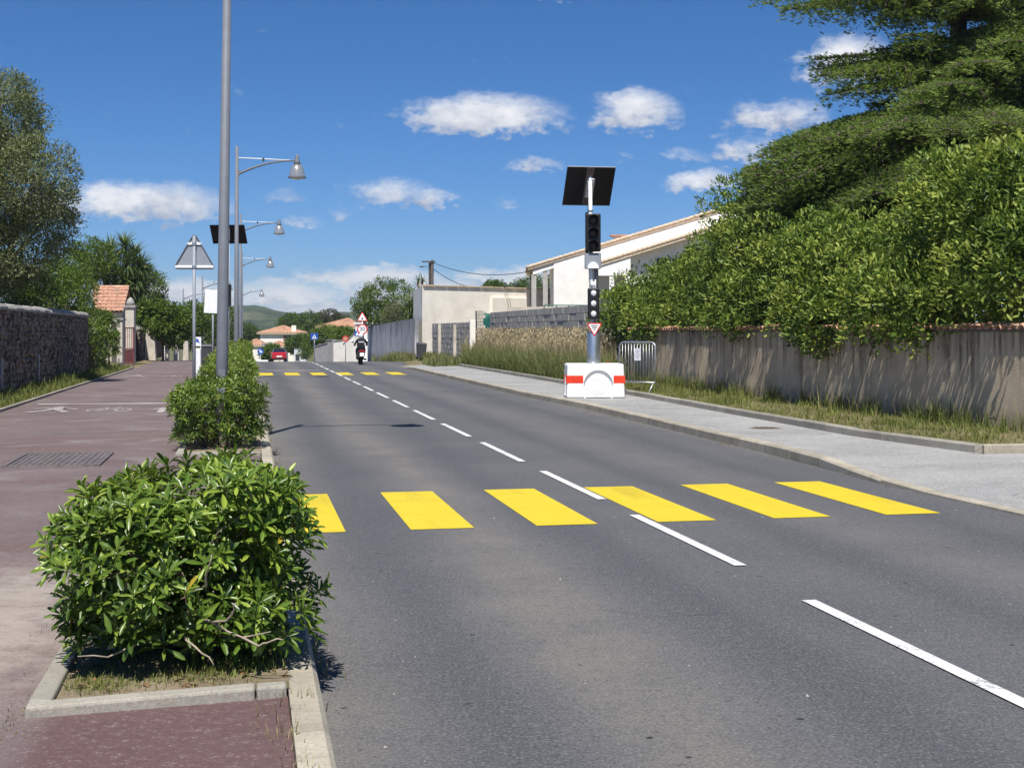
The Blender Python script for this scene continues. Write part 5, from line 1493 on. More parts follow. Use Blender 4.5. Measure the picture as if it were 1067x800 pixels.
# ---- white house with the long sloping roof
def white_house():
    r = thing('white_house', 'white house with a long sloping tiled roof and open corner porch', 'house', (0, 0, 0))
    Y0 = 78.0
    sl = lambda X: at(553, 277.5, Y0).z + (X - at(553, 277, Y0).x) * (at(752, 217.5, Y0).z - at(553, 277.5, Y0).z) / (at(752, 217, Y0).x - at(553, 277, Y0).x)
    xl, xm, xr = at(553, 0, Y0).x, at(577, 0, Y0).x, at(800, 0, Y0).x
    zb = 1.2
    # main wall
    m = MB(); m.prism([(xm, zb), (xr, zb), (xr, sl(xr) - .16), (xm, sl(xm) - .16)], Y0, Y0 + 9); m.build('wall', 'white_render', r)
    # porch beam and columns at the low corner
    m = MB(); m.prism([(xl + .12, sl(xl) - .46), (xm - .003, sl(xm) - .46), (xm - .003, sl(xm) - .16), (xl + .12, sl(xl) - .16)], Y0 + .05, Y0 + .40); m.build('porch_beam', 'white_render', r)
    for px in (556.3, 568.3):
        X = at(px, 0, Y0).x; MB().box((X, Y0 + .22, (zb + sl(X) - .5) / 2 + .02), (.26, .26, sl(X) - .47 - zb)).build('column', 'grey_block', r)
    X = at(556, 0, Y0).x; m = MB(); m.box((X, Y0 + 4.6, 3.4), (.28, .28, 3.6)); m.build('column', 'grey_block', r)
    # roof deck and verge tiles
    m = MB(); m.prism([(xl - .15, sl(xl - .15) - .155), (xr, sl(xr) - .155), (xr, sl(xr) - .03), (xl - .15, sl(xl - .15) - .03)], Y0 - .06, Y0 + 9.4); m.build('roof', 'verge_tile', r)
    vt = []
    n = 46
    for i in range(n):
        x0 = xl - .2 + (xr - xl + .2) * i / n; x1 = xl - .2 + (xr - xl + .2) * (i + 1.12) / n
        m = MB(); m.tube([(x0, Y0 - .03, sl(x0) + .02), (x1, Y0 - .03, sl(x1) - .01)], [.095, .08], 8); m.build('verge_tile', 'verge_tile', r)
    tile_sheet((xl - .2, Y0 + .06, sl(xl - .2)), (xl - .2, Y0 + 9.4, sl(xl - .2)), (xr, Y0 + 9.4, sl(xr)), (xr, Y0 + .06, sl(xr)), 'roof_tiles', 'terracotta', r, pitch=.25)
    # little raised ridge piece
    a = at(643, 245.5, Y0); m = MB(); m.prism([(a.x, a.z - .5), (a.x + 1.0, a.z - .35), (a.x + 1.0, a.z + .1), (a.x, a.z + .1)], Y0 + 2, Y0 + 2.8); m.build('chimney', 'white_render', r)
    MB().box((a.x + .45, Y0 + 2.4, a.z + .14), (1.3, 1.0, .08)).build('chimney_cap', 'terracotta', r)
    # front wing: lower verge, beam, columns and shaded wall behind
    Y1 = 73.0
    q0, q1 = at(621.5, 274.5, Y1), at(752, 234.0, Y1)
    s2 = lambda X: q0.z + (X - q0.x) * (q1.z - q0.z) / (q1.x - q0.x)
    xr2 = at(790, 0, Y1).x
    m = MB(); m.prism([(q0.x - .1, s2(q0.x - .1) - .18), (xr2, s2(xr2) - .18), (xr2, s2(xr2) - .03), (q0.x - .1, s2(q0.x - .1) - .03)], Y1 - .07, Y0 - .003); m.build('wing_roof', 'verge_tile', r)
    for i in range(34):
        x0 = q0.x - .15 + (xr2 - q0.x) * i / 34; x1 = q0.x - .15 + (xr2 - q0.x) * (i + 1.12) / 34
        m = MB(); m.tube([(x0, Y1 - .04, s2(x0) + .02), (x1, Y1 - .04, s2(x1) - .01)], [.095, .08], 8); m.build('verge_tile', 'verge_tile', r)
    tile_sheet((q0.x - .12, Y1 + .05, s2(q0.x - .12)), (q0.x - .12, Y0 - .02, s2(q0.x - .12)), (xr2, Y0 - .02, s2(xr2)), (xr2, Y1 + .05, s2(xr2)), 'wing_roof_tiles', 'verge_tile', r, pitch=.25)
    xe = at(657, 0, Y1).x
    m = MB(); m.prism([(q0.x + .1, s2(q0.x) - .62), (xe, s2(q0.x) - .62), (xe, s2(xe) - .18), (q0.x + .1, s2(q0.x + .1) - .18)], Y1, Y1 + .3); m.build('porch_beam', 'white_render', r)
    for px, w in ((637.5, .24), (653.5, .30)):
        X = at(px, 0, Y1).x; MB().box((X, Y1 + .16, (zb + s2(q0.x) - .62) / 2), (w, .26, s2(q0.x) - .625 - zb)).build('column', 'white_render', r)
    m = MB(); m.prism([(xe + .003, zb), (xr2, zb), (xr2, s2(xr2) - .182), (xe + .003, s2(xe) - .182)], Y1 + .6, Y1 + .9); m.build('wing_wall', 'white_render', r)
    X = at(701, 0, Y1).x
    w = MB().box((X, Y1 + .56, 4.75), (1.5, .06, 1.2)).build('window', 'glass_dark', r); MB().box((X, Y1 + .5, 4.12), (1.7, .16, .07)).build('sill', 'white_render', w); MB().box((X, Y1 + .52, 4.75), (.06, .05, 1.2)).build('mullion', 'white_metal', w)
    # aerial
    X = at(738, 0, Y0).x; zt_ = sl(X)
    an = MB(); an.tube([(X, Y0 + 3, zt_), (X, Y0 + 3, zt_ + 1.1)], .025, 6); 
    for i in range(5): an.tube([(X - .3, Y0 + 3 + .0, zt_ + .6 + .1 * i), (X + .3, Y0 + 3, zt_ + .6 + .1 * i)], .012, 5)
    an.build('aerial', 'steel', r)
white_house()
def terrace_wall():
    a = at(528, 320, 69); b = at(592, 318, 70)
    r = thing('terrace_wall', 'pale concrete terrace wall in front of the porch columns', 'wall', (0, 0, 0))
    m = MB(); m.hexa([(a.x, 69.5, .3), (b.x + 2.4, 70, .3), (b.x + 2.4, 70.3, .3), (a.x, 69.8, .3), (a.x, 69.5, a.z), (b.x + 2.4, 70, b.z), (b.x + 2.4, 70.3, b.z), (a.x, 69.8, a.z)]); m.build('wall_face', 'pale_stone', r)
    q = thing('green_railing', 'low green metal railing on the terrace wall', 'railing', (0, 0, 0))
    c = at(567, 318, 69.2); d = at(632, 318, 69.2)
    MB().tube([(c.x, 69.3, c.z), (d.x, 69.5, c.z)], .028, 8).build('handrail', 'green_metal', q)
    for i in range(6):
        X = c.x + (d.x - c.x) * i / 5; MB().tube([(X, 69.3 + .2 * i / 5, c.z - .6), (X, 69.3 + .2 * i / 5, c.z)], .03, 8).build('post', 'green_metal', q)
terrace_wall()
def metal_hut():                                      # blue-grey sheet behind the barrier
    g = gat(646, 42); r = thing('sheet_gate', 'blue grey sheet metal gate behind the crowd barrier', 'gate', (g.x, g.y, .15), TH + R(20))
    MB().box((0, 0, .95), (.08, .08, 1.9)).build('post', 'sign_grey', r); MB().box((1.5, 0, .95), (.08, .08, 1.9)).build('post', 'sign_grey', r)
    for i in range(8): MB().box((.13 + .18 * i, 0, .92), (.165, .03, 1.6)).build('slat', 'lamp_grey', r)
metal_hut()

# ---- utility pole with cables
def utility():
    a = at(450.5, 271, 98); g = gat(450.5, 98)
    r = thing('utility_pole', 'wooden utility pole with a small lamp arm above the cream building', 'utility pole', g, 0)
    h = a.z - g.z
    MB().tube([(0, 0, 0), (0, 0, h)], [.12, .09], 10).build('pole', 'wood_pole', r, smooth=True)
    MB().tube([(-.18, .1, h - 3), (-.18, .1, h - .1)], .08, 8).build('side_pole', 'wood_pole', r)
    MB().box((-.25, -.1, h - .12), (.9, .08, .1)).build('crossarm', 'wood_pole', r)
    MB().tube([(-.1, 0, h - .55), (-.5, 0, h - .42), (-.62, 0, h - .44)], .025, 6).build('lamp_arm', 'dark_grey', r)
    MB().box((-.72, 0, h - .45), (.30, .14, .08)).build('lamp_head', 'dark_grey', r, bevel=.02)
    e = at(556, 282, 79)
    for i, (z0, sag, zz) in enumerate(((h - .15, .5, e.z), (h - .55, 1.0, e.z - .35))):
        p0 = g + Vector((0, 0, z0)); p1 = Vector((e.x, e.y, zz)); m = MB()
        m.tube([p0.lerp(p1, k_ / 16) - Vector((0, 0, sag * 4 * (k_ / 16) * (1 - k_ / 16))) for k_ in range(17)], .022, 5)
        tag(m.build('power_cable', 'wire', None), 'upper overhead cable from the wooden pole to the white house' if i == 0 else 'lower sagging overhead cable from the wooden pole', 'cable', 'overhead cables')
utility()

# ---- houses at the end of the road
def hip_house(label, pxl, pxr, Y, y_eave, y_ridge, ridge_px=None, depth=8, over=.4, wallmat='cream_render', zb=None, wins=()):
    L, Rr = at(pxl, y_eave, Y), at(pxr, y_eave, Y); zr = at(0, y_ridge, Y + depth / 2).z
    r = thing('house', label, 'house', (0, 0, 0))
    if zb is None: zb = gat((pxl + pxr) / 2, Y).z - .2
    x0, x1, ze = L.x + over, Rr.x - over, L.z
    MB().box(((x0 + x1) / 2, Y + depth / 2, (zb + ze) / 2), (x1 - x0, depth - 2 * over, ze - zb)).build('wall', wallmat, r)
    w = Rr.x - L.x; hr = max(.2, (w - depth) / 2)
    cx = (L.x + Rr.x) / 2 if ridge_px is None else at(ridge_px, 0, Y).x
    A, B, C_, D_ = Vector((L.x, Y, ze)), Vector((Rr.x, Y, ze)), Vector((Rr.x, Y + depth, ze)), Vector((L.x, Y + depth, ze))
    P, Q = Vector((cx - hr, Y + depth / 2, zr)), Vector((cx + hr, Y + depth / 2, zr))
    def face(n_, a, b, c, d): tile_sheet(a, b, c, d, 'roof', 'terracotta', r, pitch=.3, rows=8)
    face(0, A, B, Q, P); face(1, B, C_, Q, Q); face(2, C_, D_, P, Q); face(3, D_, A, P, P)
    MB().slab([(A.x, A.y), (B.x, B.y), (C_.x, C_.y), (D_.x, D_.y)], ze - .14, ze - .006).build('eaves', 'verge_tile', r)
    rt = MB(); rt.tube([P + Vector((0, 0, .05)), Q + Vector((0, 0, .05))], .12, 8)
    for a, b in ((A, P), (B, Q), (C_, Q), (D_, P)): rt.tube([a + Vector((0, 0, .05)), b + Vector((0, 0, .05))], .10, 6)
    rt.build('ridge_tiles', 'terracotta', r)
    for (px, py, ww, hh) in wins:
        c = at(px, py, Y); f = MB().box((c.x, Y + over - .02, c.z), (ww, .06, hh)).build('window', 'glass_dark', r)
        MB().box((c.x, Y + over - .06, c.z - hh / 2 - .04), (ww + .2, .14, .07)).build('sill', 'white_render', f)
        for sx in (-1, 1): MB().box((c.x + sx * (ww / 2 + .2), Y + over - .03, c.z), (.36, .05, hh)).build('shutter', 'gate_red', f)
    return r
h1 = hip_house('cream villa with a terracotta hip roof straight down the road', 267.5, 312.5, 228, 347.2, 340, 290.5, 9, .45, wins=((299.5, 352, .7, .8),))
MB().box((at(305, 0, 228).x, 229.4, at(0, 345, 228).z), (.7, .7, 1.8)).build('chimney', 'cream_render', h1)
hip_house('low annexe with a tiled roof left of the cream villa', 253.5, 273, 218, 360, 354, None, 6, .3)
hip_house('small tiled porch in front of the cream villa', 280, 297, 212, 361, 356, None, 5, .3)
hip_house('tiled house behind the green hedge left of the speed sign', 329, 372, 150, 341.2, 333, 358, 8, .3, wins=((366, 345, .5, .7),))
def wall_far(name, label, pa, pb, mat, cap=None, thick=.25):
    (xa, ya, Ya), (xb, yb, Yb) = pa, pb
    A, B = at(xa, ya, Ya), at(xb, yb, Yb); ga, gb = gat(xa, Ya).z - .1, gat(xb, Yb).z - .1
    d = (Vector((B.x, B.y, 0)) - Vector((A.x, A.y, 0))); n = Vector((-d.y, d.x, 0)).normalized() * thick
    r = thing(name, label, 'wall', (0, 0, 0))
    p = [Vector((A.x, A.y, 0)), Vector((B.x, B.y, 0)), Vector((B.x, B.y, 0)) + n, Vector((A.x, A.y, 0)) + n]
    m = MB(); m.hexa([Vector((q.x, q.y, z)) for q, z in zip(p, (ga, gb, gb, ga))] + [Vector((q.x, q.y, z)) for q, z in zip(p, (A.z, B.z, B.z, A.z))]); m.build('wall_face', mat, r)
    e = n.normalized() * .05
    m = MB(); m.hexa([Vector((q.x, q.y, z + .003)) for q, z in zip((p[0] - e, p[1] - e, p[2] + e, p[3] + e), (A.z, B.z, B.z, A.z))] + [Vector((q.x, q.y, z + .07)) for q, z in zip((p[0] - e, p[1] - e, p[2] + e, p[3] + e), (A.z, B.z, B.z, A.z))]); m.build('coping', 'stone_coping', r)
wall_far('far_wall', 'grey roadside wall stepping up behind the blue crossing sign', (327, 361.5, 121), (341.5, 357.5, 118), 'grey_block')
wall_far('far_wall', 'short grey wall panel left of the cream garden wall', (341.6, 354.5, 117.6), (346.5, 354.5, 116.8), 'grey_block')
wall_far('far_wall', 'cream garden wall below the green hedge near the round sign', (347.5, 356, 113.5), (357.5, 354.5, 112.6), 'cream_render')
wall_far('far_wall', 'taller cream wall rising towards the speed limit sign', (357.7, 359, 112.5), (371.5, 346, 111.3), 'cream_render')
wall_far('far_wall', 'low white wall right of the red car', (306.5, 363.5, 182), (318.5, 363.5, 180), 'white_render')
wall_far('far_wall', 'cream wall end left of the red car', (273.5, 358.5, 205), (281, 360, 203), 'cream_render')
def white_shed():
    r = thing('white_shed', 'low white building behind the speed limit sign', 'building', (0, 0, 0))
    a, b = at(370.5, 337.5, 128), at(397, 337.5, 128); zb = gat(383, 128).z
    MB().box(((a.x + b.x) / 2, 131, (zb + a.z) / 2), (b.x - a.x, 6, a.z - zb)).build('wall', 'white_render', r)
    MB().box(((a.x + b.x) / 2, 131, a.z + .06), (b.x - a.x + .3, 6.3, .12)).build('roof_slab', 'white_render', r)
    MB().box((at(374, 0, 127).x, 127.97, a.z - 1.4), (.7, .05, 1.0)).build('window', 'glass_dark', r)
white_shed()
g = gat(310, 172); wb = thing('street_bin', 'dark bin at the foot of the low white wall', 'bin', g, R(5)); bin_parts(wb, .85, 'dark_grey')

# ================================================================== vegetation
# ---- near pittosporum shrub: whorls of glossy leaves, bare twigs below
def whorl_leaves(C, A, rng, n_leaf, L):
    """leaves radiate around each stem tip; returns P,d,s,n,len"""
    Pl, D, Nn, Ls = [], [], [], []
    for c, a in zip(C, A):
        a = a / (np.linalg.norm(a) + 1e-9)
        ref = np.array([1, 0, 0]) if abs(a[0]) < .7 else np.array([0, 1, 0])
        u = np.cross(a, ref); u /= np.linalg.norm(u); v = np.cross(a, u)
        k = rng.integers(n_leaf[0], n_leaf[1]); ph = rng.uniform(0, 6.28)
        for i in range(k):
            q = ph + i * 2.399
            op = R(28) + R(62) * (i / k) + rng.normal(0, .14)      # inner leaves upright, outer leaves spread
            d = a * math.cos(op) + (u * math.cos(q) + v * math.sin(q)) * math.sin(op)
            Pl.append(c - a * .035 * (i / k)); D.append(d); Nn.append(a * math.sin(op) - (u * math.cos(q) + v * math.sin(q)) * math.cos(op) + rng.normal(0, .2, 3)); Ls.append(L * rng.uniform(.68, 1.18) * (0.72 + .4 * i / k))
    Pl, D, Nn, Ls = np.array(Pl), np.array(D), np.array(Nn), np.array(Ls)
    D /= np.linalg.norm(D, axis=1, keepdims=True)
    Nn -= D * np.sum(Nn * D, axis=1, keepdims=True); Nn /= np.linalg.norm(Nn, axis=1, keepdims=True)
    S = np.cross(Nn, D)
    return Pl, D, S, Nn, Ls
def pittosporum(label, s, t, hw, hd, h, n_shell, n_in, seed, L=.085, parts=0, base=.16, low_gap=True, group=None, tints=(.44, .27), n_leaf=(9, 14), tm=None):
    rng = np.random.default_rng(seed)
    o = W(s, t, base)
    r = thing('pittosporum_shrub', label, 'shrub', o, TH, group)
    C, A = [], []
    while len(C) < n_shell:
        u = rng.normal(size=3); u /= np.linalg.norm(u)
        if u[2] < -.55: continue
        # rounded box
        m = np.sign(u) * np.abs(u) ** .74; m /= max(1e-6, np.max(np.abs(m)) ** .55)
        m *= rng.uniform(.86, 1.06) if rng.random() < .8 else rng.uniform(.6, .9)
        bulge = 1 + .10 * math.sin(3.1 * math.atan2(m[1], m[0]) + seed) + .07 * math.sin(5 * m[2] + 2 * m[0] + seed)
        p = np.array([m[0] * hw * bulge, m[1] * hd * bulge, h * .52 + m[2] * h * .50])
        if m[2] > 0: p[2] *= 1 + .10 * math.exp(-((p[0] - .35 * hw) / (.5 * hw)) ** 2) + .05 * math.sin(7 * p[0] + seed) * math.sin(6 * p[1] + 1)
        if p[2] < .04: continue
        if low_gap and p[2] < h * .30 and rng.random() < .2: continue
        C.append(p); a = u * np.array([.9, .9, .6]) + np.array([0, 0, .8]) + rng.normal(0, .18, 3); A.append(a)
    for _ in range(n_in):
        u = rng.uniform(-1, 1, 3); p = np.array([u[0] * hw * .80, u[1] * hd * .80, h * .50 + u[2] * h * .40]); C.append(p); A.append(np.array([u[0], u[1], .8]) + rng.normal(0, .4, 3))
    C, A = np.array(C), np.array(A)
    Pl, D, S, Nn, Ls = whorl_leaves(C, A, rng, n_leaf, L)
    m = len(Pl)
    hgt = np.clip(Pl[:, 2] / h, 0, 1)
    tint = np.clip(tints[0] + .16 * (hgt - .5) + rng.normal(0, tints[1], m), 0, .88)
    yl = rng.random(m) < .006; tint[yl] = 1.0
    Wd = Ls * .245 * rng.uniform(.85, 1.2, m)
    sel = np.zeros(m, bool)
    if parts:                                         # the leaves that show largest, one by one
        cam_l = Matrix.Rotation(-TH, 3, 'Z') @ (Vector((0, 0, HC)) - o); cl = np.array(cam_l)
        dist = np.linalg.norm(Pl - cl, axis=1)
        outw = np.linalg.norm((Pl - np.array([0, 0, h * .5])) / np.array([hw, hd, h * .5]), axis=1)
        facing = np.abs(np.sum(Nn * (cl - Pl), axis=1)) / dist
        score = Ls * Wd * facing / dist ** 2 * (outw > .8)
        # only leaves with nothing much in front: on the near side
        score *= ((Pl - 0) @ (cl / np.linalg.norm(cl)) > .18)
        idx = np.argsort(-score)[:parts]; sel[idx] = True
        variants = {}
        tv, tf = leaf_obovate()
        for q in range(6):
            v2 = tv.copy(); v2[:, 1] *= .245; v2[:, 2] *= .7 + .12 * q
            variants[q] = np_mesh('leaf', v2, tf, 'leaf_pittosporum', np.full(len(tv), .22 + .12 * q), True)
        for i in idx:
            q = int(np.clip((tint[i] - .22) / .12, 0, 5)); ob = link('leaf', variants[q], None, r)
            ob.matrix_local = Matrix(((D[i][0] * Ls[i], S[i][0] * Ls[i], Nn[i][0] * Ls[i], Pl[i][0]), (D[i][1] * Ls[i], S[i][1] * Ls[i], Nn[i][1] * Ls[i], Pl[i][1]), (D[i][2] * Ls[i], S[i][2] * Ls[i], Nn[i][2] * Ls[i], Pl[i][2]), (0, 0, 0, 1)))
    k = ~sel
    V, F, T = scatter_leaves(tm or leaf_obovate(), Pl[k], D[k], S[k], Nn[k], Ls[k], Wd[k], tint[k])
    fo = link('foliage', np_mesh('foliage', V, F, 'leaf_pittosporum', T, True), None, r); fo['kind'] = 'stuff'
    # stems fan out from the soil to the whorls
    mb = MB(); rr = random.Random(seed)
    stems = []
    for i in range(16):
        a = rr.uniform(0, 6.28); q = rr.uniform(.1, .5); b = Vector((math.cos(a) * hw * .28, math.sin(a) * hd * .28, -.05))
        e = Vector((math.cos(a) * hw * rr.uniform(.45, .8), math.sin(a) * hd * rr.uniform(.45, .8), h * rr.uniform(.4, .72)))
        mid = b.lerp(e, .5) + Vector((rr.uniform(-.1, .1), rr.uniform(-.1, .1), rr.uniform(0, .1)))
        mb.tube([b, mid, e], [.018, .013, .008], 6); stems += [mid, e, b.lerp(mid, .6), mid.lerp(e, .5)]
    n_t = min(len(C), 150)
    for i in rr.sample(range(len(C)), n_t):
        c = Vector(C[i]); s0 = min(stems, key=lambda q: (q - c).length)
        if (s0 - c).length < .7: mb.tube([s0, s0.lerp(c, .5) + Vector((rr.uniform(-.03, .03), rr.uniform(-.03, .03), rr.uniform(-.04, .02))), c], [.004, .0035, .0025], 5)
    mb.build('stems', 'stem_brown', r, smooth=True)
    return r
sh = pittosporum('large pittosporum shrub with bare twigs, nearest the camera in its kerbed bed', 7.50, -3.63, .53, .60, .78, 540, 430, 21, L=.094, parts=300, base=.14)
tw = MB(); rr = random.Random(3)                      # pale bare twigs on the near side
for (a, b, c, d) in [((.02, -.45, .32), (.15, -.66, .30), (.30, -.78, .24), (.44, -.80, .27)), ((.15, -.66, .30), (.22, -.78, .33), (.26, -.84, .40), (.27, -.86, .44)), ((-.22, -.40, .30), (-.30, -.60, .38), (-.27, -.68, .52), (-.24, -.72, .60)),
                     ((.0, -.4, .2), (.02, -.62, .20), (.10, -.72, .15), (.16, -.78, .10)), ((.05, -.45, .45), (.12, -.66, .50), (.13, -.72, .60), (.15, -.75, .68)), ((.30, -.78, .24), (.38, -.82, .20), (.42, -.84, .22), (.5, -.85, .235)),
                     ((-.1, -.45, .2), (-.25, -.62, .18), (-.36, -.68, .14), (-.5, -.72, .16))]:
    a, b, c, d = map(Vector, (a, b, c, d)); j = lambda q: q + Vector((rr.uniform(-.012, .012), rr.uniform(-.012, .012), rr.uniform(-.012, .012)))
    tw.tube([a, j(a.lerp(b, .5)), b, j(b.lerp(c, .5)), c, j(c.lerp(d, .5)), d], [.0075, .007, .006, .0055, .0045, .004, .0025], 6)
tw.v = [(x * .85, y * .86, z * .80) for x, y, z in tw.v]
tw.build('bare_twigs', 'twig', sh, smooth=True)
pittosporum('square clipped pittosporum shrub, second along the strip, below the lamp post', 19.6, -3.74, .58, .62, .80, 520, 260, 33, L=.085, base=.14, low_gap=False, n_leaf=(8, 12), tm=leaf_hex())
pittosporum('clipped shrub wrapped around the foot of the nearest lamp post', 22.1, -3.74, .50, .7, .78, 360, 160, 35, L=.085, base=.14, low_gap=False, n_leaf=(8, 11), tm=leaf_hex())
k_ = 0
for s, hd, h in ((28.6, 1.1, .90), (31.6, 1.6, .92), (35.2, 1.6, .95), (38.9, 1.6, .98), (46.6, 1.8, 1.05), (50.4, 1.8, 1.08), (54.4, 1.9, 1.08)):
    pittosporum('clipped green shrub in the hedge row, %s' % ('first behind the nearest lamp post', 'second of the row behind the lamp post', 'third of the row behind the lamp post', 'fourth of the row, ending the long planter', 'first in the far planter by the white mast', 'middle shrub of the far planter', 'last shrub of the row before the far crossing')[k_], s, -3.72, .50, hd, h, 460, 140, 40 + k_, L=.09, base=.14, low_gap=False, group='clipped hedge row in the strip', n_leaf=(7, 10), tm=leaf_diamond(), tints=(.56, .24)); k_ += 1

# ---- hedge over the garden wall on the right
def big_shrub(label, s, t, lobes, n_clump, per, seed, mat='leaf_hedge', L=.115, Wd=.050, clump=.37, group='shrubs overhanging the garden wall', name='hedge_shrub', base=.25, zmin=.9, tint0=.44, tmpl=None, inner=.3):
    o = W(s, t, base); r = thing(name, label, 'shrub', o, TH, group)
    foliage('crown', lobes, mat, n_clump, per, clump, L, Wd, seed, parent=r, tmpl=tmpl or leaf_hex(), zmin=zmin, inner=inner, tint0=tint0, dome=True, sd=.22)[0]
    limbs(r, (0, 0, 0), lobes, .085, 'bark', (0, 0, .9), seed)
    return r
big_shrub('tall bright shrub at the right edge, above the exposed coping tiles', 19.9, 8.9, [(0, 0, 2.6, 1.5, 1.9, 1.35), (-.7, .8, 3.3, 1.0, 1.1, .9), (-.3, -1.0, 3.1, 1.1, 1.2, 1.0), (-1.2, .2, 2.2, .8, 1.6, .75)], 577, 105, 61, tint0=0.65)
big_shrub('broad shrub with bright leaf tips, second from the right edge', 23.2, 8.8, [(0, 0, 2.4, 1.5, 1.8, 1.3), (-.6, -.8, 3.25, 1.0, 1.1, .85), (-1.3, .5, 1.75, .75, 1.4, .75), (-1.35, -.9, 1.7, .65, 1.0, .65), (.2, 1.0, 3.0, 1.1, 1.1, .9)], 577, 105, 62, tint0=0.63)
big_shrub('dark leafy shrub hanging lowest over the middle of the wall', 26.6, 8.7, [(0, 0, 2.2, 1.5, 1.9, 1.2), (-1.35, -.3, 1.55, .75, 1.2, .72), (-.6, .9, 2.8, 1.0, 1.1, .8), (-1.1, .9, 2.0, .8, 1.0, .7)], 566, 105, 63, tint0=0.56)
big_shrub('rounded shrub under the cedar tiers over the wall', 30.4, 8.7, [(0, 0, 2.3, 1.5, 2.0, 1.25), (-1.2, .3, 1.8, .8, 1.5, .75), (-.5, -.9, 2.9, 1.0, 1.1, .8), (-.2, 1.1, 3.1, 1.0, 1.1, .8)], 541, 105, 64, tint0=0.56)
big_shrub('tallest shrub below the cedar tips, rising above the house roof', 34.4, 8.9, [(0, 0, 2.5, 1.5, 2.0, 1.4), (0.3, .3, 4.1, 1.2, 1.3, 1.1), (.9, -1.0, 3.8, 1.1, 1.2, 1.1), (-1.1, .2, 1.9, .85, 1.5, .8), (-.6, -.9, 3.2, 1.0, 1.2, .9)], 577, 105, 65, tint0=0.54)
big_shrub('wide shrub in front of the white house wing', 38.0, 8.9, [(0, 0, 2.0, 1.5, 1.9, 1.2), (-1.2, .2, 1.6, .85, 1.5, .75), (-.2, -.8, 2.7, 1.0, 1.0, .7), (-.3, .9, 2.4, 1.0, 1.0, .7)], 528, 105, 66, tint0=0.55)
big_shrub('last shrub at the left end of the wall, above the crowd barrier', 41.4, 8.75, [(0, 0, 1.9, 1.3, 1.6, 1.05), (-1.1, .1, 1.7, .85, 1.2, .8), (-.8, .6, 2.2, .8, .8, .6), (-.3, -.8, 2.4, 1.0, 1.0, .65)], 516, 105, 67, tint0=0.54, zmin=.8)

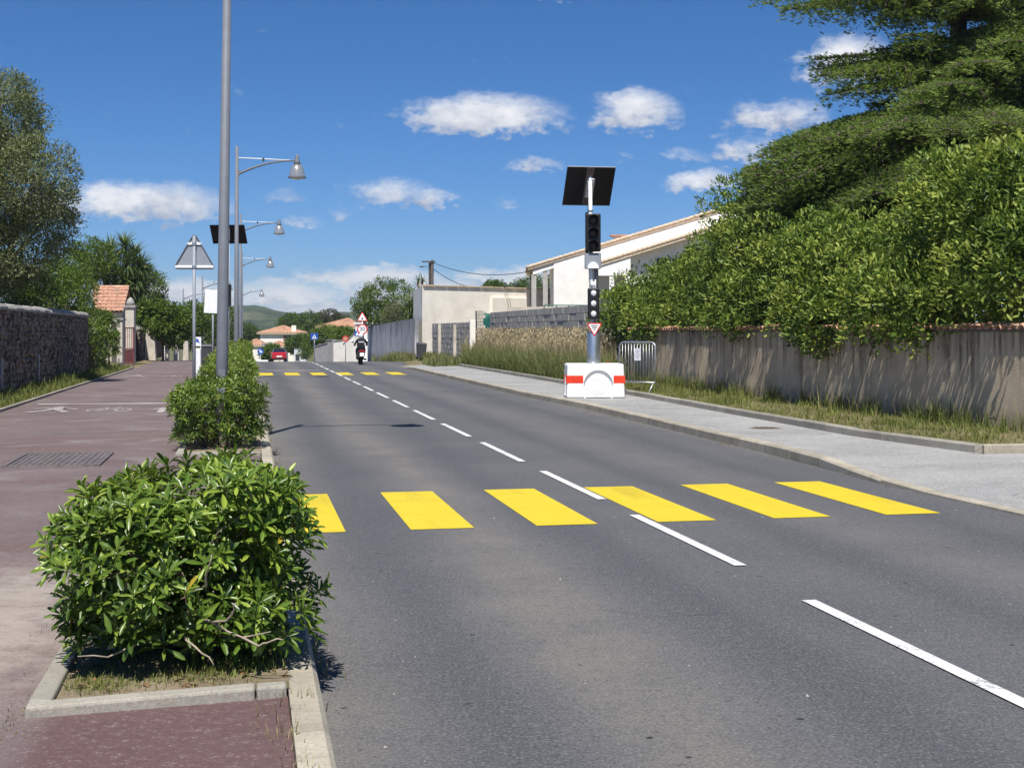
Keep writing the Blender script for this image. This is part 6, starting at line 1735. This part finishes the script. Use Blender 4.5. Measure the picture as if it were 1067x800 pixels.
# ---- cedar
def cedar():
    s, t = 31.2, 12.7
    o = W(s, t, .3); r = thing('cedar_tree', 'tall dark cedar with flat tiered branches behind the hedge', 'tree', o, 0.0)
    rng = np.random.default_rng(91); rr = random.Random(91)
    H = 15.0
    MB().tube([(0, 0, -.2), (.04, 0, 3), (-.05, .05, 7), (.03, 0, 11), (0, 0, H)], [.36, .30, .22, .13, .03], 12).build('trunk', 'bark', r, smooth=True)
    Lm = []   # (azimuth deg, base z, length, rise, droop)
    # tiers that stand out against the sky on the left
    Lm += [(183, 9.25, 4.7, .02, .020), (192, 9.05, 4.2, .0, .03), (174, 9.4, 4.2, .02, .02), (204, 9.2, 3.8, .0, .035), (165, 9.3, 3.4, .0, .03)]
    Lm += [(182, 7.65, 3.4, .04, .022), (192, 7.45, 3.5, .02, .04), (172, 7.6, 3.2, .04, .03), (205, 7.4, 3.3, .0, .04), (196, 7.05, 3.3, .0, .04)]
    Lm += [(179, 6.45, 4.4, .03, .056), (186, 6.3, 4.5, .03, .060), (194, 6.4, 4.4, .03, .058), (203, 6.2, 4.3, .03, .06), (213, 6.3, 4.3, .03, .058), (224, 6.2, 4.2, .03, .055), (236, 6.3, 4.2, .03, .055), (250, 6.2, 4.2, .03, .055), (265, 6.3, 4.2, .03, .055), (282, 6.2, 4.2, .03, .055), (300, 6.3, 4.2, .03, .055)]
    Lm += [(184, 5.4, 4.2, .0, .07), (197, 5.3, 4.0, .0, .07), (210, 5.2, 4.0, .0, .07), (226, 5.2, 3.8, .0, .07), (245, 5.2, 3.8, .0, .07)]
    z = 3.4; gi = 0
    while z < 13.8:
        full = 4.3 * max(.22, 1 - max(0, z - 5) / 11.5)
        for q in range(5):
            azd = (gi * 137.5 + q * 72 + rr.uniform(-14, 14)) % 360
            if 30 < azd < 150 and rr.random() < .6: continue
            Lm.append((azd, z + rr.uniform(-.15, .15), min(full, 1.9) if 145 < azd < 235 else full * rr.uniform(.8, 1.05), rr.uniform(.0, .12), rr.uniform(.035, .06)))
        z += .38; gi += 1
    Lm += [(178 + 9 * (i % 13) + rr.uniform(-5, 5), 4.4 + .16 * (i % 7) + .1 * (i // 7), 4.1, .02, .075) for i in range(26)]
    Lm += [(184 + 8 * (i % 9) + rr.uniform(-4, 4), 3.2 + .22 * (i % 6), 3.9, .04, .06) for i in range(18)]
    Lm += [(176 + 5 * (i % 8) + rr.uniform(-3, 3), 4.7 + .2 * (i % 4) + .05 * i, 5.0, .02, .048) for i in range(20)]
    Lm += [(250 + 13 * (i % 5) + rr.uniform(-6, 6), 6.8 + .42 * i, 3.4 - .14 * i, .06, .05) for i in range(12)]
    Lm += [(300 + 15 * (i % 6) + rr.uniform(-6, 6), 5.6 + .36 * i, 4.3 - .12 * i, .06, .05) for i in range(14)]
    tub = MB(); P = []; Dv = []; Tn = []
    for (azd, z0, L, rise, droop) in Lm:
        a = R(azd + rr.uniform(-3, 3)); d = Vector((math.cos(a), math.sin(a), 0)); sd = Vector((-math.sin(a), math.cos(a), 0))
        pos = lambda q: Vector((d.x * q, d.y * q, z0 + rise * q - droop * q * q))
        tub.tube([pos(L * u / 8) for u in range(9)], [.075 * (1 - u / 9) + .008 for u in range(9)], 6)
        q = .35; sgn = 1
        ct = rr.uniform(-.08, .08)
        while q < L:
            fr = q / L
            bl = (1.05 * (1 - fr) ** .7 + .28) * rr.uniform(.65, 1.2) * min(1, .35 + q)
            fwd = rr.uniform(.45, .85)
            b0 = pos(q); dirb = (d * fwd + sd * sgn).normalized()
            n_ = max(4, int(bl / .034)); dr = rr.uniform(.28, .75)
            tub.tube([b0, b0 + dirb * bl * .5 + Vector((0, 0, .03 - dr * .2 * bl)), b0 + dirb * bl + Vector((0, 0, -dr * bl * bl))], [.012, .008, .003], 4, cap=False)
            for i in range(n_):
                u = (i + rr.random()) / n_
                c = b0 + dirb * bl * u + Vector((0, 0, .03 * u - dr * (bl * u) ** 2))
                # side twiglets carry the tufts
                wv = rr.uniform(-.17, .17) * (1.1 - .5 * u); sd2 = Vector((-dirb.y, dirb.x, 0))
                c2 = c + sd2 * wv + Vector((0, 0, -abs(wv) * .25 + .04 - rr.random() ** 2 * .30 * min(1, .4 + u)))
                for _ in range(3):
                    P.append(c2 + Vector((rr.uniform(-.03, .03), rr.uniform(-.03, .03), rr.uniform(-.02, .02)))); Dv.append(dirb * .7 + sd2 * math.copysign(.6, wv) + Vector((rr.uniform(-.5, .5), rr.uniform(-.5, .5), rr.uniform(-.1, .7)))); Tn.append(.50 + ct + .18 * u + rr.gauss(0, .14))
            q += rr.uniform(.06, .10); sgn = -sgn
    P = np.array(P); Dv = np.array(Dv); Tn = np.clip(np.array(Tn), 0, .9)
    rad = P * np.array([1, 1, 0]); rad /= (np.linalg.norm(rad, axis=1, keepdims=True) + 1e-6)
    dd, ss_, nn = frames(Dv, rad * .8 + np.array([0, 0, .7]), rng, .55)
    m = len(P)
    V, F, T = scatter_leaves(leaf_diamond(), P, dd, ss_, nn, rng.uniform(.08, .15, m), rng.uniform(.014, .027, m), Tn)
    fo = link('crown', np_mesh('crown', V, F, 'leaf_cedar', T), None, r)
    tub.build('limb_fork', 'bark', r, fix=False)
cedar()

# ---- trees: trunk, limbs and crown
def tree(label, base, lobes, n_clump, per, seed, mat='leaf_green', L=.10, Wd=.05, clump=.3, r0=.12, fork=None, name='broadleaf_tree', group=None, tint0=.45, cat='tree', tmpl=None, inner=.25, zmin=None):
    r = thing(name, label, cat, base, 0.0, group)
    foliage('crown', lobes, mat, n_clump, per, clump, L, Wd, seed, parent=r, tmpl=tmpl, tint0=tint0, inner=inner, zmin=zmin)
    limbs(r, (0, 0, 0), lobes, r0, 'bark', fork, seed)
    return r
def px_lobes(g, Y, items):
    """lobes from their centre in the photo, depth offset and radii in metres, relative to the base g"""
    out = []
    for (px, py, dy, rx, ry, rz) in items:
        p = at(px, py, Y + dy); out.append((p.x - g.x, p.y - g.y, p.z - g.z, rx, ry, rz))
    return out
Y = 41; g = gat(-8, Y)
tree('silvery olive tree above the stone wall at the left edge', g, px_lobes(g, Y, [(8, 130, 0, 1.05, 1.2, 1.0), (38, 190, -.6, 1.1, 1.3, 1.2), (-5, 200, 0, 1.6, 1.6, 1.7), (40, 238, .3, 1.05, 1.2, .8), (-10, 110, .3, 1.2, 1.3, 1.0), (-40, 180, 0, 1.7, 1.7, 2.0), (15, 262, 0, 1.2, 1.3, .9), (-30, 280, 0, 1.4, 1.4, .9)]), 1900, 54, 71, 'leaf_olive', .105, .036, .30, .2, name='olive_tree', inner=.3)
Y = 44; g = gat(8, Y)
tree('dark leafy shrub behind the stone wall beneath the olive tree', g, px_lobes(g, Y, [(8, 300, 0, 1.1, 1.2, 1.0), (30, 308, 0, .8, 1.0, .7), (-14, 296, 0, 1.0, 1.2, 1.1)]), 330, 40, 72, 'leaf_green', .09, .045, .26, .09, tint0=.30, name='dark_shrub', cat='shrub')
Y = 53; g = gat(62, Y)
tree('rounded bright green hedge tree spilling over the wall beside the gate', g, px_lobes(g, Y, [(48, 299, 0, 1.05, 1.3, .9), (72, 304, 0, .95, 1.2, .9), (62, 322, -.4, 1.2, 1.3, .9), (90, 342, -.8, .62, 1.0, .8), (98, 364, -1.0, .45, .8, .85), (38, 312, 0, .9, 1.1, .8)]), 620, 42, 73, 'leaf_green', .10, .05, .24, .12, tint0=.52)
Y = 58.5; g = gat(113, Y)
tree('small ivy bush draped over the left gate pillar', g, px_lobes(g, Y, [(113, 342, 0, .36, .5, .45), (117, 356, -.2, .27, .4, .45), (107, 333, 0, .33, .5, .35)]), 130, 36, 74, 'leaf_lime', .09, .05, .16, .05, name='ivy_bush', cat='shrub', tint0=.5)
Y = 80; g = gat(150, Y)
tree('dark rounded tree behind the gate house and the yucca', g, px_lobes(g, Y, [(158, 302, 3, .8, 1, 1.0), (146, 292, 3, .9, 1, .9), (150, 318, 3, 1.1, 1.1, .9), (163, 322, 3, .6, .8, .8)]), 330, 36, 75, 'leaf_green', .13, .07, .3, .1, tint0=.40)
Y = 74; g = gat(170, Y)
tree('leafy fig-like shrub over the stone wall right of the gate pillar', g, px_lobes(g, Y, [(158, 327, 0, .75, 1, .65), (176, 330, 0, .8, 1.1, .7), (190, 338, 0, .55, .9, .6), (166, 341, -.5, .7, .9, .45), (184, 350, 0, .6, .8, .5)]), 420, 34, 76, 'leaf_green', .15, .085, .24, .07, name='leafy_shrub', cat='shrub', tint0=.46)
Y = 98; g = gat(205, Y)
tree('low trees in the distance behind the sign pole', g, px_lobes(g, Y, [(200, 332, 0, 1.0, 1.2, 1.0), (216, 335, 0, 1.1, 1.2, 1.1), (232, 338, 2, 1.0, 1.2, 1.2), (210, 350, 0, 1.2, 1.2, 1.0), (196, 348, 0, .8, 1, .9)]), 330, 34, 77, 'leaf_green', .17, .09, .36, .1, tint0=.42)

# yucca: heads of sword leaves on several stems
def yucca(label, base, heads, L, seed, mat='leaf_palm', n=70, name='yucca_tree'):
    rng = np.random.default_rng(seed); r = thing(name, label, 'palm', base)
    PP, DD, LL, TT = [], [], [], []
    tub = MB()
    for (x, y, z) in heads:
        for i in range(n):
            a = rng.uniform(0, 6.283); e = rng.uniform(-.75, 1.35)
            PP.append((x, y, z)); DD.append((math.cos(a) * math.cos(e), math.sin(a) * math.cos(e), math.sin(e))); LL.append(L * rng.uniform(.75, 1.15)); TT.append(np.clip(.5 + .12 * e + rng.normal(0, .15), 0, .9))
        tub.tube([(x * .15, y * .15, 0), (x * .5, y * .5, z * .55), (x, y, z)], [.16, .12, .08], 8)
    P, D, LL, TT = map(np.array, (PP, DD, LL, TT))
    d, s_, n_ = frames(D, np.array([0, 0, 1.0]), rng, .15)
    tv = np.array([(0, -.4, 0), (0, .4, 0), (.55, .5, .02), (.55, -.5, .02), (1, 0, -.13)], float); tf = [np.array([(0, 1, 2, 3)]), np.array([(3, 2, 4)])]
    V, F, T = scatter_leaves((tv, tf), P, d, s_, n_, LL, np.full(len(P), .07), TT)
    link('crown', np_mesh('crown', V, F, mat, T), None, r)
    tub.build('trunk', 'bark', r, smooth=True)
Y = 79; g = gat(125, Y)
hd = []
for (px, py, dy) in [(104, 272, 0), (116, 262, .6), (130, 258, 0), (140, 268, .4), (120, 276, -.5), (134, 276, -.6), (146, 278, 0), (110, 286, -.5), (126, 290, -.8), (142, 292, -.4), (96, 284, .2), (150, 288, .5), (134, 300, -.5), (88, 276, .5), (112, 296, -.4), (148, 302, 0)]:
    p = at(px, py, Y + dy); hd.append((p.x - g.x, p.y - g.y, p.z - g.z))
yucca('big multi headed yucca with sword leaves behind the gate house roof', g, hd, 1.1, 81, n=125)
Y = 76; g = gat(80, Y)
tree('broad green tree behind the yucca on the left', g, px_lobes(g, Y, [(78, 276, 0, 1.2, 1.3, .9), (96, 270, 0, 1.2, 1.3, 1.0), (62, 288, 0, 1.0, 1.2, .9)]), 330, 34, 78, 'leaf_green', .14, .07, .34, .12, tint0=.48)

# right of the road, far
Y = 107; g = gat(400, Y)
tree('round green tree above the grey streaked wall', g, px_lobes(g, Y, [(398, 308, 0, 1.5, 1.5, 1.2), (380, 318, 0, .9, 1, .9), (415, 312, .5, 1.3, 1.4, 1.3), (392, 326, 0, 1.2, 1.3, .9), (408, 332, 0, 1.3, 1.3, .8)]), 480, 36, 101, 'leaf_green', .15, .08, .32, .12, tint0=.50)
Y = 101.5; g2 = gat(414, Y)
tree('grey green olive shrub in front of the round tree', g2, px_lobes(g2, Y - 1.5, [(412, 325, 0, .75, .8, .6), (406, 330, 0, .6, .7, .5)]), 170, 36, 102, 'leaf_olive', .11, .04, .26, .06, name='olive_shrub', cat='shrub', tint0=.42)
hd = []; Yy = 89; gy = gat(428, Yy)
for (px, py) in [(428, 318), (424, 328), (433, 312), (431, 326)]:
    p = at(px, py, Yy); hd.append((p.x - gy.x, p.y - gy.y, p.z - gy.z))
yucca('dark yucca beside the corner of the cream building', gy, hd, .95, 82, n=80)
hd = []; gy = gat(437, 100)
for (px, py) in [(436, 293), (440, 291)]:
    p = at(px, py, 100); hd.append((p.x - gy.x, p.y - gy.y, p.z - gy.z))
yucca('spiky plant top sticking up left of the utility pole', gy, hd, .6, 83, n=26)
Y = 135; g = gat(356, Y)
tree('bright clipped green hedge over the cream garden wall', g, px_lobes(g, Y, [(350, 348, 0, .85, 1.1, .6), (360, 348, 0, .85, 1.1, .6), (367, 351, 0, .5, .8, .5), (355, 352, -1, .9, 1, .5)]), 260, 32, 103, 'leaf_lime', .16, .09, .3, .06, name='clipped_hedge', cat='hedge', tint0=.55)
Y = 142; g = gat(336, Y)
tree('green shrubs behind the blue crossing sign', g, px_lobes(g, Y, [(334, 350, 0, 1.0, 1.1, .8), (322, 358, 0, .7, .9, .8), (340, 346, 0, .8, 1, .6), (318, 366, -4, .5, .7, .6)]), 260, 32, 104, 'leaf_green', .17, .09, .3, .06, name='roadside_shrub', cat='shrub', tint0=.50)
for lab, Y, items, mat, t0, sd in (
    ('dark green tree right of the cream villa roof', 240, [(316, 340, 0, 1.5, 1.6, 1.4), (322, 335, 0, 1.6, 1.7, 1.5), (312, 352, -3, 1.4, 1.4, 1.4), (326, 345, 0, 1.6, 1.6, 1.4)], 'leaf_green', .36, 111),
    ('rounded tree just behind the cream villa ridge', 262, [(303, 334, 0, 1.4, 1.6, 1.2), (298, 338, 0, 1.3, 1.6, 1.1), (308, 341, 0, 1.3, 1.5, 1.1)], 'leaf_green', .46, 112),
    ('brownish umbrella pine crown on the skyline', 255, [(343, 329, 0, 2.0, 2.2, .9), (335, 332, 0, 1.6, 1.9, .9), (352, 333, 0, 1.7, 1.9, .8), (345, 336, 0, 2.6, 2.2, .7)], 'leaf_pine', .48, 113),
    ('dark low trees left of the cream villa', 250, [(262, 347, 0, 1.7, 1.7, 1.1), (256, 344, 0, 1.4, 1.6, 1.0), (250, 350, 0, 1.8, 1.7, 1.2)], 'leaf_green', .30, 114),
    ('small dark tree between the villa and the wall', 200, [(314, 358, 0, .9, 1, .9), (305, 360, 2, .8, 1, .8)], 'leaf_green', .34, 115),
    ('yellow green bush in front of the villa left of the car', 185, [(284, 367, 0, .85, .9, .65), (278, 369, 0, .6, .8, .5)], 'leaf_lime', .42, 116)):
    g = gat(items[0][0], Y)
    tree(lab, g, px_lobes(g, Y, items), 240, 30, sd, mat, .30, .17, .5, .14, tint0=t0, name='distant_tree', group='trees at the end of the road')
for lab, Y, items, sd in (('green treetop showing above the cream building', 150, [(516, 300, 0, 1.0, 1.2, .55), (512, 301, 0, .7, 1, .45)], 121), ('dark treetops seen through the porch columns', 150, [(540, 300, 0, 1.2, 1.3, .7), (552, 298, 0, 1.2, 1.3, .8), (565, 296, 0, 1.0, 1.2, .8), (573, 298, 0, .9, 1.1, .8)], 122)):
    g = gat(items[0][0], Y)
    tree(lab, g, px_lobes(g, Y, items), 150, 30, sd, 'leaf_green', .22, .12, .4, .14, tint0=.36, name='distant_tree', group='treetops behind the buildings')

# ---- grasses and weeds
def grass(name, label, cat, gen, mat, loc_kind='stuff'):
    V, F, T = gen
    o = link(name, np_mesh(name, V, F, mat, T), None, None)
    tag(o, label, cat, None, 'stuff'); return o
def patch(n, s0, s1, t0f, t1f, z, hmin, hmax, w, rng, tint=(.45, .2), tip=None, lean=.4, clump=0):
    s = rng.uniform(s0, s1, n)
    a = np.array([t0f(x) for x in s]); b = np.array([t1f(x) for x in s])
    t = a + (b - a) * rng.random(n)
    if clump:
        cs = rng.uniform(s0, s1, clump); k = rng.integers(0, clump, n); s = cs[k] + rng.normal(0, .09, n)
        ct = rng.random(clump); t = a + (b - a) * ct[k] + rng.normal(0, .06, n)
    P = wst(s, t, z)
    h = rng.uniform(hmin, hmax, n) * rng.uniform(.6, 1, n)
    tt = rng.normal(tint[0], tint[1], n)
    tp = tt if tip is None else rng.normal(tip[0], tip[1], n)
    return blades(P, h, np.full(n, w) * rng.uniform(.7, 1.3, n), rng, lean, tp, tt)
rng = np.random.default_rng(500)
grass('verge_grass', 'short yellow green grass between the garden kerb and the stained wall', 'grass', merge([
    patch(22000, 17.2, 40, lambda s: border(s) + .12, lambda s: 7.25, .19, .03, .11, .010, rng, (.50, .2), (.62, .18)),
    patch(6500, 17.6, 40, lambda s: border(s) + .5, lambda s: 7.28, .19, .08, .24, .012, rng, (.40, .2), (.62, .2), .5, 170),
    patch(2200, 17.6, 40, lambda s: 6.9, lambda s: 7.28, .19, .25, .55, .012, rng, (.25, .15), (.45, .2), .45, 90)]), 'grass_green')
grass('seed_stalks', 'thin pale seed stalks standing along the wall foot', 'grass', patch(120, 18, 40, lambda s: border(s) + .4, lambda s: 7.2, .19, .25, .6, .007, rng, (.6, .15), (.85, .05), .5), 'grass_dry')
grass('tall_weeds', 'tall weeds, green below and dry straw above, before the block wall', 'weeds', merge([
    patch(24000, 40.5, 66, lambda s: 6.3, lambda s: 7.7, .2, .7, 1.45, .020, rng, (.42, .15), (.86, .05), .30),
    patch(20000, 38.5, 62, lambda s: border(s) + .15, lambda s: 6.7, .2, .35, 1.1, .020, rng, (.18, .14), (.46, .22), .5),
    patch(8000, 40.5, 62, lambda s: border(s) + .12, lambda s: 6.0, .2, .15, .45, .016, rng, (.18, .12), (.30, .2), .4)]), 'grass_tall')
grass('far_grass', 'green grass along the foot of the grey wall and low blocks', 'grass', merge([
    patch(7000, 62, 80, lambda s: redge(s) + 1.0, lambda s: 6.3, .1, .15, .6, .03, rng, (.30, .15), (.45, .2), .35),
    patch(6000, 79, 108, lambda s: redge(s) + .25, lambda s: 5.7, .03, .15, .75, .035, rng, (.30, .15), (.50, .2), .35)]), 'grass_tall')
grass('left_grass', 'green grass strip at the foot of the stone wall', 'grass', merge([
    patch(9000, 22, 61, lambda s: -8.8, lambda s: -8.0, .14, .05, .20, .014, rng, (.42, .2), (.55, .2), .45),
    patch(3500, 22, 61, lambda s: -8.8, lambda s: -8.3, .14, .12, .40, .016, rng, (.30, .2), (.45, .2), .45, 80)]), 'grass_green')
grass('planter_grass', 'short grass and weeds in the bed of the nearest shrub', 'grass', merge([
    patch(500, 6.75, 7.7, lambda s: -4.1, lambda s: -3.25, .14, .01, .035, .004, rng, (.58, .2), (.66, .2), .9),
    patch(1700, 6.80, 8.6, lambda s: -4.08, lambda s: -3.88, .14, .015, .055, .004, rng, (.50, .2), (.6, .2), .9, 22),
    patch(1300, 6.95, 7.6, lambda s: -3.6, lambda s: -3.24, .14, .02, .075, .005, rng, (.42, .2), (.55, .2), .9, 12),
    patch(900, 6.76, 7.3, lambda s: -4.08, lambda s: -3.5, .14, .015, .05, .004, rng, (.5, .2), (.62, .2), .9, 12)]), 'grass_green')
grass('kerb_weeds', 'tufts of dry grass growing in the kerb joint', 'weeds', merge([
    patch(110, 5.3, 6.6, lambda s: -3.205, lambda s: -3.185, .115, .03, .10, .004, rng, (.6, .2), (.8, .1), .6, 7),
    patch(160, 7.0, 10.2, lambda s: -3.05, lambda s: -3.03, .0, .04, .14, .004, rng, (.6, .2), (.8, .1), .6, 10),
    patch(160, 6.0, 9.5, lambda s: -4.30, lambda s: -4.25, .115, .015, .05, .004, rng, (.45, .2), (.6, .2), .8, 9),
    patch(120, 6.0, 6.5, lambda s: -4.40, lambda s: -4.28, .115, .015, .04, .004, rng, (.4, .2), (.5, .2), .8, 3),
    patch(420, 10, 40, lambda s: -3.05, lambda s: -3.02, .0, .03, .10, .006, rng, (.6, .2), (.8, .1), .6, 50),
    patch(300, 10, 30, lambda s: redge(s) - .03, lambda s: redge(s), .0, .02, .07, .006, rng, (.6, .2), (.8, .1), .6, 40)]), 'grass_dry')
def seed_heads():                                     # fluffy straw tops on the bank
    n = 5200; s = rng.uniform(41, 66, n); t = rng.uniform(6.4, 7.65, n); P = wst(s, t, .2 + rng.uniform(.85, 1.5, n) * np.where(rng.random(n) < .8, 1, .7))
    d, s_, n_ = frames(rng.normal(0, .5, (n, 3)) + np.array([0, 0, 1.0]), np.array([0, -1.0, .3]), rng, .6)
    V, F, T = scatter_leaves(leaf_diamond(), P, d, s_, n_, rng.uniform(.07, .16, n), rng.uniform(.025, .05, n), np.clip(rng.normal(.8, .1, n), 0, .9))
    tag(link('seed_heads', np_mesh('seed_heads', V, F, 'grass_tall', T)), 'fluffy straw seed heads along the block wall', 'weeds', None, 'stuff')
seed_heads()
def poppies():
    for i, (s, t, z, lab) in enumerate(((36.2, 5.75, .55, 'red poppy just left of the white block, nearest the kerb'), (37.0, 5.9, .62, 'red poppy behind the nearest one'))):
        r = thing('poppy', lab, 'flower', W(s, t, .19), rr.uniform(0, 6), 'poppies in the weeds')
        MB().tube([(0, 0, 0), (.01, .02, z * .6), (0, .03, z)], .004, 5).build('stem', 'twig', r)
        for q in range(4):
            a = q * 1.571; m = MB(); ca, sa = math.cos(a), math.sin(a)
            m.add([(0, .03, z), (ca * .035 - sa * .035, .03 + sa * .035 + ca * .035, z + .035), (ca * .06, .03 + sa * .06, z + .04), (ca * .035 + sa * .035, .03 + sa * .035 - ca * .035, z + .035)], [(0, 1, 2, 3)]); m.build('petal', 'poppy', r, fix=False)
poppies()
def litter():                                         # dry leaves fallen under the shrub
    n = 150; s = rng.uniform(6.75, 8.9, n); t = rng.uniform(-4.08, -3.22, n); P = wst(s, t, .142 + rng.uniform(0, .015, n))
    a = rng.uniform(0, 6.28, n); d = np.stack([np.cos(a), np.sin(a), rng.normal(0, .2, n)], 1)
    d, s_, n_ = frames(d, np.array([0, 0, 1.0]), rng, .3)
    V, F, T = scatter_leaves(leaf_hex(), P, d, s_, n_, rng.uniform(.03, .07, n), rng.uniform(.012, .03, n), np.zeros(n))
    tag(link('leaf_litter', np_mesh('leaf_litter', V, F, 'dry_leaf', T)), 'brown fallen leaves in the bed under the nearest shrub', 'leaf litter', None, 'stuff')
litter()
def grit():                                           # small stones and crumbs on road and path
    n = 260; s = np.concatenate([rng.uniform(5, 14, 160), rng.uniform(5, 18, 100)]); t = np.concatenate([rng.uniform(-3.0, 3.3, 160), rng.uniform(-7.5, -4.4, 100)])
    z = np.where(t > -3.05, 0.004, PZ + .008); P = wst(s, t, z)
    m = MB()
    for p in P:
        q = rr.uniform(.002, .005) if rr.random() < .95 else rr.uniform(.006, .010); j = lambda: rr.uniform(.6, 1.3) * q
        m.add([(p[0] - j(), p[1] - j(), p[2] - .002), (p[0] + j(), p[1] - j(), p[2] - .002), (p[0] + j(), p[1] + j(), p[2] - .002), (p[0] - j(), p[1] + j(), p[2] - .002), (p[0], p[1], p[2] + j())], [(0, 1, 4), (1, 2, 4), (2, 3, 4), (3, 0, 4)])
    tag(m.build('grit', 'stone_coping', None, fix=False), 'scattered grit on the carriageway and path', 'grit', None, 'stuff')
grit()

# ---- hill on the skyline and the air in front of it
def hill():
    prof = [(-900, 356), (-300, 335), (60, 322), (150, 320), (230, 319.5), (250, 318.3), (268, 319), (285, 321.5), (300, 325), (315, 328), (335, 328.5), (350, 328), (365, 326.5), (400, 327.5), (440, 330), (520, 334), (700, 338), (1100, 340), (1700, 352)]
    V = []; F = []; Yh = 1500.0
    xs = np.linspace(-900, 1700, 261); rows = 14
    for i, x in enumerate(xs):
        y = np.interp(x, [p[0] for p in prof], [p[1] for p in prof]); X = (x - CX) * Yh / FOC
        zt = HC + (HY - y) * Yh / FOC + .9 * math.sin(i * 1.3) + .7 * math.sin(i * 2.9)
        for j in range(rows + 1):
            u = j / rows; prof_u = math.sin(u * math.pi / 2)
            V.append((X * (1 - .25 * (1 - u)), Yh - 520 * (1 - u) + 26 * math.sin(i * .19 + j), -4.2 + (zt + 4.2) * prof_u ** 1.5 + (3.0 * math.sin(i * .37 + j * .9) + 2 * math.sin(i * .83 - j * 1.7)) * u * (1 - u) * 2))
        if i:
            b = i * (rows + 1)
            for j in range(rows): F.append((b - rows - 1 + j, b + j, b + j + 1, b - rows + j))
    # back slope
    k0 = len(V)
    for i, x in enumerate(xs): V.append((V[i * (rows + 1) + rows][0] * 1.1, Yh + 500, -4.2))
    for i in range(1, len(xs)): F.append(((i - 1) * (rows + 1) + rows, i * (rows + 1) + rows, k0 + i, k0 + i - 1))
    m = MB(); m.add(V, F); o = m.build('hill', 'hill_scrub', None, smooth=True); o['kind'] = 'structure'
    bm = MB(); p = at(300, 324, 1420)
hill()
def haze():
    m = MB(); m.box((0, 1100, 48), (4400, 3200, 110)); o = m.build('haze', 'field', None); o.data.materials.clear()
    k = bpy.data.materials.new('haze_air'); k.use_nodes = True; k.node_tree.nodes.clear()
    ou = k.node_tree.nodes.new('ShaderNodeOutputMaterial'); v = k.node_tree.nodes.new('ShaderNodeVolumePrincipled')
    v.inputs['Color'].default_value = (.80, .88, 1.0, 1); v.inputs['Density'].default_value = HAZE; v.inputs['Anisotropy'].default_value = .2
    k.node_tree.links.new(v.outputs[0], ou.inputs['Volume']); o.data.materials.append(k); tag(o, 'thin blue air haze over the distance', 'haze', None, 'stuff')
HAZE = 2.2e-4
haze()
